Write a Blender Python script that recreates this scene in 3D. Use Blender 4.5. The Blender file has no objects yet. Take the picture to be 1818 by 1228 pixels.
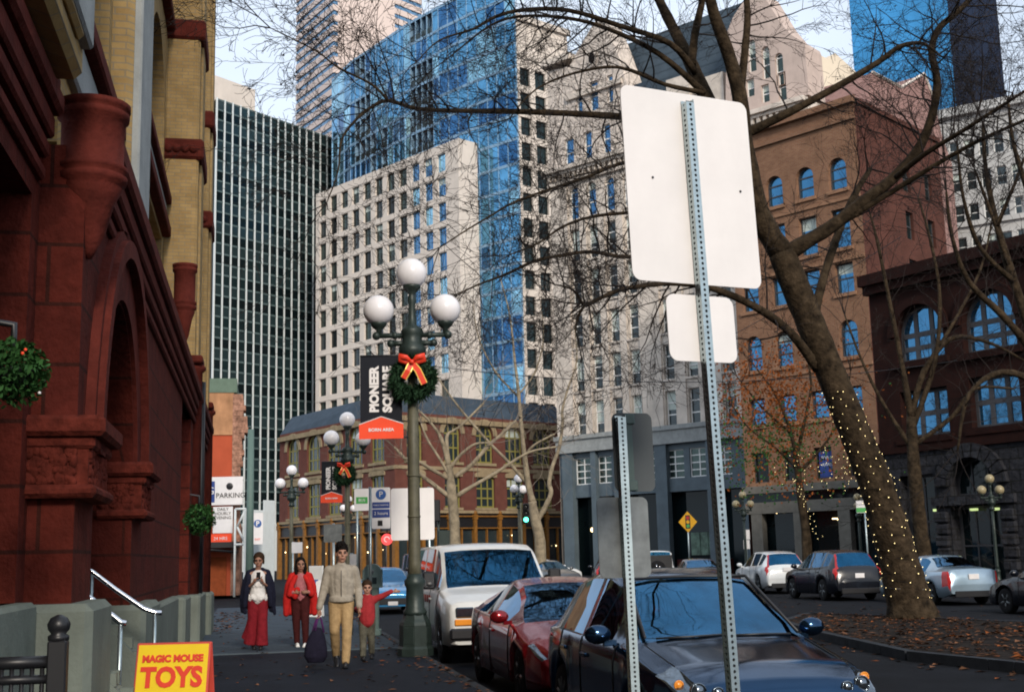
import bpy, math, random
from math import sin, cos, pi, radians as R, sqrt, atan2, atan
from mathutils import Vector as V, Matrix as Mx, geometry as geo, noise as mn
random.seed(7)
S = bpy.context.scene
COL = S.collection
# ---------------------------------------------------------------- camera
FP, RHO, PITCH, YAW, CH = 2200.0, .0244, atan(372/2200), R(11.73), 1.58
H2 = V((sin(YAW), cos(YAW), 0)); RT = V((cos(YAW), -sin(YAW), 0))
FW = H2*cos(PITCH) + V((0, 0, sin(PITCH))); UPV = V((0, 0, cos(PITCH))) - H2*sin(PITCH)
XC = RT*cos(RHO) - UPV*sin(RHO); YC = RT*sin(RHO) + UPV*cos(RHO)
CAM = V((0, 0, CH))
def ray(u, v): return FW + XC*((u-909)/FP) + YC*((614-v)/FP)
def proj(p):
    d = V(p)-CAM; z = d.dot(FW)
    return 909+FP*d.dot(XC)/z, 614-FP*d.dot(YC)/z
def gnd(u, v, z=0.0):
    r = ray(u, v); t = (z-CH)/r.z
    return CAM + r*t
def px(u, v, D):
    r = ray(u, v); return CAM + r*(D/r.dot(H2))
def zat(v, P):
    a, b = -50.0, 900.0
    for _ in range(50):
        m = (a+b)/2
        if proj((P[0], P[1], m))[1] > v: a = m
        else: b = m
    return (a+b)/2
# ---------------------------------------------------------------- mesh builder
class MB:
    def __init__(s): s.v = []; s.f = []; s.m = []; s.sm = []
    def add(s, vs, fs, m=0, sm=False):
        o = len(s.v); s.v += [tuple(q) for q in vs]
        for f in fs: s.f.append([i+o for i in f]); s.m.append(m); s.sm.append(sm)
        return s
    def box(s, x0, x1, y0, y1, z0, z1, m=0, b=0):
        if x0 > x1: x0, x1 = x1, x0
        if y0 > y1: y0, y1 = y1, y0
        if z0 > z1: z0, z1 = z1, z0
        if b > 0:
            b = min(b, (x1-x0)*.45, (y1-y0)*.45, (z1-z0)*.45)
            vs = []; 
            for i in range(8):
                X = (x0, x1)[i & 1]; Y = (y0, y1)[i >> 1 & 1]; Z = (z0, z1)[i >> 2 & 1]
                sx = b if i & 1 == 0 else -b; sy = b if i >> 1 & 1 == 0 else -b; sz = b if i >> 2 & 1 == 0 else -b
                vs += [(X, Y+sy, Z+sz), (X+sx, Y, Z+sz), (X+sx, Y+sy, Z)]
            fs = []
            for ax, quads in ((0, ((0, 4, 6, 2), (1, 3, 7, 5))), (1, ((0, 1, 5, 4), (2, 6, 7, 3))), (2, ((0, 2, 3, 1), (4, 5, 7, 6)))):
                for q in quads: fs.append([i*3+ax for i in q])
            for (i, j, a1, a2) in [(0,1,1,2),(2,3,1,2),(4,5,1,2),(6,7,1,2),(0,2,0,2),(1,3,0,2),(4,6,0,2),(5,7,0,2),(0,4,0,1),(1,5,0,1),(2,6,0,1),(3,7,0,1)]:
                fs.append([i*3+a1, j*3+a1, j*3+a2, i*3+a2])
            for i in range(8): fs.append([i*3, i*3+1, i*3+2])
            return s.add(vs, fs, m)
        vs = [(x, y, z) for z in (z0, z1) for y in (y0, y1) for x in (x0, x1)]
        return s.add(vs, [(0,2,3,1),(4,5,7,6),(0,1,5,4),(2,6,7,3),(0,4,6,2),(1,3,7,5)], m)
    def quad(s, a, b, c, d, m=0): return s.add([a, b, c, d], [(0, 1, 2, 3)], m)
    def tube(s, pts, rad, n=8, m=0, sm=True, cap=True, ell=None):
        pts = [V(p) for p in pts]; N = len(pts)
        if not hasattr(rad, '__len__'): rad = [rad]*N
        vs = []; up = None
        for i, p in enumerate(pts):
            t = (pts[min(i+1, N-1)]-pts[max(i-1, 0)])
            if t.length < 1e-9: t = V((0, 0, 1))
            t.normalize()
            if up is None: up = V((0, 1, 0)) if abs(t.y) < .9 else V((1, 0, 0))
            a = t.cross(up)
            if a.length < 1e-4: a = t.cross(V((1, 0, .3)))
            a.normalize(); b = a.cross(t).normalized(); up = b
            for k in range(n):
                w = 2*pi*k/n; ra = rad[i]; rb = ra*(ell or 1)
                vs.append(p + a*(ra*cos(w)) + b*(rb*sin(w)))
        fs = [(i*n+k, i*n+(k+1) % n, (i+1)*n+(k+1) % n, (i+1)*n+k) for i in range(N-1) for k in range(n)]
        if cap: fs += [tuple(range(n))[::-1], tuple(range((N-1)*n, N*n))]
        return s.add(vs, fs, m, sm)
    def lathe(s, prof, n=16, c=(0, 0, 0), m=0, sm=True, wob=0):
        vs = []; N = len(prof)
        for r, z in prof:
            for k in range(n):
                w = 2*pi*k/n; rr = r*(1+wob*(k % 2))
                vs.append((c[0]+rr*cos(w), c[1]+rr*sin(w), c[2]+z))
        fs = [(i*n+k, i*n+(k+1) % n, (i+1)*n+(k+1) % n, (i+1)*n+k) for i in range(N-1) for k in range(n)]
        fs += [tuple(range(n))[::-1], tuple(range((N-1)*n, N*n))]
        return s.add(vs, fs, m, sm)
    def ball(s, c, r, nu=16, nv=10, m=0, sq=(1, 1, 1), sm=True):
        vs = [(c[0], c[1], c[2]-r*sq[2])]
        for j in range(1, nv):
            t = -pi/2+pi*j/nv
            for k in range(nu): vs.append((c[0]+r*sq[0]*cos(t)*cos(2*pi*k/nu), c[1]+r*sq[1]*cos(t)*sin(2*pi*k/nu), c[2]+r*sq[2]*sin(t)))
        vs.append((c[0], c[1], c[2]+r*sq[2])); T = len(vs)-1
        fs = [(0, 1+(k+1) % nu, 1+k) for k in range(nu)]
        fs += [(1+j*nu+k, 1+j*nu+(k+1) % nu, 1+(j+1)*nu+(k+1) % nu, 1+(j+1)*nu+k) for j in range(nv-2) for k in range(nu)]
        fs += [(T, 1+(nv-2)*nu+k, 1+(nv-2)*nu+(k+1) % nu) for k in range(nu)]
        return s.add(vs, fs, m, sm)
    def prism(s, poly, y0, y1, m=0, ax='y'):
        # polygon in (x,z) CCW extruded along y (ax y), or (x,y) along z (ax z), or (y,z) along x
        def mk(a, b, t): return {'y': (a, t, b), 'z': (a, b, t), 'x': (t, a, b)}[ax]
        n = len(poly); vs = [mk(a, b, y0) for a, b in poly]+[mk(a, b, y1) for a, b in poly]
        return s.add(vs, [tuple(range(n)), tuple(range(2*n-1, n-1, -1))]+[(i, i+n, (i+1) % n+n, (i+1) % n) for i in range(n)], m)
    def merge(s, o, M=None, mo=0):
        M = M or Mx.Identity(4); k = len(s.v)
        s.v += [tuple(M @ V(q)) for q in o.v]
        s.f += [[i+k for i in f] for f in o.f]; s.m += [a+mo for a in o.m]; s.sm += o.sm
        return s
    def mesh(s, name, mats):
        me = bpy.data.meshes.new(name); me.from_pydata(s.v, [], s.f); me.update()
        for m in (mats if isinstance(mats, (list, tuple)) else [mats]): me.materials.append(m)
        if len(s.f) == len(me.polygons):
            me.polygons.foreach_set('material_index', s.m); me.polygons.foreach_set('use_smooth', s.sm)
        return me
MW = {}; LM = {}
def link(o, parent=None, M=None):
    COL.objects.link(o); M = M or Mx.Identity(4)
    if parent is not None: o.parent = parent; o.matrix_parent_inverse = Mx.Identity(4)
    o.matrix_local = M; LM[o.name] = M.copy(); MW[o.name] = (MW[parent.name] @ M) if parent is not None else M.copy()
    return o
def obj(name, mb, mats, parent=None, M=None, world=False):
    """links a mesh; world=True: the mesh is in world coordinates"""
    me = mb if isinstance(mb, bpy.types.Mesh) else mb.mesh(name, mats)
    o = bpy.data.objects.new(name, me)
    if world and parent is not None: M = MW[parent.name].inverted() @ (M or Mx.Identity(4))
    return link(o, parent, M)
def thing(name, label, cat, M=None, group=None, loc=None, rz=0):
    if M is None: M = Mx.Translation(V(loc or (0, 0, 0))) @ Mx.Rotation(rz, 4, 'Z')
    o = bpy.data.objects.new(name, None); o.empty_display_size = .2
    link(o, None, M); return tag(o, label, cat, group)
def tag(o, label, cat, group=None):
    o['label'] = label; o['category'] = cat
    if group: o['group'] = group
    return o
def struct(name, mb, mats, kind='structure', world=True):
    o = obj(name, mb, mats); o['kind'] = kind; return o
def dup(src, M, label=None, group=None):
    def rec(o, parent, ML):
        c = o.copy(); link(c, parent, ML)
        for ch in kids(o): rec(ch, c, LM[ch.name])
        return c
    r = rec(src, None, M)
    if label: r['label'] = label
    if group: r['group'] = group
    return r
def kids(o): return [c for c in S.objects if c.parent == o]
# ---------------------------------------------------------------- materials
def mat(name, col, rough=.8, metal=0.0, var=.12, scale=4.0, bump=0.0, bscale=30.0, spec=.5, emit=0, brick=None, coat=0, dirt=0, warp=None, alpha=1, trans=0, ior=1.45):
    m = bpy.data.materials.new(name); m.use_nodes = True
    nt = m.node_tree; N = nt.nodes; L = nt.links; b = N['Principled BSDF']
    if spec == .5 and rough >= .7: spec = .12
    b.inputs['Roughness'].default_value = rough; b.inputs['Metallic'].default_value = metal
    b.inputs['Specular IOR Level'].default_value = spec; b.inputs['Coat Weight'].default_value = coat
    b.inputs['Transmission Weight'].default_value = trans; b.inputs['IOR'].default_value = ior
    c4 = lambda c: (min(c[0], 1), min(c[1], 1), min(c[2], 1), 1)
    b.inputs['Base Color'].default_value = c4(col)
    tc = N.new('ShaderNodeTexCoord'); out = None
    if brick:
        bc, mc, bw, bh, ms = brick
        sp = N.new('ShaderNodeSeparateXYZ'); cb = N.new('ShaderNodeCombineXYZ'); L.new(tc.outputs['Object'], sp.inputs[0])
        ad = N.new('ShaderNodeMath'); ad.operation = 'ADD'; L.new(sp.outputs[0], ad.inputs[0]); L.new(sp.outputs[1], ad.inputs[1])
        L.new(ad.outputs[0], cb.inputs[0]); L.new(sp.outputs[2], cb.inputs[1])
        bt = N.new('ShaderNodeTexBrick'); L.new(cb.outputs[0], bt.inputs['Vector'])
        bt.inputs['Color1'].default_value = c4(col); bt.inputs['Color2'].default_value = c4(bc); bt.inputs['Mortar'].default_value = c4(mc)
        bt.inputs['Scale'].default_value = 1; bt.inputs['Brick Width'].default_value = bw; bt.inputs['Row Height'].default_value = bh; bt.inputs['Mortar Size'].default_value = ms
        out = bt.outputs['Color']
    if var > 0:
        n = N.new('ShaderNodeTexNoise'); n.inputs['Scale'].default_value = scale; n.inputs['Detail'].default_value = 6; n.inputs['Roughness'].default_value = .65
        L.new(tc.outputs['Object'], n.inputs['Vector'])
        r = N.new('ShaderNodeMapRange'); r.inputs[1].default_value = .3; r.inputs[2].default_value = .7; r.inputs[3].default_value = 1-var; r.inputs[4].default_value = 1+var
        L.new(n.outputs[0], r.inputs[0])
        mx = N.new('ShaderNodeMix'); mx.data_type = 'RGBA'; mx.blend_type = 'MULTIPLY'; mx.inputs[0].default_value = 1
        mx.inputs[6].default_value = c4(col)
        if out: L.new(out, mx.inputs[6])
        L.new(r.outputs[0], mx.inputs[7]); out = mx.outputs[2]
    if dirt:
        n = N.new('ShaderNodeTexNoise'); n.inputs['Scale'].default_value = .9; n.inputs['Detail'].default_value = 8; n.inputs['Roughness'].default_value = .7
        mp = N.new('ShaderNodeMapping'); mp.inputs['Scale'].default_value = (1.6, 1.6, .35); L.new(tc.outputs['Object'], mp.inputs[0]); L.new(mp.outputs[0], n.inputs['Vector'])
        r = N.new('ShaderNodeMapRange'); r.inputs[1].default_value = .45; r.inputs[2].default_value = .75; r.inputs[3].default_value = 0; r.inputs[4].default_value = dirt
        L.new(n.outputs[0], r.inputs[0])
        mx = N.new('ShaderNodeMix'); mx.data_type = 'RGBA'; L.new(r.outputs[0], mx.inputs[0]); mx.inputs[6].default_value = c4(col)
        if out: L.new(out, mx.inputs[6])
        mx.inputs[7].default_value = c4([q*.35 for q in col]); out = mx.outputs[2]
    if out: L.new(out, b.inputs['Base Color'])
    if emit:
        b.inputs['Emission Color'].default_value = c4(col); b.inputs['Emission Strength'].default_value = emit
    if bump:
        n = N.new('ShaderNodeTexNoise'); n.inputs['Scale'].default_value = bscale; n.inputs['Detail'].default_value = 5
        L.new(tc.outputs['Object'], n.inputs['Vector'])
        bp = N.new('ShaderNodeBump'); bp.inputs['Strength'].default_value = 1; bp.inputs['Distance'].default_value = bump
        L.new(n.outputs[0], bp.inputs['Height']); L.new(bp.outputs[0], b.inputs['Normal'])
    return m
# ---------------------------------------------------------------- facades
class Fac:
    """vertical plane from ground point A (left) to B (right); local x along, y into the building, z up"""
    def __init__(s, A, B, H=0):
        s.A = V((A[0], A[1], 0)); s.B = V((B[0], B[1], 0)); s.e = (s.B-s.A); s.L = s.e.length; s.e.normalize(); s.H = H
        s.n = V((-s.e.y, s.e.x, 0))
        s.M = Mx(((s.e.x, s.n.x, 0, s.A.x), (s.e.y, s.n.y, 0, s.A.y), (0, 0, 1, 0), (0, 0, 0, 1)))
    def sz(s, u, v):
        r = ray(u, v); t = (s.A-CAM).dot(s.n)/r.dot(s.n); p = CAM+r*t
        return (p-s.A).dot(s.e), p.z
    def T(s, x=0, y=0, z=0): return s.M @ Mx.Translation((x, y, z))
def fac_roof(u1, v1, u2, v2, D1):
    p = px(u1, v1, D1); r = ray(u2, v2); q = CAM + r*((p.z-CH)/r.z)
    return Fac(p, q, p.z)
def rect(x0, x1, z0, z1): return [(x0, z0), (x1, z0), (x1, z1), (x0, z1)]
def arch(x0, x1, z0, z1, n=10, rise=None):
    """z1 = apex; semicircular unless rise given"""
    r = (x1-x0)/2; c = (x0+x1)/2; h = r if rise is None else rise
    return [(x0, z0), (x1, z0)]+[(c+r*cos(pi*k/n), z1-h+h*sin(pi*k/n)) for k in range(n+1)]
def wall(mb, outer, holes, dep=.3, y=0.0, m=0, rm=None):
    vs = []; es = []
    for p in [outer]+holes:
        k = len(vs); vs += [V((a, b)) for a, b in p]; es += [(k+i, k+(i+1) % len(p)) for i in range(len(p))]
    r = geo.delaunay_2d_cdt(vs, es, [], 1, 1e-5)
    bb = [(min(a for a, _ in p), max(a for a, _ in p), min(b for _, b in p), max(b for _, b in p), p) for p in holes]
    def inside(c):
        for a0, a1, b0, b1, p in bb:
            if a0 < c[0] < a1 and b0 < c[1] < b1:
                k = False
                for q, t in zip(p, p[1:]+p[:1]):
                    if (q[1] > c[1]) != (t[1] > c[1]) and c[0] < (t[0]-q[0])*(c[1]-q[1])/(t[1]-q[1])+q[0]: k = not k
                if k: return True
        return False
    fs = [tuple(f) for f in r[2] if not inside(sum((r[0][i] for i in f), V((0, 0)))/len(f))]
    mb.add([(a.x, y, a.y) for a in r[0]], fs, m)
    for p in holes:
        n = len(p)
        mb.add([(a, y, b) for a, b in p]+[(a, y+dep, b) for a, b in p], [(i, i+n, (i+1) % n+n, (i+1) % n) for i in range(n)], m if rm is None else rm)
    return mb
def pane(poly, nx=1, nz=2, fw=.06, fd=.06, blind=0.0, bm=2, bars=.035):
    """window mesh, origin at hole corner: 0 frame, 1 glass, 2 blind; lies in y 0..fd"""
    mb = MB(); xs = [p[0] for p in poly]; zs = [p[1] for p in poly]; x0, x1, z0, z1 = min(xs), max(xs), min(zs), max(zs)
    n = len(poly); cx, cz = (x0+x1)/2, (z0+z1)/2
    inn = [(cx+(a-cx)*(1-2*fw/(x1-x0)), cz+(b-cz)*(1-2*fw/(z1-z0))) for a, b in poly]
    mb.add([(a, 0, b) for a, b in poly]+[(a, 0, b) for a, b in inn]+[(a, fd, b) for a, b in inn],
           [(i, (i+1) % n, (i+1) % n+n, i+n) for i in range(n)]+[(i+n, (i+1) % n+n, (i+1) % n+2*n, i+2*n) for i in range(n)], 0)
    mb.add([(a, fd*.8, b) for a, b in inn], [tuple(range(n))], 1)
    def top(x):
        if n == 4: return z1-fw
        r = (x1-x0)/2; zz = z1-r if n > 5 else z1
        return min(z1-fw, zz+sqrt(max(0, r*r-(x-cx)**2)))
    for i in range(1, nx):
        x = x0+(x1-x0)*i/nx; mb.box(x-bars, x+bars, fd*.15, fd*.75, z0+fw, top(x)-.01)
    zt = z1 if n == 4 else z1-(x1-x0)/2+.0001
    for j in range(1, nz):
        z = z0+(zt-z0)*j/nz + (0 if n == 4 or j < nz-1 or nz > 2 else 0)
        mb.box(x0+fw, x1-fw, fd*.1, fd*.7, z-bars, z+bars)
    if n > 4 and nz > 1: mb.box(x0+fw, x1-fw, fd*.1, fd*.7, zt-bars, zt+bars)
    if blind > 0: mb.add([(x0+fw, fd*.72, z1-fw-(z1-z0)*blind), (x1-fw, fd*.72, z1-fw-(z1-z0)*blind), (x1-fw, fd*.72, z1-fw), (x0+fw, fd*.72, z1-fw)], [(0, 1, 2, 3)], bm)
    return mb
def text(body, size, mtl, parent, M, ext=.004, off=0.0, al='CENTER', name='lettering', sx=1.0, world=False, spacing=1.0):
    c = bpy.data.curves.new(name, 'FONT'); c.body = body; c.size = size; c.extrude = ext; c.offset = off; c.align_x = al; c.align_y = 'CENTER'; c.resolution_u = 3
    c.space_character = spacing
    t = bpy.data.objects.new('tmp', c); COL.objects.link(t)
    me = bpy.data.meshes.new_from_object(t.evaluated_get(bpy.context.evaluated_depsgraph_get())); me.name = name
    bpy.data.objects.remove(t); bpy.data.curves.remove(c)
    for v in me.vertices: v.co = (v.co.x*sx, -v.co.z, v.co.y)      # stands upright facing -y
    me.materials.clear(); me.materials.append(mtl)
    o = bpy.data.objects.new(name, me)
    if world and parent is not None: M = MW[parent.name].inverted() @ M
    return link(o, parent, M)
def bake(o):
    """apply modifiers"""
    bpy.context.view_layer.update()
    me = bpy.data.meshes.new_from_object(o.evaluated_get(bpy.context.evaluated_depsgraph_get()))
    o.modifiers.clear(); o.data = me; return o
# ---------------------------------------------------------------- palette
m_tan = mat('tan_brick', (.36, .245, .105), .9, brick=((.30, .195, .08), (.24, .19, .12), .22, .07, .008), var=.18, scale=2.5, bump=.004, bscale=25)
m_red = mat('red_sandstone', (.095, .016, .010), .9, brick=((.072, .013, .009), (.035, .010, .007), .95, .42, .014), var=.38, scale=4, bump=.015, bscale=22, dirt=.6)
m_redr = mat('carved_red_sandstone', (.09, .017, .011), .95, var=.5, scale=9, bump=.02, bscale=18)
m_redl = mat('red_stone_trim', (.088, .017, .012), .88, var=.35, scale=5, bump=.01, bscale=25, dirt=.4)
m_pale = mat('pale_stone', (.30, .315, .31), .85, var=.15, scale=3, bump=.006, dirt=.35)  # also paints skylight onto the pier fronts
m_plinth = mat('painted_plinth', (.15, .17, .145), .7, var=.15, scale=3, dirt=.4, bump=.004)
m_dark = mat('dark_interior', (.012, .011, .012), .9, var=0)
m_asph = mat('asphalt', (.009, .010, .013), .85, var=.3, scale=1.2, bump=.004, bscale=120, dirt=.4)
m_walk = mat('sidewalk_asphalt', (.010, .013, .020), .75, var=.35, scale=.9, bump=.003, bscale=90, dirt=.4)
m_conc = mat('pale_concrete', (.045, .060, .077), .8, var=.2, scale=1.5, bump=.003, bscale=60, dirt=.35)
m_kerb = mat('kerb_stone', (.032, .036, .042), .8, var=.3, scale=3, bump=.004)
m_glass = mat('blue_window_glass', (.07, .19, .36), .06, metal=.85, var=.3, scale=.35)
m_glassd = mat('dark_window_glass', (.03, .045, .05), .05, metal=.3, var=.3, scale=.4, spec=.8)
m_glassg = mat('green_window_glass', (.05, .075, .07), .08, metal=.6, var=.4, scale=.5)
m_white = mat('white_paint', (.72, .72, .70), .6, var=.06)
m_cream = mat('cream_concrete', (.62, .55, .485), .85, var=.08, scale=.4, dirt=.12)
m_green = mat('dark_green_iron', (.022, .034, .03), .45, var=.25, scale=8, bump=.002, metal=.2)
m_bronze = mat('weathered_pole_paint', (.085, .08, .05), .55, var=.35, scale=6, bump=.002, dirt=.4)
m_globe = mat('white_globe', (.78, .76, .78), .25, var=.03, spec=.5)
m_steel = mat('galvanised_steel', (.40, .47, .48), .36, metal=.92, var=.15, scale=18)
m_alum = mat('bare_aluminium', (.14, .155, .16), .5, metal=.3, var=.35, scale=7, dirt=.4)
m_signw = mat('white_sign_back', (.75, .725, .72), .5, var=.05, scale=3, dirt=.09)
m_black = mat('black_paint', (.012, .012, .014), .4, var=.1)
m_rubber = mat('tyre_rubber', (.015, .015, .016), .8, var=.2, scale=20)
m_chrome = mat('chrome', (.7, .7, .72), .12, metal=1, var=0)
m_lamp = mat('headlamp_glass', (.16, .19, .22), .06, metal=.9, var=.3, scale=12)
m_amber = mat('amber_lens', (.7, .25, .03), .2, var=.1)
m_tail = mat('red_tail_lens', (.45, .02, .02), .15, var=.1)
m_carglass = mat('car_glass', (.032, .155, .30), .015, metal=1, var=.25, scale=2.5)
def glassify(m, fac=.62):
    nt = m.node_tree; b = nt.nodes['Principled BSDF']; o = nt.nodes['Material Output']; tr = nt.nodes.new('ShaderNodeBsdfTransparent'); tr.inputs[0].default_value = (.38, .46, .48, 1)
    mx = nt.nodes.new('ShaderNodeMixShader'); lw = nt.nodes.new('ShaderNodeLayerWeight'); lw.inputs[0].default_value = .35
    mr = nt.nodes.new('ShaderNodeMapRange'); mr.inputs[3].default_value = fac*.75; mr.inputs[4].default_value = 1; nt.links.new(lw.outputs['Facing'], mr.inputs[0]); nt.links.new(mr.outputs[0], mx.inputs[0])
    nt.links.new(tr.outputs[0], mx.inputs[1]); nt.links.new(b.outputs[0], mx.inputs[2]); nt.links.new(mx.outputs[0], o.inputs[0])
glassify(m_carglass)
m_blind = mat('pale_blind', (.46, .52, .48), .8, var=.12)
m_orange = mat('orange_red_banner', (.85, .09, .04), .7, var=.05)
m_bannerk = mat('black_banner', (.018, .02, .026), .8, var=.1)
m_redbow = mat('red_ribbon', (.75, .05, .02), .5, var=.1, scale=20)
m_gold = mat('gold_ribbon_edge', (.8, .55, .12), .4, metal=.3, var=.1)
m_fir = mat('fir_sprigs', (.018, .045, .022), .8, var=.4, scale=20)
m_leafg = mat('green_foliage', (.035, .10, .028), .7, var=.4, scale=10)
m_bark = mat('plane_bark', (.040, .028, .017), .95, var=.8, scale=4.5, bump=.05, bscale=11, dirt=.7)
m_barkl = mat('pale_bark', (.25, .205, .14), .9, var=.45, scale=3, bump=.01, bscale=12)
m_twig = mat('dark_twigs', (.022, .018, .017), .9, var=.3)
m_leafo = mat('autumn_leaves', (.21, .062, .016), .8, var=.5, scale=6)
m_leafb = mat('fallen_leaves', (.065, .030, .015), .85, var=.6, scale=5)
m_light = mat('fairy_bulb', (1, .78, .35), .5, var=0, emit=2.2)
m_warm = mat('warm_lamp', (1, .72, .35), .5, var=0, emit=4)
m_yell = mat('yellow_sign', (.72, .36, .0), .5, var=.04)
m_tl_g = mat('green_signal', (.1, 1, .6), .4, var=0, emit=3)
m_navy = mat('navy_print', (.02, .05, .22), .6, var=.05)
m_blue = mat('blue_print', (.03, .10, .32), .6, var=.05)
m_grn = mat('green_print', (.06, .35, .08), .6, var=.05)
m_yellowframe = mat('ochre_painted_wood', (.20, .085, .012), .6, var=.35, scale=4)
m_olive = mat('olive_window_frame', (.20, .18, .045), .6, var=.15)
m_lbrick = mat('low_building_brick', (.115, .029, .021), .9, brick=((.105, .027, .021), (.16, .1, .08), .3, .1, .012), var=.2, scale=1.5)
m_slate = mat('slate_roof', (.042, .060, .082), .7, var=.2, scale=1.2)
m_greyst = mat('grey_stone', (.60, .53, .46), .85, var=.2, scale=.9, dirt=.4, bump=.01, bscale=3)
m_greyorn = mat('carved_grey_stone', (.56, .49, .43), .9, var=.35, scale=2.2, bump=.15, bscale=2.6)
m_greysh = mat('grey_blue_shopfront', (.085, .115, .135), .6, var=.2, scale=1)
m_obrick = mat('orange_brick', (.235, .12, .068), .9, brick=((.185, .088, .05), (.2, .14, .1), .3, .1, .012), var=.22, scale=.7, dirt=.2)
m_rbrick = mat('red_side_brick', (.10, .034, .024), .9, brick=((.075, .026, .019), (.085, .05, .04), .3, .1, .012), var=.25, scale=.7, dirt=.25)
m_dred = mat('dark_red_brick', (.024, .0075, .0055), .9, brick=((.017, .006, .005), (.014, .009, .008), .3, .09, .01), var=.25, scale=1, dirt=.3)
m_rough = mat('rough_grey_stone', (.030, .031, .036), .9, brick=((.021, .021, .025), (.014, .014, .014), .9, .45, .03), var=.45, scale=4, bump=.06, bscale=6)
# ---------------------------------------------------------------- camera, sun, sky
cd = bpy.data.cameras.new('camera'); cam = bpy.data.objects.new('camera', cd); COL.objects.link(cam)
cd.sensor_width = 36; cd.lens = FP/1818*36; cd.clip_end = 3000; cd.clip_start = .1
Zc = -FW
cam.matrix_world = Mx(((XC.x, YC.x, Zc.x, 0), (XC.y, YC.y, Zc.y, 0), (XC.z, YC.z, Zc.z, CH), (0, 0, 0, 1)))
S.camera = cam
SUN_EL, SUN_AZ = R(27), R(176)        # azimuth clockwise from +Y: behind the camera, a little to the right
w = bpy.data.worlds.new('World'); S.world = w; w.use_nodes = True
nt = w.node_tree; bg = nt.nodes['Background']
sky = nt.nodes.new('ShaderNodeTexSky'); sky.sky_type = 'NISHITA'; sky.sun_disc = False
sky.sun_elevation = SUN_EL; sky.sun_rotation = SUN_AZ; sky.air_density = 1.0; sky.dust_density = 2.0; sky.ozone_density = 1.0
# thin high cloud: mixes the blue sky towards an even pale white
tc = nt.nodes.new('ShaderNodeTexCoord'); nz = nt.nodes.new('ShaderNodeTexNoise'); nz.inputs['Scale'].default_value = 2.2; nz.inputs['Detail'].default_value = 6
mp = nt.nodes.new('ShaderNodeMapping'); mp.inputs['Scale'].default_value = (1, 1, 2.5)
nt.links.new(tc.outputs['Generated'], mp.inputs[0]); nt.links.new(mp.outputs[0], nz.inputs['Vector'])
mr = nt.nodes.new('ShaderNodeMapRange'); mr.inputs[1].default_value = .3; mr.inputs[2].default_value = .65; mr.inputs[3].default_value = .55; mr.inputs[4].default_value = .9
nt.links.new(nz.outputs[0], mr.inputs[0])
mx = nt.nodes.new('ShaderNodeMix'); mx.data_type = 'RGBA'
nt.links.new(mr.outputs[0], mx.inputs[0]); nt.links.new(sky.outputs[0], mx.inputs[6]); mx.inputs[7].default_value = (8.2, 9.2, 10.6, 1)
nt.links.new(mx.outputs[2], bg.inputs[0]); bg.inputs[1].default_value = .085
sd = bpy.data.lights.new('sun', 'SUN'); sun = bpy.data.objects.new('sun', sd); COL.objects.link(sun)
sd.energy = 2.0; sd.angle = R(10); sd.color = (1, .90, .78)
to_sun = V((sin(SUN_AZ)*cos(SUN_EL), cos(SUN_AZ)*cos(SUN_EL), sin(SUN_EL)))
sun.rotation_euler = to_sun.to_track_quat('Z', 'Y').to_euler()
S.view_settings.view_transform = 'Standard'; S.view_settings.look = 'None'; S.view_settings.exposure = .58; S.view_settings.gamma = 1
S.render.engine = 'CYCLES'; S.cycles.filter_width = 1.9
# ================================================================ ground
KX = 2.78; RZ = -.15
mb = MB(); mb.add([(-900, -300, RZ), (900, -300, RZ), (900, 900, RZ), (-900, 900, RZ)], [(0, 1, 2, 3)]); struct('road', mb, m_asph)
mb = MB(); 
def slab(mb, poly, z0, z1):
    n = len(poly); mb.add([(a, b, z1) for a, b in poly]+[(a, b, z0) for a, b in poly], [tuple(range(n))]+[((i+1) % n, i, i+n, (i+1) % n+n) for i in range(n)])
slab(mb, [(-9, -12), (KX-.16, -12), (KX-.16, 46), (-9, 46)], RZ, 0); struct('sidewalk', mb, m_walk)
mb = MB(); y = -12.0
while y < 46: mb.box(KX-.16, KX, y, y+2.38, RZ-.02, .004, b=.015); y += 2.4
struct('kerb', mb, m_kerb)
YB = gnd(500, 1156).y
mb = MB(); rn = random.Random(3); y = YB
while y < 45.5:
    x = -1.3
    while x < KX-.3: mb.box(x, min(x+1.32, KX-.2), y, y+1.62, -.02, .004+rn.random()*.003); x += 1.34
    y += 1.64
struct('sidewalk_paving', mb, m_conc)
mb = MB(); mb.box(-1.3, KX-.2, YB-.30, YB-.02, -.02, .006); struct('sidewalk_band', mb, mat('pale_band_stone', (.09, .115, .128), .8, var=.15, scale=3))
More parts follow.
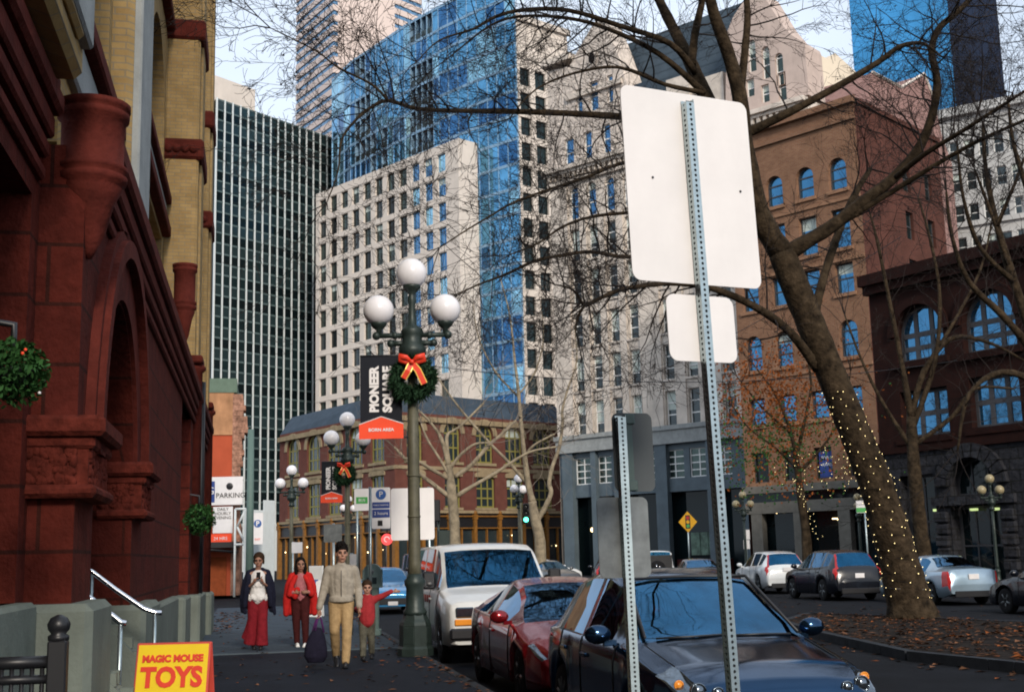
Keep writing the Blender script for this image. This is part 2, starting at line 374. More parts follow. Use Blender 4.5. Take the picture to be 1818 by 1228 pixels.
# leaf covered tree island
i0 = gnd(1395, 1112, -.0); IP = [gnd(u, v, 0) for u, v in ((1395, 1100), (1470, 1121), (1625, 1154), (1818, 1173), (2150, 1205), (2080, 1112), (1730, 1099), (1560, 1091), (1440, 1087))]
mb = MB(); slab(mb, [(p.x, p.y) for p in IP], RZ, -.02); struct('tree_island', mb, mat('dark_soil', (.018, .014, .012), .95, var=.6, scale=2, bump=.02, bscale=15))
mb = MB()
for a, b in zip(IP, IP[1:]+IP[:1]):
    d = (b-a); L_ = d.length; d.normalize(); n_ = V((d.y, -d.x, 0)); k = 0.0
    while k < L_-.05:
        e_ = min(k+1.8, L_); p, q = a+d*k, a+d*(e_-.02); w_ = n_*.16
        mb.add([(p.x, p.y, RZ-.01), (q.x, q.y, RZ-.01), (q.x+w_.x, q.y+w_.y, RZ-.01), (p.x+w_.x, p.y+w_.y, RZ-.01), (p.x, p.y, .0), (q.x, q.y, .0), (q.x+w_.x, q.y+w_.y, .0), (p.x+w_.x, p.y+w_.y, .0)],
               [(3, 2, 1, 0), (4, 5, 6, 7), (0, 1, 5, 4), (1, 2, 6, 5), (2, 3, 7, 6), (3, 0, 4, 7)]); k += 1.8
struct('island_kerb', mb, m_kerb)
# fallen leaves
mb = MB(); rn = random.Random(11)
def leaf(x, y, z, s):
    a = rn.uniform(0, 6.28); t = rn.uniform(-.35, .35); c, q = cos(a)*s, sin(a)*s
    mb.add([(x-c, y-q, z+.004), (x-q*.6, y+c*.6, z+.01+abs(t)*s), (x+c, y+q, z+.006), (x+q*.6, y-c*.6, z+.008+abs(t)*s*.5)], [(0, 3, 2, 1)], rn.choice((0, 0, 0, 0, 0, 0, 0, 1, 2, 2)))
def inpoly(x, y):
    c = False
    for a, b in zip(IP, IP[1:]+IP[:1]):
        if (a.y > y) != (b.y > y) and x < (b.x-a.x)*(y-a.y)/(b.y-a.y)+a.x: c = not c
    return c
xs = [p.x for p in IP]; ys = [p.y for p in IP]; n = 0
while n < 2600:
    x, y = rn.uniform(min(xs)-.6, max(xs)), rn.uniform(min(ys)-.8, max(ys)+.3)
    if inpoly(x, y): leaf(x, y, -.02 + rn.random()*.03, rn.choice((.03, .045, .06, .085))*rn.uniform(.8, 1.2)); n += 1
    elif rn.random() < .25: leaf(x, y, RZ+.003, rn.uniform(.05, .1)); n += 1
for _ in range(420):
    x, y = rn.uniform(-1.2, KX), rn.uniform(9, 42); leaf(x, y, .008, rn.uniform(.03, .065))
for _ in range(260): leaf(KX-abs(rn.gauss(0, .25))-.05, rn.uniform(9, 40), .008, rn.uniform(.03, .065))
for _ in range(150): leaf(rn.gauss(-.7, .3), rn.uniform(30, 42), .008, rn.uniform(.05, .08))
for _ in range(300): leaf(rn.uniform(5, 24), rn.uniform(24, 40), RZ+.003, rn.uniform(.04, .09))
o = struct('fallen_leaves', mb, [m_leafb, m_leafo, mat('pale_fallen_leaves', (.16, .075, .04), .8, var=.6, scale=6)], kind='stuff')
# ================================================================ buildings beyond the street
def bldg(name, label, F, group=None):
    return thing(name, label, 'building', F.M, group)
def put(name, mb, mats, root, F, y=0.0, x=0.0, z=0.0): return obj(name, mb, mats, root, F.T(x, y, z), world=True)
WC = {}
def wins(root, F, polys, mats, y=.2, nx=1, nz=2, fw=.07, blinds=None, name='window', fd=.06, bars=.035):
    """one window object per opening; openings of the same size share a mesh"""
    for i, p in enumerate(polys):
        x0 = min(a for a, b in p); z0 = min(b for a, b in p); w = max(a for a, b in p)-x0; h = max(b for a, b in p)-z0
        bl = 0 if blinds is None else blinds[i % len(blinds)]
        k = (root.name, round(w, 2), round(h, 2), len(p), nx, nz, bl, mats[1].name)
        if k not in WC: WC[k] = pane([(a-x0, b-z0) for a, b in p], nx, nz, fw, fd, bl, bars=bars).mesh(name, mats)
        put(name, WC[k], None, root, F, y, x0, z0)
def solid(mb, F, x0, x1, z0, z1, dep, m=0, y=0.0):
    """side, back and top faces closing a block behind a facade"""
    mb.add([(x0, y, z0), (x0, y, z1), (x0, y+dep, z1), (x0, y+dep, z0)], [(0, 1, 2, 3)], m)
    mb.add([(x1, y, z0), (x1, y, z1), (x1, y+dep, z1), (x1, y+dep, z0)], [(3, 2, 1, 0)], m)
    mb.add([(x0, y, z1), (x1, y, z1), (x1, y+dep, z1), (x0, y+dep, z1)], [(0, 1, 2, 3)], m)
    mb.add([(x0, y+dep, z0), (x1, y+dep, z0), (x1, y+dep, z1), (x0, y+dep, z1)], [(3, 2, 1, 0)], m)
def curtain(x0, x1, z0, z1, nx, nz, ng, seed, mul=.12, sp=.25, mdep=.25, dark=(), y=0.0, slab=None):
    """glass panels (materials 0..ng-1, chosen per panel) and a separate grid of mullions and floor edges"""
    rn = random.Random(seed); g = MB(); f = MB(); dx = (x1-x0)/nx; dz = (z1-z0)/nz
    for j in range(nz):
        run = rn.randrange(ng)
        for i in range(nx):
            if rn.random() < .35: run = rn.randrange(ng)
            xa, xb, za, zb = x0+i*dx, x0+(i+1)*dx, z0+j*dz, z0+(j+1)*dz
            if (i, j) in dark:
                d = 1.6
                f.add([(xa, y, za), (xb, y, za), (xb, y+d, za), (xa, y+d, za)], [(0, 1, 2, 3)], 1); f.add([(xa, y, zb), (xb, y, zb), (xb, y+d, zb), (xa, y+d, zb)], [(3, 2, 1, 0)], 1)
                f.add([(xa, y, za), (xa, y, zb), (xa, y+d, zb), (xa, y+d, za)], [(3, 2, 1, 0)], 1); f.add([(xb, y, za), (xb, y, zb), (xb, y+d, zb), (xb, y+d, za)], [(0, 1, 2, 3)], 1)
                f.add([(xa, y+d, za), (xb, y+d, za), (xb, y+d, zb), (xa, y+d, zb)], [(0, 1, 2, 3)], 2)
                f.box(xa, xb, y-.02, y+.03, za+dz*.08, za+dz*.33, 3)
                continue
            t = [rn.uniform(-.012, .012) for _ in range(2)]
            g.add([(xa, y+t[0], za), (xb, y+t[1], za), (xb, y-t[0], zb), (xa, y-t[1], zb)], [(0, 1, 2, 3)], run)
    for i in range(nx+1): f.box(x0+i*dx-mul/2, x0+i*dx+mul/2, y-mdep, y+.1, z0, z1+.3)
    for j in range(nz+1): f.box(x0, x1, y-.08, y+.06, z0+j*dz-sp/2, z0+j*dz+sp/2, 0 if slab is None else slab)
    return g, f
# glass kinds; the blue tones carry painted mottled sky reflections
g_b1 = mat('mid_reflection_glass', (.11, .32, .52), .05, metal=.9, var=.45, scale=.25)
g_b2 = mat('pale_reflection_glass', (.30, .56, .70), .06, metal=.85, var=.45, scale=.2)
g_b3 = mat('deep_reflection_glass', (.045, .16, .34), .05, metal=.85, var=.25, scale=.15)
g_k1 = mat('black_green_glass', (.006, .012, .014), .04, metal=.2, var=.3, scale=.1, spec=.35)
g_k2 = mat('teal_spandrel_glass', (.022, .040, .044), .15, metal=.3, var=.2, scale=.1)
g_k3 = mat('dim_green_glass', (.012, .026, .028), .05, metal=.3, var=.3, scale=.1, spec=.4)
m_mul = mat('white_mullion', (.62, .66, .66), .5, var=.05)
m_bmul = mat('blue_grey_mullion', (.22, .36, .50), .5, metal=.3, var=.1)
# ---- dark office tower with white mullions
F = fac_roof(385, 176, 592, 247, 205); rt = bldg('office_tower', 'dark glass office tower with close white vertical mullions', F)
g, f = curtain(0, F.L, 8, F.H, 16, 40, 3, 3, .27, .3, .14, slab=1)
# alternate spandrel rows
for k in range(len(g.m)):
    row = k//16
    if row % 2: g.m[k] = 1
    else: g.m[k] = 0 if g.m[k] != 2 else 2
put('glass_wall', g, [g_k1, g_k2, g_k3], rt, F); put('mullion_grid', f, [m_mul, mat('grey_floor_edge', (.075, .11, .112), .5, var=.15)], rt, F)
mb = MB(); solid(mb, F, 0, F.L, 0, F.H, 25, 0, .12); mb.add([(0, .12, 0), (F.L, .12, 0), (F.L, .12, 8), (0, .12, 8)], [(0, 1, 2, 3)], 0); put('tower_body', mb, [g_k1], rt, F)
a, zt = F.sz(457, 158); mb = MB(); mb.box(-6, a, .6, 16, F.H-.2, zt, 0); put('roof_plant', mb, [m_cream], rt, F)
mb = MB()
for i in range(17): mb.box(F.L*i/16-.4, F.L*i/16+.4, -.5, .3, 0, 8, 0)
put('ground_column', mb, [m_mul], rt, F)
# ---- striped tower far behind
m_strw = mat('pinkish_white_panel', (.64, .53, .48), .8, var=.05, scale=.1)
m_strb = mat('blue_ribbon_window', (.14, .27, .42), .15, metal=.5, var=.2, scale=.1)
p0 = px(592.5, 180, 400); z0 = p0.z; zt = px(592.5, -120, 400).z
Fl = Fac((0, 0), (1, 0)); 
def same_level(u, v, z): r = ray(u, v); return CAM + r*((z-CH)/r.z)
q = same_level(525.5, 228, z0); r_ = same_level(751, 229, z0)
Fl = Fac(q, p0); Fr = Fac(p0, r_); rt = bldg('striped_tower', 'tall pale tower with horizontal blue window stripes rising behind', Fl)
for F_, nm, m1 in ((Fl, 'stripe_wall', m_strb), (Fr, 'stripe_wall', m_strb)):
    w_ = MB(); g_ = MB(); z = 60.0
    while z < zt:
        w_.box(0, F_.L, -.25, .4, z, z+2.15); g_.add([(0, .1, z+2.15), (F_.L, .1, z+2.15), (F_.L, .1, z+3.75), (0, .1, z+3.75)], [(0, 1, 2, 3)]); z += 3.75
    put(nm, w_, [m_strw], rt, F_); put('window_band', g_, [m1], rt, F_)
mb = MB(); mb.box(.5, Fl.L-.5, .5, 24, 0, zt); put('tower_body', mb, [m_strw], rt, Fl)
# ---- condominium: cream grid, blue glass curve, glass shaft and cream wing
F = fac_roof(561, 345, 813, 245, 205); rt = bldg('condo_tower', 'cream and blue glass tower with a square window grid and curved top', F)
cols = [(567, 579), (586, 599), (605, 618), (625, 639), (645, 658), (665, 679), (687, 701), (709, 722), (731, 745), (753, 768), (779, 794)]
cs = [(F.sz(a, 500)[0], F.sz(b, 500)[0]) for a, b in cols]
sx = [(a+b)/2 for a, b in cs]; st = (sx[-1]-sx[0])/10; w_ = st*.62
ztop = F.sz(786, 272)[1]; zr = (F.sz(786, 272)[1]-F.sz(786, 448)[1])/4; hh = zr*.74
polys = []; late = []
for j in range(14):
    for i in range(11):
        c = sx[0]+st*i; p = rect(c-w_/2, c+w_/2, ztop-j*zr-hh, ztop-j*zr); polys.append((i, j, p))
mb = MB(); wall(mb, rect(0, F.L, 0, F.H), [p for _, _, p in polys], .45); solid(mb, F, 0, F.L, 0, F.H, 18)
for j in range(15):
    mb.box(0.02, F.L-.02, -.06, .0, ztop-j*zr+.12, ztop-j*zr+.3)
put('grid_wall', mb, [m_cream], rt, F)
main = [(i, j, p) for i, j, p in polys if j < 9]; rest = [p for i, j, p in polys if j >= 9]
for i, j, p in main:
    gm = m_glass if (i*3+j*7) % 11 < 8 and i >= 8 else (g_b2 if i >= 8 else (m_glassg, g_k3, m_glassg, m_glassd, g_k1)[(i*5+j*j*3+i*j) % 5])
    wins(rt, F, [p], [m_bmul if i >= 8 else m_black, gm, m_blind], .35, 2, 1, .09, [(0, .0, 0, .3, 0, .0)[(i*7+j*5) % 6]], bars=.05)
mb = MB()
for p in rest:
    x0, z0_ = p[0]; mb.merge(pane([(a-x0, b-z0_) for a, b in p], 2, 1, .09, .06, 0), Mx.Translation((x0, .35, z0_)))
o = put('lower_windows', mb, [m_black, m_glassg], rt, F); o['kind'] = 'stuff'
pts = [(590, 143), (622, 112), (658, 88), (728, 41), (778, 14), (845, -20), (912, -50)]
P0 = px(*pts[0], 216); ring = [P0]+[same_level(u, v, P0.z) for u, v in pts[1:]]
HT = P0.z; zb = F.H-2
spec_ = [(3, {(0, 0)}, 0), (4, {(1, 9), (2, 9), (1, 8), (1, 6), (2, 6), (1, 4), (2, 4), (1, 2), (2, 2)}, 0), (7, {(1, 1), (2, 1), (6, 2)}, 0), (5, {(1, 10), (2, 10), (3, 10), (1, 7), (2, 7), (3, 7), (1, 5), (2, 5), (3, 5), (1, 3), (2, 3), (3, 3)}, 0), (4, set(), 0), (4, set(), 0)]
nfl = int((HT-zb)/3.7)
BALC = [(u, v) for u in (635, 645, 654) for v in (132, 182, 212, 248, 275)]+[(u, v) for u in (738, 748, 758, 768) for v in (56, 134, 178, 196, 224, 246)]+[(u, v) for u in (664, 680) for v in (262, 284)]
for k in range(6):
    A, B = ring[k], ring[k+1]; f_ = Fac(A, B); n_, dk, _ = spec_[k]
    low = zb if k < 4 else 6.0
    nf = nfl if k < 4 else int((HT-low)/3.7)
    dk2 = dk
    dk2 = set()
    for u, v in BALC:
        if pts[k][0] < u < pts[k+1][0]: s_, z_ = f_.sz(u, v); dk2.add((int(s_/(f_.L/n_)), int((z_-low)/((HT-low)/nf))))
    g, fr = curtain(0, f_.L, low, HT, n_, nf, 4, 20+k, .14, .45, .12, dk2)
    put('glass_wall', g, [g_b1, g_b3, g_b2, g_b1], rt, f_); put('mullion_grid', fr, [m_bmul, m_bmul, m_dark, g_k2], rt, f_)
mb = MB(); vs = [(p.x, p.y) for p in ring]; bk = [(p+H2*14) for p in ring]
mb.add([(p.x, p.y, HT) for p in ring]+[(p.x, p.y, HT) for p in bk[::-1]], [tuple(range(14))])
mb.add([(p.x, p.y, 0) for p in (ring[0], bk[0])]+[(p.x, p.y, HT) for p in (bk[0], ring[0])], [(0, 1, 2, 3)])
obj('roof', mb, [g_k2], rt, world=True)
Fw = fac_roof(914, 22, 1006, 52, 176)
polys = []; nz_ = 17; zt0 = Fw.sz(938, 200)[1]; dz = (Fw.sz(938, 254)[1]-Fw.sz(938, 388)[1])/3
for j in range(int(zt0/dz)+3):
    z1 = Fw.sz(938, 254)[1]+dz*(3-j)
    if z1 < 8: continue
    for c0, c1 in ((930, 948), (957, 976), (984, 999)): polys.append(rect(Fw.sz(c0, 400)[0], Fw.sz(c1, 400)[0], z1-dz*.72, z1))
mb = MB(); wall(mb, rect(0, Fw.L, 0, Fw.H), polys, .5); solid(mb, Fw, 0, Fw.L, 0, Fw.H, 12)
mb.box(-.3, Fw.L+.3, -.5, 0, Fw.H-1.2, Fw.H-.3); put('wing_wall', mb, [m_cream], rt, Fw)
mb = MB()
for p in polys:
    x0, z0_ = p[0]; mb.merge(pane([(a-x0, b-z0_) for a, b in p], 2, 1, .09, .06, 0), Mx.Translation((x0, .35, z0_)))
o = put('wing_windows', mb, [m_black, g_k3], rt, Fw); o['kind'] = 'stuff'
# ---- far blue tower upper right
p0 = px(1690, 100, 380); q = same_level(1517, 128, p0.z); r_ = same_level(1779, 112, p0.z); zt = px(1690, -260, 380).z
Fl = Fac(q, p0); Fr = Fac(p0, r_); rt = bldg('blue_glass_tower', 'tall smooth glass tower with a bright blue and a dark face', Fl)
g_sky = mat('sky_reflection_face_glass', (.055, .25, .47), .12, metal=.8, var=.3, scale=.05)  # sky reflection painted into the bright face's colour
g_nav = mat('shaded_face_glass', (.01, .016, .035), .12, metal=.1, spec=.2, var=.2, scale=.05)  # same tower's shaded face, its darkness painted into the colour
for F_, gm, nx in ((Fl, g_sky, 12), (Fr, g_nav, 8)):
    g, fr = curtain(0, F_.L, 30, zt, nx, int((zt-30)/4), 1, 9, .1, .12, .06)
    put('glass_wall', g, [gm], rt, F_); put('mullion_grid', fr, [gm, gm, gm, gm], rt, F_)
mb = MB(); mb.box(1, Fl.L-1, 1, 30, 0, zt); put('tower_body', mb, [g_nav], rt, Fl)
# ---- pale stepped building behind the gable
F = fac_roof(1405, 84, 1530, 122, 130); rt = bldg('stepped_building', 'pale cream blank wall with a stepped parapet behind the grey gable', F)
z1, z2 = F.H, F.H+1.5
mb = MB(); out = [(0, 0), (F.L*1.3, 0), (F.L*1.3, z1-2.6), (F.L*.9, z1-.6), (F.L*.62, z1+.9), (F.L*.5, z1-.1), (F.L*.3, z1+.3), (F.L*.25, z1-.5), (0, z1)]
mb.prism(out, 0, 12); put('wall', mb, [mat('pale_cream_wall', (.66, .57, .45), .9, var=.08, scale=.3, dirt=.15)], rt, F)
mb = MB(); mb.box(0, F.L*.9, -.12, 0, F.H-6, F.H-5.6); put('string_course', mb, [m_cream], rt, F)
# ---- dusky pink gabled building behind the orange brick
F = fac_roof(1545, 128, 1690, 215, 100); rt = bldg('gabled_building', 'dusky pink brick building with a notched gable parapet', F)
pix = [(1640, 133), (1600, 157), (1548, 130)]
mb = MB(); pp = [F.sz(*p) for p in ((1525, 260), (1548, 130), (1600, 157), (1640, 133), (1660, 185), (1672, 240), (1690, 290))]
mb.prism([(pp[0][0], 0), (pp[-1][0], 0)]+pp[:0:-1]+[pp[0]], 0, 10)
put('wall', mb, [mat('dusky_pink_brick', (.30, .17, .15), .9, var=.25, scale=.8, dirt=.2, brick=((.26, .14, .125), (.28, .2, .18), .3, .1, .012))], rt, F)
mb = MB()
for a, b in zip(pp[1:5], pp[2:5]): mb.tube([(a[0], -.05, a[1]+.1), (b[0], -.05, b[1]+.1)], .14, 4, sm=False)
put('coping', mb, [m_cream], rt, F)
# ---- pale building at the far right behind the bare tree
F = fac_roof(1664, 196, 1800, 168, 120); F2 = Fac(F.B, F.B+RT*14+H2*5); rt = bldg('pale_building', 'pale grey masonry block behind the bare tree at far right', F)
polys = []; 
for j in range(9):
    for i in range(5): polys.append(rect(.8+i*F.L/5.2, .8+i*F.L/5.2+.95, F.H-3.6-j*3.3-1.9, F.H-3.6-j*3.3))
mb = MB(); wall(mb, rect(0, F.L+2, 0, F.H), polys, .3); solid(mb, F, 0, F.L+2, 0, F.H, 14); mb.box(-.4, F.L+2.4, -.6, 0, F.H-1.1, F.H-.2); mb.box(-.2, F.L+2.2, -.3, 0, F.H-12.5, F.H-12)
m_pg = mat('pale_grey_masonry', (.46, .46, .45), .9, var=.15, scale=.5, dirt=.3); put('wall', mb, [m_pg], rt, F)
wins(rt, F, polys, [m_white, m_glassd, m_blind], .2, 1, 2, .07, (0, .3, 0, 0))
mb = MB(); mb.box(0, F2.L, 0, 12, 0, F.H-2); put('side_wall', mb, [m_pg], rt, F2)
# ================================================================ buildings along the street
# ---- low brick corner block with yellow shopfronts
p0 = px(700, 730, 106); q = same_level(497, 772, p0.z); r_ = same_level(1004, 752, p0.z)
Fl = Fac(q, p0, p0.z); Fr = Fac(p0, r_, p0.z); EH = p0.z
rt = bldg('brick_corner_building', 'low red brick corner building with arched olive windows and ochre shopfronts', Fl)
m_buff = mat('buff_stone_trim', (.27, .21, .13), .9, var=.2, scale=2)
def lowside(F, ups, lows):
    zu = (F.sz(557, 837)[1], F.sz(557, 771)[1]); zl = (F.sz(557, 917)[1], F.sz(557, 857)[1])
    if F is Fr: zu = (F.sz(862, 822)[1], F.sz(862, 754)[1]); zl = (F.sz(863, 901)[1], F.sz(863, 845)[1])
    au = [arch(a, b, zu[0], zu[1]) for a, b in ups]; al = [arch(a, b, zl[0], zl[1], rise=.25) for a, b in lows]
    mb = MB(); zs = zl[0]-.5
    wall(mb, rect(0, F.L, zs, EH), au+al, .35)
    put('brick_wall', mb, [m_lbrick], rt, F)
    tr = MB()
    for (a, b) in ups:      # buff arched surrounds
        c = (a+b)/2; r1 = (b-a)/2+.05; r2 = r1+.45; zc = zu[1]-(b-a)/2
        ring1 = [(c+r1*cos(pi*k/12), zc+r1*sin(pi*k/12)) for k in range(13)]; ring2 = [(c+r2*cos(pi*k/12), zc+r2*sin(pi*k/12)) for k in range(13)]
        for k in range(12): tr.prism([ring1[k], ring2[k], ring2[k+1], ring1[k+1]], -.1, .1)
        tr.box(a-.3, b+.3, -.12, .1, zu[0]-.25, zu[0])
    for a, b in lows: tr.prism(arch(a-.2, b+.2, zl[1]-.1, zl[1]+.45, rise=.3), -.1, .1); tr.box(a-.2, b+.2, -.12, .1, zl[0]-.22, zl[0])
    tr.box(0, F.L, -.1, .05, zu[0]-.75, zu[0]-.45); tr.box(0, F.L, -.3, .05, EH-.75, EH-.3); tr.box(0, F.L, -.14, .05, zs, zs+.25)
    put('stone_trim', tr, [m_buff], rt, F)
    wins(rt, F, au+al, [m_olive, m_glassd, m_blind], .2, 3, 2, .16, (0, 0, 0, .25, 0), bars=.07)
    # shopfront: ochre posts, dark fascia and glass
    sf = MB(); n = max(3, int(F.L/2.6)); 
    for i in range(n+1):
        x = F.L*i/n; sf.box(x-.17, x+.17, -.16, .25, -.15, zs-.55); sf.box(x-.24, x+.24, -.22, .25, zs-.55, zs-.1)
        sf.ball((x, -.1, zs+.05), .2, 10, 6)
    sf.box(0, F.L, -.1, .2, zs-1.35, zs-1.25); sf.box(0, F.L, -.12, .2, zs-.32, zs-.2)
    for i in range(n):
        x = F.L*(i+.5)/n; sf.box(x-.06, x+.06, -.02, .2, -.15, zs-1.3)
    put('shopfront_frame', sf, [m_yellowframe], rt, F)
    g_ = MB(); g_.add([(0, .22, -.15), (F.L, .22, -.15), (F.L, .22, zs-1.2), (0, .22, zs-1.2)], [(0, 1, 2, 3)]); put('shop_window', g_, [m_glassd], rt, F)
    g_ = MB(); g_.box(0, F.L, .05, .3, zs-1.27, zs, 0); put('fascia', g_, [m_black], rt, F)
    # warm lamps inside the shop
    l_ = MB(); rn = random.Random(5)
    for i in range(n): l_.ball((F.L*(i+.5)/n+rn.uniform(-.8, .8), -.08, zs-1.6-rn.random()*1.5), rn.uniform(.03, .07), 8, 5)
    put('shop_lamps', l_, [m_warm], rt, F)
    return zs
cl = lambda F, ps, v: [(F.sz(a, v)[0], F.sz(b, v)[0]) for a, b in ps]
zs = lowside(Fl, cl(Fl, [(510, 530), (545, 568), (581, 605), (620, 643), (658, 682)], 800), cl(Fl, [(511, 530), (546, 568), (582, 605), (621, 643), (658, 682)], 880))
lowside(Fr, cl(Fr, [(722, 750), (788, 817), (845, 875), (897, 927), (946, 977)], 790), cl(Fr, [(725, 752), (790, 818), (846, 879), (900, 930), (949, 981)], 870))
mb = MB(); A, B, C_ = Fl.A, Fr.A, Fr.B; up_ = 1.9
def inn(p, d): return V((p.x, p.y, 0))+H2*d
mb.add([(A.x, A.y, EH), (B.x, B.y, EH), (C_.x, C_.y, EH)]+[(*(inn(A, 1.4)+RT*.9).xy, EH+up_), (*inn(B, 1.5).xy, EH+up_), (*(inn(C_, 1.4)-RT*.9).xy, EH+up_)]+[(*inn(A, 22).xy, EH+up_), (*inn(C_, 22).xy, EH+up_)],
       [(0, 1, 4, 3), (1, 2, 5, 4), (3, 4, 5, 7, 6)])
mb.add([(A.x, A.y, 0), (A.x, A.y, EH), (*inn(A, 22).xy, EH), (*inn(A, 22).xy, 0)], [(0, 1, 2, 3)]); obj('slate_roof', mb, [m_slate], rt, world=True)
m_golds = mat('gilt_letters', (.65, .42, .12), .4, metal=.3, var=.05)
# ---- grey stone building with carved gables
F = fac_roof(977, 307, 1103, 270, 104); zc = F.H
B_ = F.sz(1432, 172)[0]; F = Fac(F.A, F.A+F.e*B_, zc)
rt = bldg('grey_stone_building', 'tall pale grey stone building with carved gables above rows of sash windows', F)
colp = [(1024, 1039), (1054, 1071), (1088, 1106), (1122, 1141)]
cs = [(F.sz(a, 740)[0], F.sz(b, 740)[0]) for a, b in colp]; wd = sum(b-a for a, b in cs)/4; stp = ((cs[3][0]+cs[3][1])-(cs[0][0]+cs[0][1]))/6
c0 = (cs[0][0]+cs[0][1])/2; c5 = sum(F.sz(1190, 720)[i]*0 for i in (0,))+F.sz(1191, 720)[0]; c6 = F.sz(1233, 720)[0]
cents = [c0+stp*i for i in range(4)]+[c5, c6]+[c6+(c5-c0-3*stp)+stp*i for i in range(3)]
cents = [c for c in cents if c+wd/2 < F.L-.3]
zr1 = F.sz(1097, 705)[1]; zr = (F.sz(1097, 545)[1]-zr1)/2; hh = (F.sz(1097, 627)[1]-F.sz(1097, 688)[1])
zcb = F.sz(1000, 781)[1]; rows = [zr1+zr*k for k in range(0, 5)]; rows = [z for z in rows if z < zc-4.2]
polys = []; 
for z in rows:
    for c in cents: polys.append(rect(c-wd/2, c+wd/2, z-hh, z))
za = F.sz(1046, 323)[1]
arcs = [arch(c-wd/2, c+wd/2, za-hh*1.05, za) for c in cents]
mb = MB(); wall(mb, rect(0, F.L, zcb, zc), polys+arcs, .4)
put('stone_wall', mb, [m_greyst], rt, F)
tr = MB()
for z in rows+[za]:
    for c in cents: tr.box(c-wd/2-.15, c+wd/2+.15, -.14, .1, z-hh*(1 if z != za else 1.05)-.16, z-hh*(1 if z != za else 1.05))
for z in rows:                                   # flat pilaster strips between windows
    pass
for i, c in enumerate(cents[:-1]):
    m_ = (c+cents[i+1])/2; hw = (cents[i+1]-c-wd)/2-.12
    tr.box(m_-hw, m_+hw, -.13, 0, zcb+.3, rows[-1]+.9)
tr.box(.05, cents[0]-wd/2-.15, -.16, 0, zcb+.3, zc-.9)
put('stone_trim', tr, [m_greyst], rt, F)
wins(rt, F, polys, [m_white, m_glassd, m_blind], .28, 1, 3, .08, (.35, .6, 0, .75, .5, 0, .3, 0, .45, .65, .2), bars=.05)
wins(rt, F, arcs, [m_white, m_glass, m_blind], .28, 1, 2, .08, (0, .2, 0), bars=.05)
co = MB(); co.box(-.5, F.L+.1, -.75, 0, zc-.35, zc); co.box(-.35, F.L+.1, -.5, 0, zc-.6, zc-.35); co.box(-.2, F.L, -.28, 0, zc-1.5, zc-1.2)
n = int(F.L/.55)
for i in range(n): co.box(i*.55, i*.55+.26, -.42, 0, zc-1.0, zc-.6)
put('cornice', co, [m_greyst], rt, F)
# left dormer gable, right gable, slate roof
def gable(pix, holes, m, name='gable_wall'):
    pl = [F.sz(*p) for p in pix]; pl = [(min(max(a, -.4), F.L+.4), b) for a, b in pl]
    b_ = MB(); wall(b_, pl, holes, .35, -.02); 
    n = len(pl); b_.add([(a, -.02, z) for a, z in pl]+[(a, 2.5, z) for a, z in pl], [(i, (i+1) % n, (i+1) % n+n, i+n) for i in range(n)])
    put(name, b_, [m], rt, F); return pl
def pw(u0, u1, v0, v1): 
    um = (u0+u1)/2; a, b = F.sz(um, (v0+v1)/2); h = F.sz(um, v0)[1]-F.sz(um, v1)[1]; w_ = F.sz(u1, (v0+v1)/2)[0]-F.sz(u0, (v0+v1)/2)[0]
    return rect(a-w_/2, a+w_/2, F.sz(um, v1)[1], F.sz(um, v0)[1])
h1 = [pw(1003, 1019, 246, 296), pw(1037, 1051, 233, 283), pw(1070, 1084, 220, 271), pw(1023, 1034, 158, 200), pw(1047, 1062, 144, 196), pw(1078, 1088, 133, 182)]
gp = gable([(974, 309), (1123, 263), (1121, 190), (1116, 160), (1104, 122), (1094, 92), (1078, 52), (1068, 30), (1058, 36), (1042, 62), (1026, 90), (1011, 118), (972, 128)], h1, m_greyorn)
wins(rt, F, h1, [m_white, m_glass, m_blind], .2, 1, 2, .07, bars=.045)
mb = MB(); a, b = F.sz(1052, 104); mb.prism([(a+.55*cos(k*pi/8), b+.8*sin(k*pi/8)) for k in range(16)], -.12, .05); put('roundel', mb, [m_greyorn], rt, F)
mb = MB(); mb.prism([(a+.32*cos(k*pi/8), b+.5*sin(k*pi/8)) for k in range(16)], -.15, -.08); put('round_window', mb, [m_dark], rt, F)
mb = MB(); a0, b0 = F.sz(1008, 172); a1, b1 = F.sz(1100, 134); mb.box(a0, a1+.3, -.3, 0, b0-.45, b0); put('gable_ledge', mb, [m_greyst], rt, F); mb = MB(); a2 = F.sz(966, 95)[0]; a3, b3 = F.sz(1016, 95)
mb.box(a2, a3, -.55, 1.5, b3-.6, b3); put('gable_ledge', mb, [m_greyst], rt, F)
h2 = [arch(*[(lambda q: (q[0][0], q[1][0], q[0][1], q[2][1]))(pw(u0, u1, v0, v1))][0]) for u0, u1, v0, v1 in ((1328, 1342, 70, 128), (1353, 1367, 82, 140), (1377, 1391, 94, 152))]+[pw(1325, 1339, 140, 172), pw(1352, 1366, 150, 182), pw(1382, 1396, 128, 180)]
gable([(1288, 215), (1436, 168), (1429, 82), (1426, 75), (1404, 62), (1385, 40), (1352, -14), (1335, -20), (1302, 30), (1290, 60)], h2, mat('pinkish_stucco', (.50, .40, .35), .9, var=.12, scale=.7, dirt=.2))
wins(rt, F, h2, [m_white, m_glassg, m_blind], .2, 1, 2, .07, (.4, .3, 0), bars=.045)
mb = MB(); s0 = F.sz(1112, 200)[0]; s1 = F.L; zR = F.sz(1200, -30)[1]
s2 = F.sz(1300, 100)[0]; zR = F.sz(1200, 8)[1]
mb.add([(0, 1.2, zc), (s2, 1.2, zc), (s2, 3.6, zR), (0, 3.6, zR), (0, 6.0, zc), (s2, 6.0, zc)], [(0, 1, 2, 3), (3, 2, 5, 4), (0, 3, 4), (1, 5, 2)])
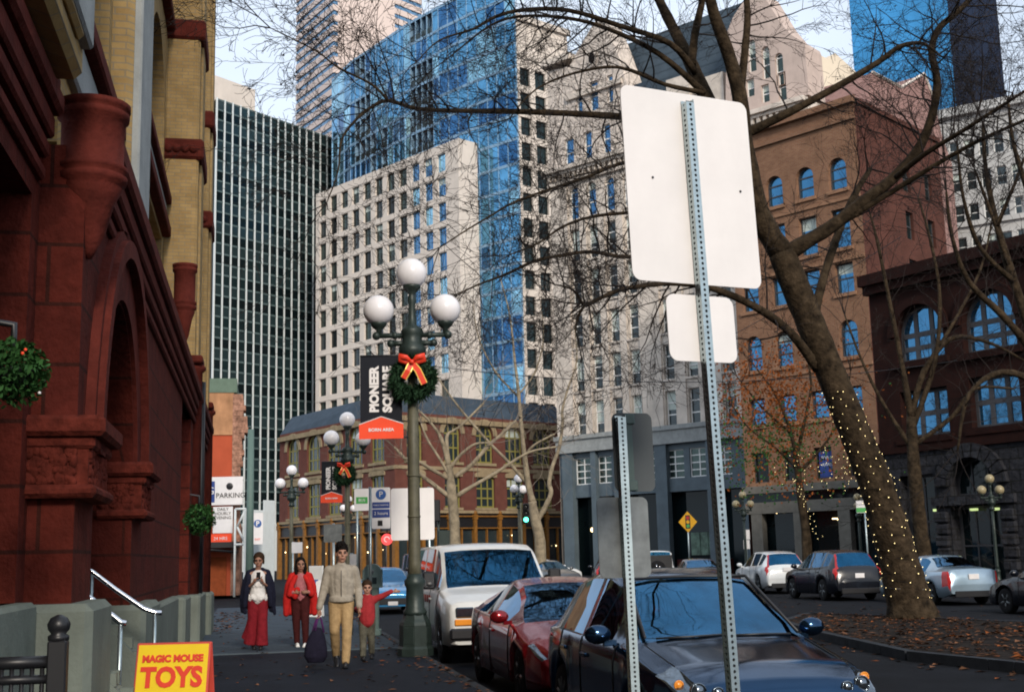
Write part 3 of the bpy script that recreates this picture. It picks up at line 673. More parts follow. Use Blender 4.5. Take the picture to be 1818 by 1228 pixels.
for k in range(14): mb.box(0, s2, 1.2+2.4*k/14-.03, 1.2+2.4*k/14+.05, zc+(zR-zc)*k/14-.05, zc+(zR-zc)*k/14+.06)
put('slate_roof', mb, [mat('dark_slate_roof', (.05, .07, .09), .7, var=.2, scale=1)], rt, F)
# pale dormer and chimney on the slope
mb = MB(); a, b = F.sz(1195, 150); mb.box(a-1.1, a+1.1, .6, 4, zc, b+.8); a, b = F.sz(1255, 120); mb.box(a-1.3, a+1.1, .5, 4, zc, b-.5); put('dormer', mb, [m_greyst], rt, F)
mb = MB(); a, b = F.sz(1135, 145); mb.box(a-.8, a+.9, .3, 3, zc, b); put('dormer', mb, [m_slate], rt, F)
mb = MB(); solid(mb, F, 0, F.L, 0, zc, 6.2, 0, .05); put('rear_wall', mb, [m_greyst], rt, F)
# two storeys of grey blue shopfront
zf = F.sz(1060, 800)[1]; zm0 = F.sz(1060, 881)[1]; zm1 = F.sz(1060, 868)[1]
fr = MB(); fr.box(-.1, F.L, -.55, 0, zcb-.1, zcb+.25); fr.box(0, F.L, -.4, 0, zf, zcb-.1)
put('shop_cornice', fr, [m_pale], rt, F)
hs = []; w2 = [(1019, 1050), (1058, 1086), (1103, 1130), (1140, 1168), (1178, 1215), (1222, 1258), (1268, 1300)]
for u0, u1 in w2:
    a, b = F.sz(u0, 830)[0], F.sz(u1, 830)[0]; hs.append(rect(a+.08, b-.08, zm1+.45, zf-.45))
mb = MB(); wall(mb, rect(0, F.L, zm0, zf), hs, .3, .1); put('shopfront_wall', mb, [m_greysh], rt, F)
wins(rt, F, hs, [m_white, m_glassg, m_blind], .25, 2, 4, .08, (0, .0, 0), bars=.045)
pi_ = MB()
for u in (1010, 1056, 1097, 1176, 1262, 1330): a = F.sz(u, 830)[0]; wq = .55 if u in (1010, 1176, 1330) else .26; pi_.box(a-wq, a+wq, -.25, .3, -.15, zf)
put('pilasters', pi_, [m_greysh], rt, F)
mb = MB(); mb.add([(0, 1.0, -.15), (F.L, 1.0, -.15), (F.L, 1.0, zm0), (0, 1.0, zm0)], [(0, 1, 2, 3)]); put('shop_window', mb, [g_k1], rt, F)
mb = MB(); 
for u, v in ((1046, 940),): a, b = F.sz(u, v); mb.ball((a, .5, b), .2, 10, 6)
put('entrance_lamp', mb, [m_warm], rt, F)
mb = MB(); mb.box(F.sz(1195, 980)[0], F.sz(1290, 980)[0], .5, .9, -.1, 1.0); put('stall_riser', mb, [mat('maroon_shop_base', (.07, .02, .02), .7)], rt, F)
mb = MB()
for u in (1225, 1255, 1240): a = F.sz(u, 960)[0]; mb.box(a-.45, a+.45, .8, .85, 1.3, 3.0)
put('shop_posters', mb, [mat('pale_green_posters', (.10, .16, .12), .6, var=.6, scale=2)], rt, F)
# ---- orange brick building
F = fac_roof(1338, 226, 1515, 168, 77); H_ = F.H; F2 = Fac(F.B, same_level(1664, 242, H_), H_)
rt = bldg('orange_brick_building', 'orange brown brick building with blue sash windows behind the leaning tree', F)
ext = 2.2; s0 = -ext
cp = [(1359, 1390, 340), (1413, 1444, 322), (1470, 1502, 306)]
cc = [(F.sz(a, v)[0]+F.sz(b, v)[0])/2 for a, b, v in cp]; wd = F.sz(1444, 322)[0]-F.sz(1413, 322)[0]
cc = [cc[0]-(cc[1]-cc[0])]+cc if cc[0]-(cc[1]-cc[0])-wd/2 > s0+.2 else cc
sp2 = [(1486, 280, 337, 1), (1493, 370, 440, 0), (1500, 466, 520, 0), (1510, 566, 632, 1), (1522, 684, 735, 0), (1473, 792, 848, 0)]
polys = []; arcs = []
for u, v0, v1, ar in sp2:
    z1, z0_ = F.sz(u, v0)[1], F.sz(u, v1)[1]
    for c in cc: (arcs if ar else polys).append(arch(c-wd/2, c+wd/2, z0_, z1, rise=None) if ar else rect(c-wd/2, c+wd/2, z0_, z1))
zsf = F.sz(1430, 862)[1]
mb = MB(); wall(mb, rect(s0, F.L, zsf, H_), polys+arcs, .4); mb.box(s0-.1, F.L+.1, -.35, 0, H_-.5, H_-.1); mb.box(s0, F.L, -.18, 0, H_-1.5, H_-1.25)
put('brick_wall', mb, [m_obrick], rt, F)
m_ost = mat('orange_stone_trim', (.25, .14, .085), .9, var=.2, scale=2)
tr = MB()
for p in polys+arcs: a, z0_ = p[0]; q_ = MB(); q_.box(a-.15, p[1][0]+.15, -.12, .08, z0_-.22, z0_); put('window_sill', q_, [m_ost], rt, F)
for u, v in ((1490, 345), (1490, 452), (1500, 640)): z_ = F.sz(u, v)[1]; tr = MB(); tr.box(s0, F.L, -.1, .0, z_-.45, z_-.27); put('string_course', tr, [m_ost], rt, F)
m_kfr = mat('dark_sash_frame', (.05, .05, .055), .6)
g_w = mat('sky_lit_window_glass', (.06, .20, .36), .06, metal=.85, var=.25, scale=.4)
wins(rt, F, polys[:-len(cc)]+arcs, [m_kfr, g_w, m_blind], .28, 1, 2, .08, (0, 0, .3, 0, 0), bars=.05)
wins(rt, F, polys[-len(cc):], [m_kfr, g_k1, m_blind], .28, 1, 1, .08)
zp0, zp1 = F.sz(1430, 905)[1], F.sz(1430, 880)[1]
sf = MB(); sf.box(s0-.1, F.L+.1, -.3, .2, zsf-.3, zsf+.15); sf.box(s0, F.L, -.2, .2, zp0-.1, zp1-.25)
for u in (1345, 1420, 1500): a = F.sz(u, 900)[0]; sf.box(a-.4, a+.4, -.18, .3, -.15, zp0)
put('shop_cornice', sf, [mat('grey_brown_stone', (.15, .14, .12), .8, var=.2, scale=2)], rt, F)
sf = MB(); sf.box(s0, F.L, 0, .4, zp1-.25, zsf-.3); sf.add([(s0, .5, -.15), (F.L, .5, -.15), (F.L, .5, zp0), (s0, .5, zp0)], [(0, 1, 2, 3)]); put('shop_window', sf, [g_k1], rt, F)
mb = MB(); a, b = F.sz(1377, 908); mb.ball((a, .1, b), .11, 8, 6); a, b = F.sz(1492, 921); mb.box(a-.35, a+.35, .2, .3, b-.04, b+.04); a, b = F.sz(1478, 920); mb.box(a-.15, a+.15, .2, .3, b-.03, b+.03); put('shop_lamps', mb, [m_warm], rt, F)
# for lease notice in the window
a, b = F.sz(1473, 822); mb = MB(); mb.box(a-.85, a+.85, .2, .24, b-.8, b+.75); nt_ = put('lease_notice', mb, [m_navy], rt, F)
text('FOR LEASE', .29, m_white, rt, MW[rt.name].inverted() @ F.T(a, .19, b+.35)); text('AVAILABLE', .27, m_white, rt, MW[rt.name].inverted() @ F.T(a, .19, b-.05))
polys = []
for j in range(6):
    for c in (.55, .82): polys.append(rect(F2.L*c-.5, F2.L*c+.5, 8.2+j*3.1, 10+j*3.1))
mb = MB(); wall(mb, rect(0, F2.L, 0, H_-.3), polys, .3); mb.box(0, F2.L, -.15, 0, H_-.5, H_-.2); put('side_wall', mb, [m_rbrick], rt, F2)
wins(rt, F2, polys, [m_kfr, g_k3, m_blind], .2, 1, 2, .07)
mb = MB(); C0, C1, C2 = F.M @ V((s0, .1, 0)), F.M @ V((F.L, .1, 0)), F2.M @ V((F2.L, .1, 0)); C3 = C0+(C2-C1); zz = H_-.45
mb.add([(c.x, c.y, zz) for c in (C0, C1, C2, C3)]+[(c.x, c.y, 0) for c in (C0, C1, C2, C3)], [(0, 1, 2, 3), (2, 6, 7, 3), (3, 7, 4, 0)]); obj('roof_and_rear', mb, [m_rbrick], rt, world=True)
# ---- dark red brick building with rough stone entrance
F = fac_roof(1677, 457, 1818, 421, 52); H_ = F.H; s0 = F.sz(1548, 600)[0]; s1 = F.L+42  # right end extended far out of view to block skylight
rt = bldg('dark_brick_building', 'dark red brick building with arched triple windows and rough stone entrance arch', F)
def pr(u0, u1, v0, v1, um=None):
    um = um or (u0+u1)/2; vm = (v0+v1)/2; return (F.sz(u0, vm)[0], F.sz(u1, vm)[0], F.sz(um, v1)[1], F.sz(um, v0)[1])
A1 = [arch(*pr(1590, 1674, 540, 639)), arch(*pr(1706, 1802, 513, 622))]; dx = A1[1][0][0]-A1[0][0][0]
A1.append([(a+dx, b) for a, b in A1[1]])
A2 = [rect(*pr(1600, 1684, 690, 774)), rect(*pr(1722, 1812, 664, 756))]; A2.append([(a+dx, b) for a, b in A2[1]])
zst = F.sz(1720, 792)[1]
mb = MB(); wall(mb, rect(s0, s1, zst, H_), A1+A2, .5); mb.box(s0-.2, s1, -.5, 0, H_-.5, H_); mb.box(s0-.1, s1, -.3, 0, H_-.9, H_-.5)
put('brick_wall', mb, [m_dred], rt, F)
tr = MB()
for p in A1:
    c = (p[0][0]+p[1][0])/2; r1 = (p[1][0]-p[0][0])/2; zc_ = max(b for a, b in p)-r1
    for k in range(16):
        t0, t1 = pi*k/16, pi*(k+1)/16; tr.prism([(c+r*cos(t), zc_+r*sin(t)) for r, t in ((r1+.03, t0), (r1+.38, t0), (r1+.38, t1), (r1+.03, t1))], -.14, .1)
for p in A1+A2: tr.box(p[0][0]-.25, p[1][0]+.25, -.2, .1, p[0][1]-.28, p[0][1])
tr.box(s0, s1, -.14, 0, zst, zst+.5); put('brick_trim', tr, [m_dred], rt, F)
wins(rt, F, A1+A2, [m_kfr, g_w, m_blind], .35, 3, 2, .14, bars=.11)
da = pr(1685, 1768, 812, 878); dd = pr(1691, 1780, 897, 1000); ww = pr(1600, 1662, 810, 990)
hs = [arch(*da), rect(dd[0], dd[1], -.1, dd[3]), rect(ww[0], ww[1], .6, zst-1.0)]; hs += [rect(dd[1]+1.6, dd[1]+3.6, .6, zst-1.0)]
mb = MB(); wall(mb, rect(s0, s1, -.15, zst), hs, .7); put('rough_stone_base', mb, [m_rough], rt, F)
tr = MB(); c = (da[0]+da[1])/2; r1 = (da[1]-da[0])/2; zc_ = da[3]-r1
for k in range(11):
    t0, t1 = pi*k/11+.02, pi*(k+1)/11-.02; tr.prism([(c+r*cos(t), zc_+r*sin(t)) for r, t in ((r1+.03, t0), (r1+.62, t0), (r1+.62, t1), (r1+.03, t1))], -.22, .1)
for sx_ in (dd[0]-.75, dd[1]+.05):
    for j in range(6): tr.box(sx_, sx_+.68, -.16-.05*(j % 2), .1, .02+j*.5, .47+j*.5, b=.06)
tr.box(dd[0]-.8, dd[1]+.8, -.2, .1, dd[3]+.06, dd[3]+.42); put('stone_arch', tr, [m_rough], rt, F)
mb = MB(); mb.merge(pane([(a, b) for a, b in arch(0, da[1]-da[0], 0, da[3]-da[2])], 3, 1, .1, .06), Mx.Translation((da[0], .5, da[2]))); put('fanlight', mb, [m_kfr, g_k1], rt, F)
mb = MB(); mb.merge(pane(rect(0, dd[1]-dd[0], 0, dd[3]+.1), 3, 2, .12, .06), Mx.Translation((dd[0], .55, -.1))); put('door', mb, [m_kfr, g_k1], rt, F)
wins(rt, F, hs[2:], [m_kfr, g_k1, m_blind], .5, 2, 2, .1)
mb = MB(); 
for u, v in ((1720, 904), (1758, 903), (1655, 905)): a, b = F.sz(u, v); mb.box(a-.16, a+.16, .25, .4, b-.05, b+.05)
put('entrance_lamps', mb, [mat('dim_green_lamp', (.6, .75, .3), .5, var=0, emit=.7)], rt, F)
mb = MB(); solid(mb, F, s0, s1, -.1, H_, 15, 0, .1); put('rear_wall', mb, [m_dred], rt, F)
# ================================================================ stone and tan brick building on the left
XO, XI = -1.2, -1.85                     # street face of the piers, recessed wall between them
F = Fac((XO, 0), (XO, 31.0))             # local x = distance up the street, y = into the building
rt = thing('corner_building', 'tan brick and red sandstone building with round entrance arch at left of the sidewalk', 'building', F.M)
dI = XO-XI
ZC = 4.5; dN = .3
# recessed red wall near the camera with a wide dark shop arch, then the projecting arch bay
mb = MB()
wall(mb, rect(-40, 8.8, 0, ZC), [rect(2.2, 8.5, 1.36, 4.05)], .5, dN)  # wall carried on unseen behind the camera to block skylight
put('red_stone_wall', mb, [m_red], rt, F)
mb = MB(); mb.add([(2.0, dN+.6, .9), (8.7, dN+.6, .9), (8.7, dN+.6, 4.5), (2.0, dN+.6, 4.5)], [(0, 1, 2, 3)]); put('shop_window', mb, [g_k1], rt, F)
mb = MB(); mb.box(2.4, 2.5, dN+.4, dN+.5, .9, 4.05); mb.box(4.9, 5.0, dN+.4, dN+.5, .9, 4.05); mb.box(2, 8.5, dN+.4, dN+.5, 2.9, 3.0); put('shop_window_frame', mb, [m_black], rt, F)
AX0, AX1 = 9.75, 12.75; AC = (AX0+AX1)/2; AR = (AX1-AX0)/2; AZ = 3.85
bay = MB(); wall(bay, rect(8.8, 31.0, .3, ZC), [arch(AX0, AX1, -.1, AZ, 20)]+[rect(20.6, 23.4, .9, 4.2)], .45, 0)
bay.add([(8.8, 0, .3), (8.8, 0, ZC), (8.8, dN, ZC), (8.8, dN, .3)], [(0, 1, 2, 3)])
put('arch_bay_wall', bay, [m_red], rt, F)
mb = MB()                                                   # deep porch with inner arch order
wall(mb, rect(AX0-.3, AX1+.3, 0, AZ+.3), [arch(AX0+.35, AX1-.35, 0, AZ-.35, 20)], .4, .45)
put('inner_arch', mb, [m_red], rt, F)
mb = MB(); mb.box(AX0-.2, AX1+.2, 2.2, 2.3, 0, AZ+.2); mb.box(AX0-.2, AX0+.3, .85, 2.2, 0, AZ); mb.box(AX1-.3, AX1+.2, .85, 2.2, 0, AZ); mb.box(AX0-.2, AX1+.2, .85, 2.2, AZ, AZ+.1); put('porch', mb, [m_redl], rt, F)
mb = MB(); mb.merge(pane(rect(0, 1.9, 0, 2.9), 2, 2, .12, .06), Mx.Translation((AC-.95, 2.1, .55))); put('entrance_door', mb, [m_black, m_glassd], rt, F)
# hood mouldings
hd = MB(); zc_ = AZ-AR
for r1, r2, y0 in ((AR+.02, AR+.38, -.04), (AR+.38, AR+.53, -.12), (AR+.53, AR+.61, -.07)):
    for k in range(28):
        t0, t1 = pi*k/28, pi*(k+1)/28
        hd.prism([(AC+r*cos(t), zc_+r*sin(t)) for r, t in ((r1, t0), (r2, t0), (r2, t1), (r1, t1))], y0, .05)
for sx_ in (AX0-.72, AX1+.42): hd.box(sx_, sx_+.3, -.13, .03, 2.5, zc_)
put('arch_moulding', hd, [m_redl], rt, F)
# carved capitals either side of the arch
def capital(x0, x1, name='capital'):
    c = MB()
    c.box(x0-.16, x1+.1, -.2, dN+.1, 2.44, 2.58, b=.03); c.box(x0-.10, x1+.04, -.13, dN+.05, 2.36, 2.45, b=.02)
    c.box(x0-.07, x1+.02, -.09, dN, 2.12, 2.37); c.box(x0-.12, x1+.06, -.15, dN+.05, 2.03, 2.12, b=.03)
    rn = random.Random(int(x0*10))
    for i in range(int((x1-x0+dN)/.03)):
        for j in range(4):
            xx = x0-.02+rn.random()*(x1-x0); c.ball((xx, -.085, 2.15+j*.06+rn.uniform(-.02, .02)), rn.uniform(.018, .04), 7, 5, sq=(1, .7, rn.uniform(.6, 1.7)))
            c.ball((x0-.07, rn.random()*dN, 2.15+j*.06+rn.uniform(-.02, .02)), rn.uniform(.016, .036), 7, 5, sq=(.7, 1, rn.uniform(.6, 1.7)))
    put(name, c, [m_redr], rt, F)
capital(8.8, 9.7); capital(12.8, 13.7)
# plinth: stepped pale base
pl = MB()
pl.box(-40, 8.6, dN-.12, dN+.3, -.1, 1.36, b=.03); pl.box(8.62, 9.78, -.16, dN-.0, -.1, 1.34, b=.05); pl.box(12.7, 14.6, -.16, .3, -.1, 1.2, b=.05); pl.box(14.6, 19.2, -.1, .3, -.1, 1.12, b=.04)
pl.box(19.0, 20.5, -.2, .3, -.1, 1.1, b=.04); pl.box(23.4, 24.8, -.22, .3, -.1, 1.02, b=.04); pl.box(24.8, 29.2, -.1, .3, -.1, .95, b=.04); pl.box(29.2, 31.1, -.22, .3, -.1, .92, b=.05)
put('plinth', pl, [m_plinth], rt, F)
# entrance steps and cheeks with raised lattice pattern
st = MB()
for i in range(4): st.box(AX0+.05, AX1-.05, -.55+i*.3, 2.2, -.05, .14*(i+1), b=.01)
put('entrance_steps', st, [m_kerb], rt, F)
for xx in (9.95, 12.3):
    ck = MB(); ck.prism([(-.62, -.05), (.5, -.05), (.5, 1.1), (.2, 1.1), (-.62, .25)], xx-.17, xx+.17, ax='x')
    for j in range(7):
        for i in range(3):
            if (i+j) % 2 == 0:
                t = j/7; y_, z_ = -.62+.8*t, .25+.83*t; ck.box(xx-.15+i*.1, xx-.06+i*.1, y_-.035, y_+.06, z_-.02, z_+.075)
    put('stair_cheek', ck, [m_plinth], rt, F)
# big turret colonnettes with drum caps and cone corbels
def drum(x, y, r, zt, hd_, zb, name='corbelled_drum'):
    c = MB(); a = zt-hd_; c.lathe([(.02, zb), (r*.22, zb+.06), (r*.45, zb+.25*(a-zb)), (r*.72, zb+.62*(a-zb)), (r*.95, a-.16), (r*.93, a-.13), (r*1.08, a-.11), (r*1.10, a-.07), (r*.97, a-.05), (r*1.10, a-.03), (r*1.10, a), (r*.97, a+.02), (r*.97, zt-.13), (r*1.10, zt-.11), (r*1.12, zt-.07), (r*1.02, zt-.055), (r*1.14, zt-.04), (r*1.14, zt), (.01, zt+.01)], 32, (x, y, 0))
    put(name, c, [m_redl], rt, F)
drum(8.95, -.02, .225, 4.85, .47, 3.72); drum(19.6, -.06, .17, 6.2, .6, 4.9)
for x, zt in ((24.4, 5.45), (30.4, 5.3)):
    c = MB(); c.box(x-.35, x+.5, -.16, .3, zt-.1, zt+.05, b=.03); c.lathe([(.2, .9), (.2, zt-.25), (.26, zt-.2), (.26, zt-.14), (.22, zt-.1)], 20, (x, .05, 0)); put('round_pier', c, [m_redl], rt, F)
# cornice between red ground floor and tan brick
co = MB()
for x0, x1, yb in ((-40, 8.7, dN), (8.95, 31, 0)):
    co.box(x0, x1, yb-.16, yb+.1, ZC+.16, ZC+.32, b=.03); co.box(x0, x1, yb-.1, yb+.1, ZC, ZC+.16, b=.02); co.box(x0, x1, yb-.13, yb+.1, ZC+.32, ZC+.45, b=.03); co.box(x0, x1, yb-.05, yb+.1, ZC-.3, ZC-.2, b=.02)
    co.box(x0, x1, yb-.07, yb+.1, ZC-.14, ZC-.02, b=.02)
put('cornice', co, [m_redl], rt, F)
# tan upper floors: recessed wall with windows between projecting piers
ZU = 22.0
piers = [(-40, -36), (-20, -18), (-1, .6), (2.2, 3.7), (7.15, 8.5), (11.7, 13.0), (24.3, 26.0), (29.5, 31)]  # bays behind the camera are unseen, added to block skylight
bays = [(a[1], b[0], .2 if b[0] < 13 else dI) for a, b in zip(piers, piers[1:])]
up = MB(); hs = []; tr = MB()
for k, (x0, x1, d) in enumerate(bays):
    up2 = MB(); w_ = x1-x0; hh_ = []
    n = 1 if w_ < 5 else 3
    for i in range(n):
        a, b = x0+w_*i/n+.22, x0+w_*(i+1)/n-.22
        hh_ += [rect(a, b, 5.75 if d < .5 else 6.0, 7.75), arch(a, b, 8.7, 11.5 if w_ > 5 else 11.2, 14), rect(a, b, 13.2, 15.8), rect(a, b, 16.9, 19.6)]
    wall(up, rect(x0-.01, x1+.01, ZC+.3, ZU), hh_, .5, d)
    wins(rt, F, hh_, [m_black, m_glassd, m_blind], d+.38, 2, 2, .1, bars=.05)
    for z, h in ((5.5, .16), (7.85, .2), (8.5, .16), (12.1, .2)): tr.box(x0+.02, x1-.02, d-.16, d+.1, z, z+h, b=.02)
put('tan_brick_wall', up, [m_tan], rt, F)
for x0, x1 in piers:
    pi_ = MB(); pi_.box(x0, x1, 0, dI+.02, ZC+.35, ZU, b=.05); pi_.box(x0+.35, x1-.35, -.05, .02, ZC+.5, ZU, b=.03); put('brick_pier', pi_, [m_tan], rt, F)
    for z in (9.45, 11.95): tr.box(x0-.06, x1+.06, -.1, dI+.05, z, z+.42, b=.05)
    for i in range(4): tr.ball((x0-.05, .1+i*.16, 9.65), .09, 8, 6)
put('red_stone_band', tr, [m_redl], rt, F)
sp_ = MB()
for x0, x1, d in bays:
    for z, h in ((5.1, .38), (8.07, .4), (12.32, .7)): sp_.box(x0+.05, x1-.05, d-.07, d+.1, z, z+h, b=.02)
for x0, x1 in piers[3:6]: sp_.box(x0+.08, x1-.08, -.075, .02, ZC+.55, 9.4, b=.02)  # pale strips paint the skylight falling on the pier fronts
put('spandrel_and_skylit_strip', sp_, [m_pale], rt, F)
# far end wall and roof
en = MB(); en.add([(31, 0, 0), (31, 14, 0), (31, 14, ZU), (31, 0, ZU)], [(0, 1, 2, 3)]); en.add([(-40, .05, ZU), (31, .05, ZU), (31, 14, ZU), (-40, 14, ZU)], [(0, 1, 2, 3)]); en.box(-40, 31.15, -.25, dI+.3, ZU, ZU+.7)
put('end_wall', en, [m_tan], rt, F)
dp = MB(); dp.tube([(24.95, -.12, .95), (24.95, -.12, 5.1)], .07, 8); dp.box(21.0, 23.0, .15, .25, .9, 4.1); put('drainpipe', dp, [m_black], rt, F)
# brackets for the flower baskets
for x in (21.5, 7.6):
    pass
# ---- low painted building and car park beyond it
Pw = px(431, 900, 62); F = Fac((Pw.x-6, Pw.y), (Pw.x, Pw.y)); H_ = F.sz(405, 697)[1]
rt = thing('painted_building', 'low orange red painted building with a ragged brick corner and green parapet', 'building', F.M)
m_op = mat('orange_red_wall_paint', (.42, .085, .04), .85, var=.12, scale=1, dirt=.1)
L = F.L; z1 = F.sz(400, 772)[1]
mb = MB(); mb.box(0, L-.55, 0, 9, 0, z1); put('painted_wall', mb, [m_op], rt, F)
mb = MB(); mb.box(0, L-.5, -.06, 9, z1+.003, H_); put('weathered_wall', mb, [mat('faded_peach_plaster', (.40, .21, .11), .9, var=.3, scale=1.1, dirt=.5)], rt, F)
mb = MB(); rn = random.Random(4); z = 0
zz = [3.5+i*.28 for i in range(int((H_-3.5)/.28))]
for z in zz:
    w_ = .45+rn.random()*.35 if z > z1-1.6 else .42; mb.box(L-.55, L-.55+w_, -.07, 1.2, z, z+.27)
mb.box(L-.55, L-.1, -.05, 9, 0, 3.5); put('ragged_corner', mb, [mat('broken_brick', (.30, .16, .11), .95, var=.6, scale=5, bump=.05, bscale=6)], rt, F)
mb = MB(); z2 = F.sz(405, 672)[1]; mb.box(L-2.1, L-.35, -.1, 6, H_, z2); mb.prism([(L-3.2, H_), (L-2.1, H_), (L-2.1, z2)], -.1, 6); put('parapet', mb, [mat('grey_green_metal', (.12, .17, .13), .7)], rt, F)
mb = MB(); za, zb_ = F.sz(390, 968)[1], F.sz(390, 980)[1]; mb.box(L-3.6, L-.1, -1.6, 0, za-.12, za+.15); mb.tube([(L-3.4, -1.5, za), (L-.2, -1.5, za-.35)], .07, 6); put('awning', mb, [m_black], rt, F)
mb = MB(); zd = F.sz(390, 988)[1]
for i, (a, b) in enumerate(((-3.6, -2.75), (-2.7, -1.95), (-1.6, -.75))): mb.box(L+a, L+b, -.05, .03, 0, zd, b=.02)
put('garage_door', mb, [mat('rust_door_paint', (.26, .06, .02), .7, var=.2)], rt, F)
def wsign(name, label, u0, u1, v0, v1, D, mats, thick=.05, legs=0):
    a, b = px(u0, (v0+v1)/2, D), px(u1, (v0+v1)/2, D); f = Fac(a, b); z0_, z1_ = f.sz((u0+u1)/2, v1)[1], f.sz((u0+u1)/2, v0)[1]
    t = thing(name, label, 'sign', f.M @ Mx.Translation((f.L/2, 0, z0_)), None)
    mb = MB(); mb.box(-f.L/2, f.L/2, 0, thick, 0, z1_-z0_, b=.008); obj('panel', mb, mats, t); return t, f.L, z1_-z0_
t, w_, h = wsign('parking_board', 'white parking board with a tiny emblem on the orange painted wall', 366, 431, 846, 896, 60.6, [m_signw])
mb = MB(); mb.ball((.25, -.01, h*.66), .17, 12, 8, sq=(1, .2, 1)); obj('emblem', mb, [m_black], t)
text('PARKING', .34, m_black, t, Mx.Translation((.3, -.02, h*.33)), sx=1.0)
mb = MB(); mb.box(-w_/2+.04, -w_/2+.42, -.012, .0, h*.1, h*.85); obj('blue_block', mb, [m_navy], t); text('G', .5, m_signw, t, Mx.Translation((-w_/2+.23, -.03, h*.5)))
t, w_, h = wsign('rate_board', 'white tariff board with an orange lower band under the parking board', 378, 413, 899, 946, 60.5, [m_signw])
for k, (q, s_) in enumerate((('DAILY', .2), ('HOURLY', .2), ('EVENING', .2))): text(q, s_, m_black, t, Mx.Translation((.0, -.012, h*(.9-.16*k))))
t, w_, h = wsign('orange_board', 'orange board with pale print below the tariff board', 372, 411, 947, 964, 60.5, [m_orange])
text('24 HRS', .22, m_signw, t, Mx.Translation((0, -.012, h*.5)))
# white truss, barred gate with P sign
f = Fac(px(434, 960, 58), px(486, 960, 60)); t = thing('car_park_gate', 'pale grey barred car park gate beside the tall green pole', 'gate', f.M)
mb = MB(); z1 = f.sz(460, 905)[1]
n = 20
for i in range(n+1): mb.box(f.L*i/n-.022, f.L*i/n+.022, -.03, .03, 0, z1*(1+.12*(i > 12)))
obj('bars', mb, [m_mul], t); mb = MB(); 
for z in (.3, z1*.5, z1-.1): mb.box(0, f.L, .03, .08, z, z+.07)
obj('rails', mb, [m_mul], t)
f = Fac(px(417, 960, 59), px(436, 960, 59)); t = thing('steel_truss', 'white diagonal braced steel frame between the painted wall and green pole', 'frame', f.M)
mb = MB(); z0_, z1 = f.sz(426, 966)[1], f.sz(426, 903)[1]; zm = (z0_+z1)/2
for a, b in (((0, 0), (0, z1)), ((f.L, 0), (f.L, z1)), ((0, z1), (f.L, z1)), ((0, z0_), (f.L, z0_)), ((f.L, z1), (.1, zm)), ((.1, zm), (f.L, z0_))): mb.tube([(a[0], 0, a[1]), (b[0], 0, b[1])], .055, 6)
obj('truss', mb, [m_mul], t)
def psign(name, label, u0, u1, v0, v1, D):
    t, w_, h = wsign(name, label, u0, u1, v0, v1, D, [m_signw])
    b_ = MB(); b_.prism([(w_*.36*cos(k*pi/10), h*.66+w_*.36*sin(k*pi/10)) for k in range(20)], -.012, .0); obj('disc', b_, [m_blue], t)
    text('P', w_*.62, m_signw, t, Mx.Translation((0, -.02, h*.66)), off=.01); return t, w_, h
t, w_, h = psign('parking_sign', 'white sign with a blue P disc hung on the barred gate', 448, 467, 910, 966, 57.5); text('EXIT', w_*.26, m_orange, t, Mx.Translation((0, -.012, h*.16)))
p = px(443, 1000, 52); p.z = 0; t = thing('utility_pole', 'tall plain green metal pole in front of the dark tower', 'pole', loc=p)
mb = MB(); zt = zat(762, p); mb.tube([(0, 0, 0), (0, 0, zt)], [.17, .13], 12); mb.lathe([(.26, 0), (.26, .25), (.19, .32), (.18, .5)], 12); obj('pole', mb, [mat('grey_green_paint', (.10, .16, .14), .6, var=.1)], t)
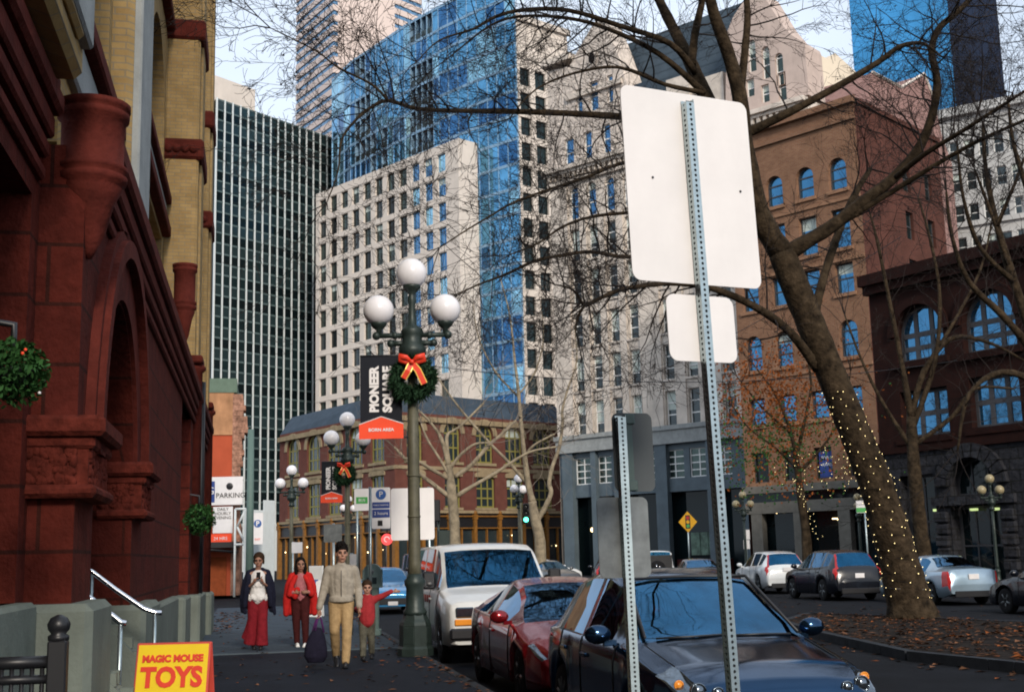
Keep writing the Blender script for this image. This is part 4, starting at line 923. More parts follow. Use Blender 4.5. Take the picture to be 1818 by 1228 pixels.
# ================================================================ street furniture
def lamp_kind(iron, pole, gl):
    """three globe lamp: the proto stands at the origin; arms along local x"""
    t = thing('street_lamp', 'x', 'street lamp', group='three globe street lamps')
    b = MB(); o8 = 8
    b.lathe([(.30, 0), (.30, .12), (.27, .16), (.265, .50), (.25, .55), (.22, .60), (.19, .68)], o8, sm=False)
    b.lathe([(.19, .66), (.20, .72), (.16, .78), (.145, 1.10), (.17, 1.16), (.18, 1.22), (.14, 1.28), (.12, 1.34)], 20); obj('base', b, [iron], t)
    for k in range(4):
        d = MB(); a = pi/4+k*pi/2; d.box(-.09, .09, -.005, .012, .2, .47, b=.005); obj('base_panel', d, [iron], t, Mx.Rotation(a+pi/8, 4, 'Z') @ Mx.Translation((0, -.25, 0)))
    p = MB(); p.lathe([(.125, 1.3), (.105, 1.5), (.10, 3.3), (.088, 4.75)], 20, wob=-.07); 
    for z in (2.28, 2.97): p.lathe([(.112, z), (.112, z+.03)], 20)
    obj('pole', p, [pole], t)
    c = MB(); c.lathe([(.12, 4.7), (.17, 4.75), (.13, 4.82), (.11, 4.95), (.20, 5.03), (.24, 5.12), (.24, 5.20), (.18, 5.26), (.17, 5.42), (.20, 5.48), (.17, 5.54), (.08, 5.60), (.07, 5.75), (.055, 5.95), (.075, 6.02), (.07, 6.1), (.05, 6.14), (.12, 6.22), (.15, 6.26), (.16, 6.31)], 16)
    obj('column_head', c, [iron], t)
    for s_ in (-1, 1):
        a = MB(); a.tube([(s_*.1, 0, 5.42), (s_*.62, 0, 5.42)], .045, 8); a.ball((s_*.62, 0, 5.42), .075, 10, 8); a.ball((s_*.3, 0, 5.42), .065, 10, 8)
        a.tube([(s_*.1, 0, 5.28), (s_*.37, 0, 5.28)], .05, 8); a.ball((s_*.37, 0, 5.28), .07, 10, 8)
        a.lathe([(.05, 5.42), (.045, 5.52), (.10, 5.56), (.13, 5.60), (.155, 5.66)], 14, (s_*.58, 0, 0)); obj('arm', a, [iron], t)
        g = MB(); g.ball((0, 0, 0), .268, 28, 18); obj('globe', g, [gl], t, Mx.Translation((s_*.58, 0, 5.87)))
    g = MB(); g.ball((0, 0, 0), .268, 28, 18); obj('globe', g, [gl], t, Mx.Translation((0, 0, 6.52)))
    return t
m_globeo = mat('amber_tinted_globe', (.32, .27, .16), .3, var=.1)
lamp = lamp_kind(m_green, m_bronze, m_globe)
dkl = lamp_kind(m_green, m_green, m_globeo)
def lamp_at(proto, u, D, vtop, rz, label, first=False, zb=0.0):
    p = px(u, 1000, D); k = (zat(vtop, p)-zb)/6.77
    M = Mx.Translation((p.x, p.y, zb)) @ Mx.Rotation(rz, 4, 'Z') @ Mx.Scale(k, 4)
    if first: proto.matrix_local = M; MW[proto.name] = M; proto['label'] = label; return p, k
    dup(proto, M, label); return p, k
pL = gnd(736, 1163); dL = (pL-CAM).dot(H2)
LP, LK = lamp_at(lamp, 736, dL, 461, -YAW+.03, 'large three globe lamp beside the kerb with bronze coloured pole and wreath', True)
L2, K2 = lamp_at(lamp, 617, 38, 732, -YAW+.5, 'three globe lamp with a small wreath and banner behind the man')
lamp_at(lamp, 517, 50, 826, -YAW, 'slim three globe lamp in front of the left end of the brick corner building')
lamp_at(lamp, 924, 70, 842, -YAW+1.1, 'three globe lamp next to the green traffic signal', zb=RZ)
lamp_at(lamp, 619, 72, 880, -YAW+1.0, 'farthest three globe lamp showing low behind the small banner', zb=RZ)
lamp_at(dkl, 1325, 60, 872, -YAW+.3, 'dark lamp with dull amber globes between the grey shopfront and orange brick building', True, RZ)
lamp_at(dkl, 1770, 46, 842, -YAW+.2, 'dark lamp with dull globes before the rough stone entrance arch', zb=RZ)
lamp_at(dkl, 1530, 58, 876, -YAW+1.4, 'dark lamp half hidden by the trunk with fairy lights', zb=RZ)
# banners
def banner(P, k, w_, h, dx, z0, label, lines, small):
    M = Mx.Translation((P.x, P.y, 0)) @ Mx.Rotation(-YAW, 4, 'Z') @ Mx.Translation((dx, -.03, z0))
    t = thing('banner', label, 'banner', M, 'black PIONEER SQUARE lamp banners')
    red = .17*h
    b = MB(); b.prism([(0, red+.02), (w_, red+.02), (w_, h), (0, h)], -.006, .006); obj('banner_cloth', b, [m_bannerk], t)
    r = MB(); r.prism([(-.02, 0), (w_+.02, 0), (w_+.02, red), (w_/2, red+.09*h), (-.02, red)], -.022, -.012); obj('red_roof_shape', r, [m_orange], t)
    e = MB(); 
    for a, b_ in (((-.02, red), (w_/2, red+.09*h)), ((w_/2, red+.09*h), (w_+.02, red))): e.tube([(a[0], -.017, a[1]+.006), (b_[0], -.017, b_[1]+.006)], .011, 4, sm=False)
    obj('white_edge', e, [m_signw], t)
    rr = MB(); 
    for z in (h+.01, ): rr.tube([(0, 0, z), (w_+.28, 0, z)], .018, 6)
    rr.tube([(w_*.2, 0, .02), (w_+.28, 0, .02)], .016, 6); obj('rail', rr, [m_black], t)
    hh = h*.66; sz_ = w_*.235
    for q, cx in (('PIONEER', .345), ('SQUARE', .66)):
        text(q, sz_*1.22, m_signw, t, Mx.Translation((w_*cx, -.012, red+.075*h+hh/2+.03)) @ Mx.Rotation(-pi/2, 4, 'Y'), off=.010*w_/.65, sx=hh/(sz_*1.22)/(4.75 if q == 'PIONEER' else 4.45), name='banner_lettering')
    text('BORN AREA', w_*.105, m_signw, t, Mx.Translation((w_/2, -.028, red*.62)), off=.002, sx=1.05, name='small_lettering')
def boxpx(P, u0, u1, v0, v1):
    """width, height, offset and base height of a picture rectangle on the upright plane facing the camera through P"""
    f = Fac(P, P+RT); a, b = f.sz(u0, (v0+v1)/2)[0], f.sz(u1, (v0+v1)/2)[0]; um = (u0+u1)/2
    z0_, z1_ = f.sz(um, v1)[1], f.sz(um, v0)[1]; return b-a, z1_-z0_, a, z0_
w_, h, dx, z0_ = boxpx(LP, 640, 714, 633, 779); banner(LP, LK, w_, h, dx, z0_, 'big black PIONEER SQUARE banner on the large lamp by the kerb', 0, 0)
w_, h, dx, z0_ = boxpx(L2, 571, 607, 820, 892); banner(L2, K2, w_, h, dx, z0_, 'small distant black banner with red foot on the second lamp', 0, 1)
# wreaths
def wreath(P, u, v, r_px, label, seed):
    f = Fac(P, P+RT); a, z = f.sz(u, v); R_ = f.sz(u+r_px, v)[0]-a
    M = f.M @ Mx.Translation((a, -.22*R_/.42, z))
    t = thing('wreath', label, 'wreath', M, 'fir wreaths with red bows'); rn = random.Random(seed)
    w = MB(); rm = R_*.68; rt_ = R_*.30
    for i in range(2600):
        th = rn.uniform(0, 2*pi); ph = rn.uniform(0, 2*pi); c = V((cos(th)*rm, 0, sin(th)*rm)); o = V((cos(th)*cos(ph), sin(ph)*.9, sin(th)*cos(ph)))
        b0 = c+o*rt_*.55; tip = c+(o+V((rn.uniform(-.5, .5), rn.uniform(-.5, .5), rn.uniform(-.5, .5))))*rt_*rn.uniform(.95, 1.3); s_ = (tip-b0).cross(V((rn.random(), rn.random(), rn.random()))).normalized()*.05*R_
        w.add([b0-s_, b0+s_, tip], [(0, 1, 2)])
    w.tube([(cos(k*pi/12)*rm, 0, sin(k*pi/12)*rm) for k in range(25)], rt_*.75, 8); obj('fir_ring', w, [m_fir], t)
    bw = MB(); zz = R_*.62
    def ribbon(pts, wd, m=0, g=False):
        pts = [V(p) for p in pts]; vs = []
        for i, p in enumerate(pts):
            d = (pts[min(i+1, len(pts)-1)]-pts[max(i-1, 0)]).normalized(); n_ = d.cross(V((0, 1, 0))).normalized()*wd
            vs += [p-n_, p-n_*.72, p+n_*.72, p+n_]
        k = len(pts)
        for off in (0, .012):
            for i in range(k-1):
                for j, mm in ((0, 1), (1, 0), (2, 1)):
                    q = [vs[i*4+j], vs[i*4+j+1], vs[i*4+j+5], vs[i*4+j+4]]; bw.add([x+V((0, off, 0)) for x in q], [(0, 1, 2, 3) if off == 0 else (3, 2, 1, 0)], mm if g else 0)
    y = -.36*R_
    for s_ in (-1, 1):
        bw.tube([(0, y, zz), (s_*.22*R_, y-.08, zz+.17*R_), (s_*.46*R_, y-.04, zz+.24*R_), (s_*.5*R_, y, zz+.08*R_), (s_*.25*R_, y-.02, zz-.02*R_), (0, y, zz)], [.05*R_, .11*R_, .14*R_, .12*R_, .1*R_, .05*R_], 8, ell=.55)
        ribbon([(s_*.03*R_, y-.02, zz-.03), (s_*.2*R_+.02, y-.05, zz-.35*R_), (s_*.42*R_+.03, y-.03, zz-.78*R_-.05*s_)], .14*R_, g=True)
    bw.ball((0, y-.05, zz), .1*R_, 10, 8); obj('bow', bw, [m_redbow, m_gold], t)
wreath(LP, 735, 675, 43, 'big dark fir wreath with red gold edged bow on the large lamp', 1)
wreath(L2, 613, 842, 21, 'small fir wreath with orange red bow on the second lamp', 2)
# ---- perforated sign posts seen from behind
def rpanel(w_, h, r, th=.006, y=0.0):
    b = MB(); pl = []
    for cx, cz, a0 in ((w_/2-r, r, -pi/2), (w_/2-r, h-r, 0), (-w_/2+r, h-r, pi/2), (-w_/2+r, r, pi)):
        for k in range(7): a = a0+k*pi/12; pl.append((cx+r*cos(a), cz+r*sin(a)))
    b.prism(pl, y, y+th); return b
def post(name, label, cat, ub, vb, ut, vt, D, wp, rz, parts):
    """square perforated post through two picture points at one distance; parts = panels as picture rectangles"""
    Pt = px(ut, vt, D); Pb = px(ub, vb, D*.99); d = (Pt-Pb).normalized(); n0 = (Pb.z+.0)/d.z; foot = Pb-d*n0
    x_ = (RT*cos(rz)+H2*sin(rz)); x_ = (x_-d*x_.dot(d)).normalized(); y_ = d.cross(x_)
    M = Mx(((x_.x, y_.x, d.x, foot.x), (x_.y, y_.y, d.y, foot.y), (x_.z, y_.z, d.z, foot.z), (0, 0, 0, 1)))
    t = thing(name, label, cat, M); Lp = (Pt-foot).length; h = wp/2; b = MB()
    z = 0.0; r = .0075; n = int(Lp/.0254); t_ = .003
    for s_ in (-1, 1):        # front wall with holes
        pass
    hs = [[(r*cos(k*pi/4), .0254*(i+.5)+r*sin(k*pi/4)) for k in range(8)] for i in range(n)]
    for i in range(n):
        c = MB(); wall(c, rect(-h, h, .0254*i, .0254*(i+1)), [hs[i]], .004, -h); b.merge(c)
        if i > n-130: c = MB(); wall(c, rect(-h, h, .0254*i, .0254*(i+1)), [hs[i]], .004, -h); b.merge(c, Mx.Rotation(-pi/2, 4, 'Z'))
    b.box(h-.002, h, -h+.001, h, 0, Lp); b.box(-h, h, h-.002, h, 0, Lp)
    b.box(-h, -h+.002, -h+.001, h, 0, Lp-130*.0254); b.box(-h+.004, h-.004, -h+.008, -h+.010, 0, Lp-.01, 1)
    obj('post', b, [m_steel, m_black], t)
    Mi = M.inverted()
    for (u0, u1, v0, v1, rr, m, nm, lab) in parts:
        # panel plane lies behind the post
        o = M @ V((0, h+.004, 0)); pts = []
        for u, v in ((u0, v0), (u1, v0), (u1, v1), (u0, v1)):
            r_ = ray(u, v); k = (o-CAM).dot(y_)/r_.dot(y_); pts.append(Mi @ (CAM+r_*k))
        xa = (pts[0].x+pts[3].x)/2; xb = (pts[1].x+pts[2].x)/2; za = (pts[2].z+pts[3].z)/2; zb = (pts[0].z+pts[1].z)/2
        q = obj(nm, rpanel(xb-xa, zb-za, rr), [m], t, Mx.Translation(((xa+xb)/2, h+.004, za)))
        if lab: q['label'] = lab
        bb = MB()
        for zz in (.08, .5, .92): bb.lathe([(.009, 0), (.009, .006), (.004, .008)], 6, (0, 0, 0)); 
        for zz, xx in ((.53, -.30), (.51, .39)):
            if nm == 'large_panel': bb = MB(); bb.prism([(.006*cos(a*pi/4), .006*sin(a*pi/4)) for a in range(8)], -.004, 0); obj('bolt', bb, [m_black], t, Mx.Translation(((xa+xb)/2+xx*(xb-xa), h+.004, za+(zb-za)*zz)))
    return t, M, Lp
post('sign_post', 'tall perforated steel post carrying two blank white sign backs in the foreground', 'sign', 1302, 1228, 1220, 178, 5.7, .0445, .46,
     [(1113, 1337, 169, 504, .045, m_signw, 'large_panel', ''), (1186, 1305, 525, 642, .045, m_signw, 'small_panel', '')])
t, M, Lp = post('sign_post', 'shorter perforated steel post with two bare grey sign backs left of the tall one', 'sign', 1126, 1228, 1101, 737, 7.2, .05, .28,
     [(1089, 1160, 733, 872, .04, mat('dark_grey_sign_back', (.045, .055, .06), .5, var=.12), 'upper_panel', 'dark grey upper sign back'), (1062, 1153, 882, 1025, .04, m_alum, 'lower_panel', 'dull bare metal lower sign back')])
b = MB(); 
for v in (743, 862): 
    zz = (px(1115, v, 7.2)-M.translation).dot(V((M[0][2], M[1][2], M[2][2]))); b.box(.03, .085, -.012, .035, zz-.03, zz+.03, b=.004)
b.box(.032, .07, .0, .03, (px(1115, 868, 7.2)-M.translation).z, (px(1115, 740, 7.2)-M.translation).z); obj('bracket', b, [mat('green_grey_bracket', (.05, .085, .08), .5)], t)
# ---- blank white sign behind the large lamp, and the parking signs
def signpost(name, label, u0, u1, v0, v1, D, mats, rad=.06, pu=None, rz=0, zb=0.0, cat='sign', th=.01, pm=None):
    a, b_ = px(u0, (v0+v1)/2, D), px(u1, (v0+v1)/2, D); f = Fac(a, b_); zt, z0_ = f.sz((u0+u1)/2, v0)[1], f.sz((u0+u1)/2, v1)[1]
    po = f.sz(pu, v1)[0]-f.L/2 if pu else 0
    t = thing(name, label, cat, f.M @ Mx.Translation((f.L/2, 0, zb)))
    obj('panel', rpanel(f.L, zt-z0_, rad, th), mats, t, Mx.Translation((0, -.01, z0_-zb)))
    p_ = MB(); p_.tube([(po, .035, 0), (po, .035, zt-zb+.02)], .03, 8); obj('post', p_, [pm or m_steel], t)
    return t, f.L, z0_-zb, zt-zb
signpost('sign_post', 'blank white sign back behind the large lamp pole above the van', 694, 771, 866, 958, 24.5, [m_signw], .05, 762, zb=RZ)
t, w_, a, b = signpost('parking_sign', 'tall parking sign with blue P disc and blue panels left of the blank white sign', 660, 693, 865, 938, 26, [m_signw], .03, 657)
q = MB(); q.prism([(w_*.28*cos(k*pi/10), b-(b-a)*.17+w_*.28*sin(k*pi/10)) for k in range(20)], -.018, -.011); obj('disc', q, [m_blue], t); text('P', w_*.42, m_signw, t, Mx.Translation((0, -.026, b-(b-a)*.17)))
for k, (z_, hh, m_) in enumerate(((.57, .15, m_navy), (.37, .2, m_blue))): q = MB(); q.box(-w_*.47, w_*.47, -.017, -.011, a+(b-a)*(z_-hh/2), a+(b-a)*(z_+hh/2)); obj('blue_panel', q, [m_navy], t)
text('PUBLIC PARKING', w_*.105, m_signw, t, Mx.Translation((0, -.022, a+(b-a)*.57))); text('2 hours', w_*.24, m_signw, t, Mx.Translation((0, -.022, a+(b-a)*.37)))
q = MB(); q.box(-.07, .03, -.016, -.011, a+(b-a)*.07, a+(b-a)*.2); obj('pictogram', q, [m_black], t)
t, w_, a, b = signpost('bus_stop_sign', 'small white sign with a green block beside the second lamp', 629, 656, 867, 906, 38, [m_signw], .04, 634)
q = MB(); q.box(-w_*.38, w_*.38, -.017, -.011, a+(b-a)*.32, a+(b-a)*.62); obj('green_block', q, [m_grn], t); text('BUS', w_*.26, m_signw, t, Mx.Translation((0, -.022, a+(b-a)*.47)))
signpost('sign_post', 'plain grey sign back left of the second lamp', 575, 607, 930, 962, 30, [m_alum], .03, 592)
signpost('sign_post', 'small white square sign low in front of the ochre shopfront', 518, 537, 962, 981, 44, [m_signw], .02, 520)
signpost('sign_post', 'small white sign partly hidden behind the man and his head', 621, 633, 983, 1004, 27, [m_signw], .02, 624)
# round red neon sign, sandwich boards
p = px(687, 957, 60); t = thing('round_sign', 'round red lit shop sign with a white mark below the parking sign', 'sign', Mx.Translation(p) @ Mx.Rotation(-YAW, 4, 'Z'))
q = MB(); n_ = 24; q.prism([(.27*cos(k*2*pi/n_), .27*sin(k*2*pi/n_)) for k in range(n_)], -.05, .05); obj('disc', q, [mat('red_lit_sign', (.9, .06, .06), .5, var=0, emit=.6)], t)
q = MB(); q.tube([(.12*cos(k*2*pi/16), -.06, .12*sin(k*2*pi/16)) for k in range(13)], .025, 6); obj('ring_mark', q, [m_signw], t)
q = MB(); q.tube([(0, .05, .25), (0, .05, .9), (0, .8, .9)], .03, 6); obj('bracket', q, [m_black], t)
def aboard(name, label, u0, u1, v0, v1, mats, D, H_, cat='sandwich board'):
    a, b_ = px(u0, v0, D), px(u1, v0, D); f = Fac(a, b_); w_ = f.L
    t = thing(name, label, cat, f.M @ Mx.Translation((w_/2, 0, 0)))
    for s_, nm in ((1, 'front_board'), (-1, 'back_board')):
        q = MB(); q.box(-w_/2, w_/2, -.012, .012, 0, H_, b=.006); o = obj(nm, q, [mats[1]], t, Mx.Translation((0, .0 if s_ == 1 else .5, 0)) @ Mx.Rotation(-.24*s_, 4, 'X'))
    q = MB(); q.box(-w_/2+.016, w_/2-.016, -.016, -.0125, .03, H_-.016); obj('face', q, [mats[0]], t, Mx.Rotation(-.24, 4, 'X'))
    return t, w_, Mx.Rotation(-.24, 4, 'X')
D = 9.6; zt = px(308, 1146, D).z; t, w_, Rm = aboard('sandwich_board', 'yellow sandwich board reading MAGIC MOUSE TOYS with red border', 228, 362, 1146, 1228, [mat('yellow_board', (.72, .50, 0), .5, var=.05), mat('red_board_edge', (.5, .06, .04), .5)], D, zt/cos(.24)+.01)
m_rtxt = mat('red_board_print', (.62, .035, .01), .6, var=.05); Hb = zt/cos(.24)+.01
text('MAGIC MOUSE', w_*.125, m_rtxt, t, Rm @ Mx.Translation((0, -.019, Hb-.125)), off=.004, sx=.98, name='MAGIC_MOUSE_lettering'.lower()); text('TOYS', w_*.36, m_rtxt, t, Rm @ Mx.Translation((.0, -.019, Hb-.27)), off=.009, sx=.92, name='toys_lettering')
text('Four Floors of Fun', w_*.088, mat('grey_green_print', (.25, .30, .12), .6), t, Rm @ Mx.Translation((0, -.019, Hb-.40)), name='small_lettering'); text('MAGIC MOUSE', w_*.1, m_rtxt, t, Rm @ Mx.Translation((0, -.019, Hb-.52)), off=.003, name='small_lettering')
D = 36; zt = px(565, 1004, D).z; t, w_, Rm = aboard('sandwich_board', 'white sandwich board with a blue P behind the two women', 547, 571, 1004, 1050, [m_signw, m_white], D, zt/cos(.24))
text('P', w_*.5, m_blue, t, Rm @ Mx.Translation((0, -.02, zt*.72)), off=.012); text('PARKING', w_*.16, m_black, t, Rm @ Mx.Translation((0, -.02, zt*.38)))
# parking pay station
p = gnd(662, 1128); t = thing('pay_station', 'grey green parking pay station with rounded head behind the child', 'parking meter', Mx.Translation(p) @ Mx.Rotation(-YAW, 4, 'Z'))
zt = zat(1000, p); q = MB(); q.box(-.13, .13, -.1, .1, .12, zt-.42, b=.02); q.box(-.17, .17, -.14, .14, 0, .14, b=.02); obj('pedestal', q, [mat('grey_green_casing', (.10, .15, .14), .5, var=.1)], t)
q = MB(); q.prism([(-.2, zt-.5), (.2, zt-.5), (.2, zt-.12)]+[(.2*cos(k*pi/10), zt-.2+.2*sin(k*pi/10)) for k in range(11)]+[(-.2, zt-.12)], -.13, .13); obj('head', q, [mat('grey_green_head', (.13, .19, .18), .45, var=.1)], t)
q = MB(); q.box(-.1, .1, -.145, -.13, zt-.42, zt-.28, b=.005); obj('screen', q, [m_glassd], t); q = MB(); q.lathe([(.05, 0), (.05, .01)], 12); obj('dial', q, [m_alum], t, Mx.Translation((0, -.13, zt-.16)) @ Mx.Rotation(pi/2, 4, 'X'))
# yellow signal ahead sign
p = px(1221, 926, 62); t = thing('warning_sign', 'yellow diamond signal ahead warning sign in front of the grey shopfront', 'sign', Mx.Translation((p.x, p.y, RZ)) @ Mx.Rotation(-YAW, 4, 'Z'))
z_ = p.z-RZ; q = MB(); q.prism([(-.46, z_), (0, z_-.52), (.46, z_), (0, z_+.52)], -.02, 0); obj('panel', q, [m_yell], t)
q = MB(); q.box(-.12, .12, -.03, -.021, z_-.33, z_+.33, b=.004); obj('signal_symbol', q, [m_black], t)
for dz, m_ in ((.2, m_tail), (0, m_yell), (-.2, m_grn)): q = MB(); q.prism([(.085*cos(k*pi/8), z_+dz+.085*sin(k*pi/8)) for k in range(16)], -.036, -.031); obj('symbol_light', q, [m_], t)
q = MB(); q.tube([(0, .03, 0), (0, .03, z_+.5)], .035, 8); obj('post', q, [m_steel], t)
# traffic signal
p = px(934, 922, 66); t = thing('traffic_signal', 'traffic signal showing green beside the bare tree in the middle distance', 'traffic light', Mx.Translation((p.x, p.y, RZ)) @ Mx.Rotation(-YAW, 4, 'Z'))
z_ = p.z-RZ; q = MB(); q.box(-.17, .17, -.1, .12, z_-.2, z_+.85, b=.03); 
for k in range(3): q.tube([(0, -.1, z_+.33*k), (0, -.3, z_+.33*k)], .15, 12, cap=False)
obj('signal_head', q, [m_black], t)
for k, m_ in enumerate((m_tl_g, m_black, m_black)): q = MB(); q.ball((0, -.1, z_+.33*k), .13, 12, 8, sq=(1, .4, 1)); obj('signal_lens', q, [m_], t)
q = MB(); q.tube([(-.25, .1, 0), (-.25, .1, z_+.9)], .06, 8); q.tube([(-.25, .1, z_+.4), (0, .1, z_+.4)], .03, 6); obj('post', q, [m_bronze], t)
p = px(774, 905, 62); t = thing('traffic_signal', 'dark traffic signal seen from behind right of the blank white sign', 'traffic light', Mx.Translation((p.x, p.y, RZ)) @ Mx.Rotation(-YAW, 4, 'Z'))
z_ = p.z-RZ; q = MB(); q.box(-.2, .2, -.1, .2, z_-.55, z_+.5, b=.03); obj('signal_head', q, [m_black], t); q = MB(); q.box(.1, .7, -.05, .15, z_-2.0, z_-1.0, b=.03); obj('signal_box', q, [m_green], t); q = MB(); q.tube([(.1, .3, 0), (.1, .3, z_+.5)], .06, 8); obj('post', q, [m_green], t)
# bus stop sign right
t, w_, a, b = signpost('bus_stop_sign', 'white and green sign on a slim post just left of the lit trunk', 1520, 1538, 888, 910, 44, [m_signw], .02, 1536, zb=RZ)
q = MB(); q.box(-w_/2, w_/2, -.018, -.011, a+.02, a+(b-a)*.42); obj('green_block', q, [m_grn], t)
# notices on the grey pillar
for k, (v0, v1) in enumerate(((940, 957), (958, 974))):
    signpost('notice', ['upper', 'lower'][k]+' of two white notices under the amber globe lamp', 1320, 1331, v0, v1, 60.5, [m_signw], .01, 1325, zb=RZ)
# handrails at the entrance
def rail(label, pts):
    t = thing('handrail', label, 'handrail', loc=(pts[0][0], pts[0][1], 0), group='steel handrails at the arched entrance'); b_ = V((pts[0][0], pts[0][1], 0))
    q = MB(); q.tube([V(p)-b_ for p in pts], .024, 10); obj('rail', q, [m_chrome], t)
    for k in (1, len(pts)-2):
        q = MB(); c = V(pts[k])-b_; q.tube([(c.x, c.y, 0), c], .018, 8); obj('post', q, [m_steel], t)
def onY(u, v, Y): r = ray(u, v); return CAM+r*(Y/r.y)
rail('upper steel handrail running down from the arched entrance', [onY(150, 1008, 12.1), onY(163, 1014, 12.1), onY(205, 1046, 12.1), onY(255, 1080, 12.1), onY(275, 1087, 12.1), onY(287, 1087, 12.1)])
rail('shorter lower handrail with a brass end at the arched entrance', [onY(150, 1055, 10.3), onY(162, 1063, 10.3), onY(190, 1085, 10.3), onY(214, 1104, 10.3), onY(224, 1106, 10.3)])
# dark iron railing at bottom left
t = thing('iron_railing', 'dark iron railing with a ball topped post at the bottom left corner', 'railing', loc=(-1.0, 6.4, 0))
pp = [onY(u, v, 6.45) for u, v in ((104, 1128), (-60, 1165))]
q = MB(); c = pp[0]-V((-1.0, 6.4, 0)); q.box(c.x-.045, c.x+.045, c.y-.045, c.y+.045, 0, c.z-.02, b=.008); q.lathe([(.03, 0), (.05, .01), (.05, .03), (.035, .04), (.05, .06), (.055, .085), (.04, .115), (.01, .13)], 14, (c.x, c.y, c.z-.03)); obj('post', q, [m_black], t)
d = pp[1]-V((-1.0, 6.4, 0)); q = MB()
for dz in (-.12, -.2, -.75): q.tube([(c.x, c.y, c.z+dz), (d.x, d.y, c.z+dz)], .022 if dz < -.15 else .03, 8)
for k in range(9): x = c.x+(d.x-c.x)*(k+.5)/9; q.tube([(x, c.y, c.z-.75), (x, c.y, c.z-.12)], .011, 6)
obj('rails', q, [m_black], t)
# hanging baskets
def basket(label, u, v, Y, r, seed, fl):
    p = onY(u, v, Y); t = thing('flower_basket', label, 'hanging basket', loc=p, group='hanging flower baskets'); rn = random.Random(seed); q = MB()
    for i in range(1500):
        d = V((rn.gauss(0, 1), rn.gauss(0, 1), rn.gauss(0, 1))).normalized()*r*rn.uniform(.45, 1.0)**.5; d.z = d.z*.85-(.25*r if rn.random() < .3 else 0)
        a = V((rn.gauss(0, 1), rn.gauss(0, 1), rn.gauss(0, 1))).normalized()*r*.11; b = a.cross(V((rn.random(), rn.random(), 1))).normalized()*r*.06
        q.add([d-a, d+b, d+a, d-b], [(0, 1, 2, 3)])
    obj('foliage', q, [m_leafg], t); q = MB(); q.lathe([(.05*r, -.6*r), (.35*r, -.5*r), (.55*r, -.1*r), (.56*r, 0)], 12); obj('basket', q, [m_black], t)
    q = MB(); q.tube([(0, 0, 0), (0, 0, r*1.25), (-r*1.2, 0, r*1.45)], .02, 6); obj('bracket', q, [m_black], t)
    for i in range(fl):
        q = MB(); d = V((rn.uniform(.2, 1), rn.uniform(-1, 0), rn.uniform(-.8, .9))).normalized()*r*1.02; q.ball(d, .009, 6, 5, i % 2); obj('flower', q, [m_orange, m_signw], t)
basket('leafy hanging basket with orange flowers at the left edge', 22, 655, 6.7, .185, 1, 3)
basket('round green hanging basket near the far end of the left building', 353, 918, 23.5, .31, 2, 0)
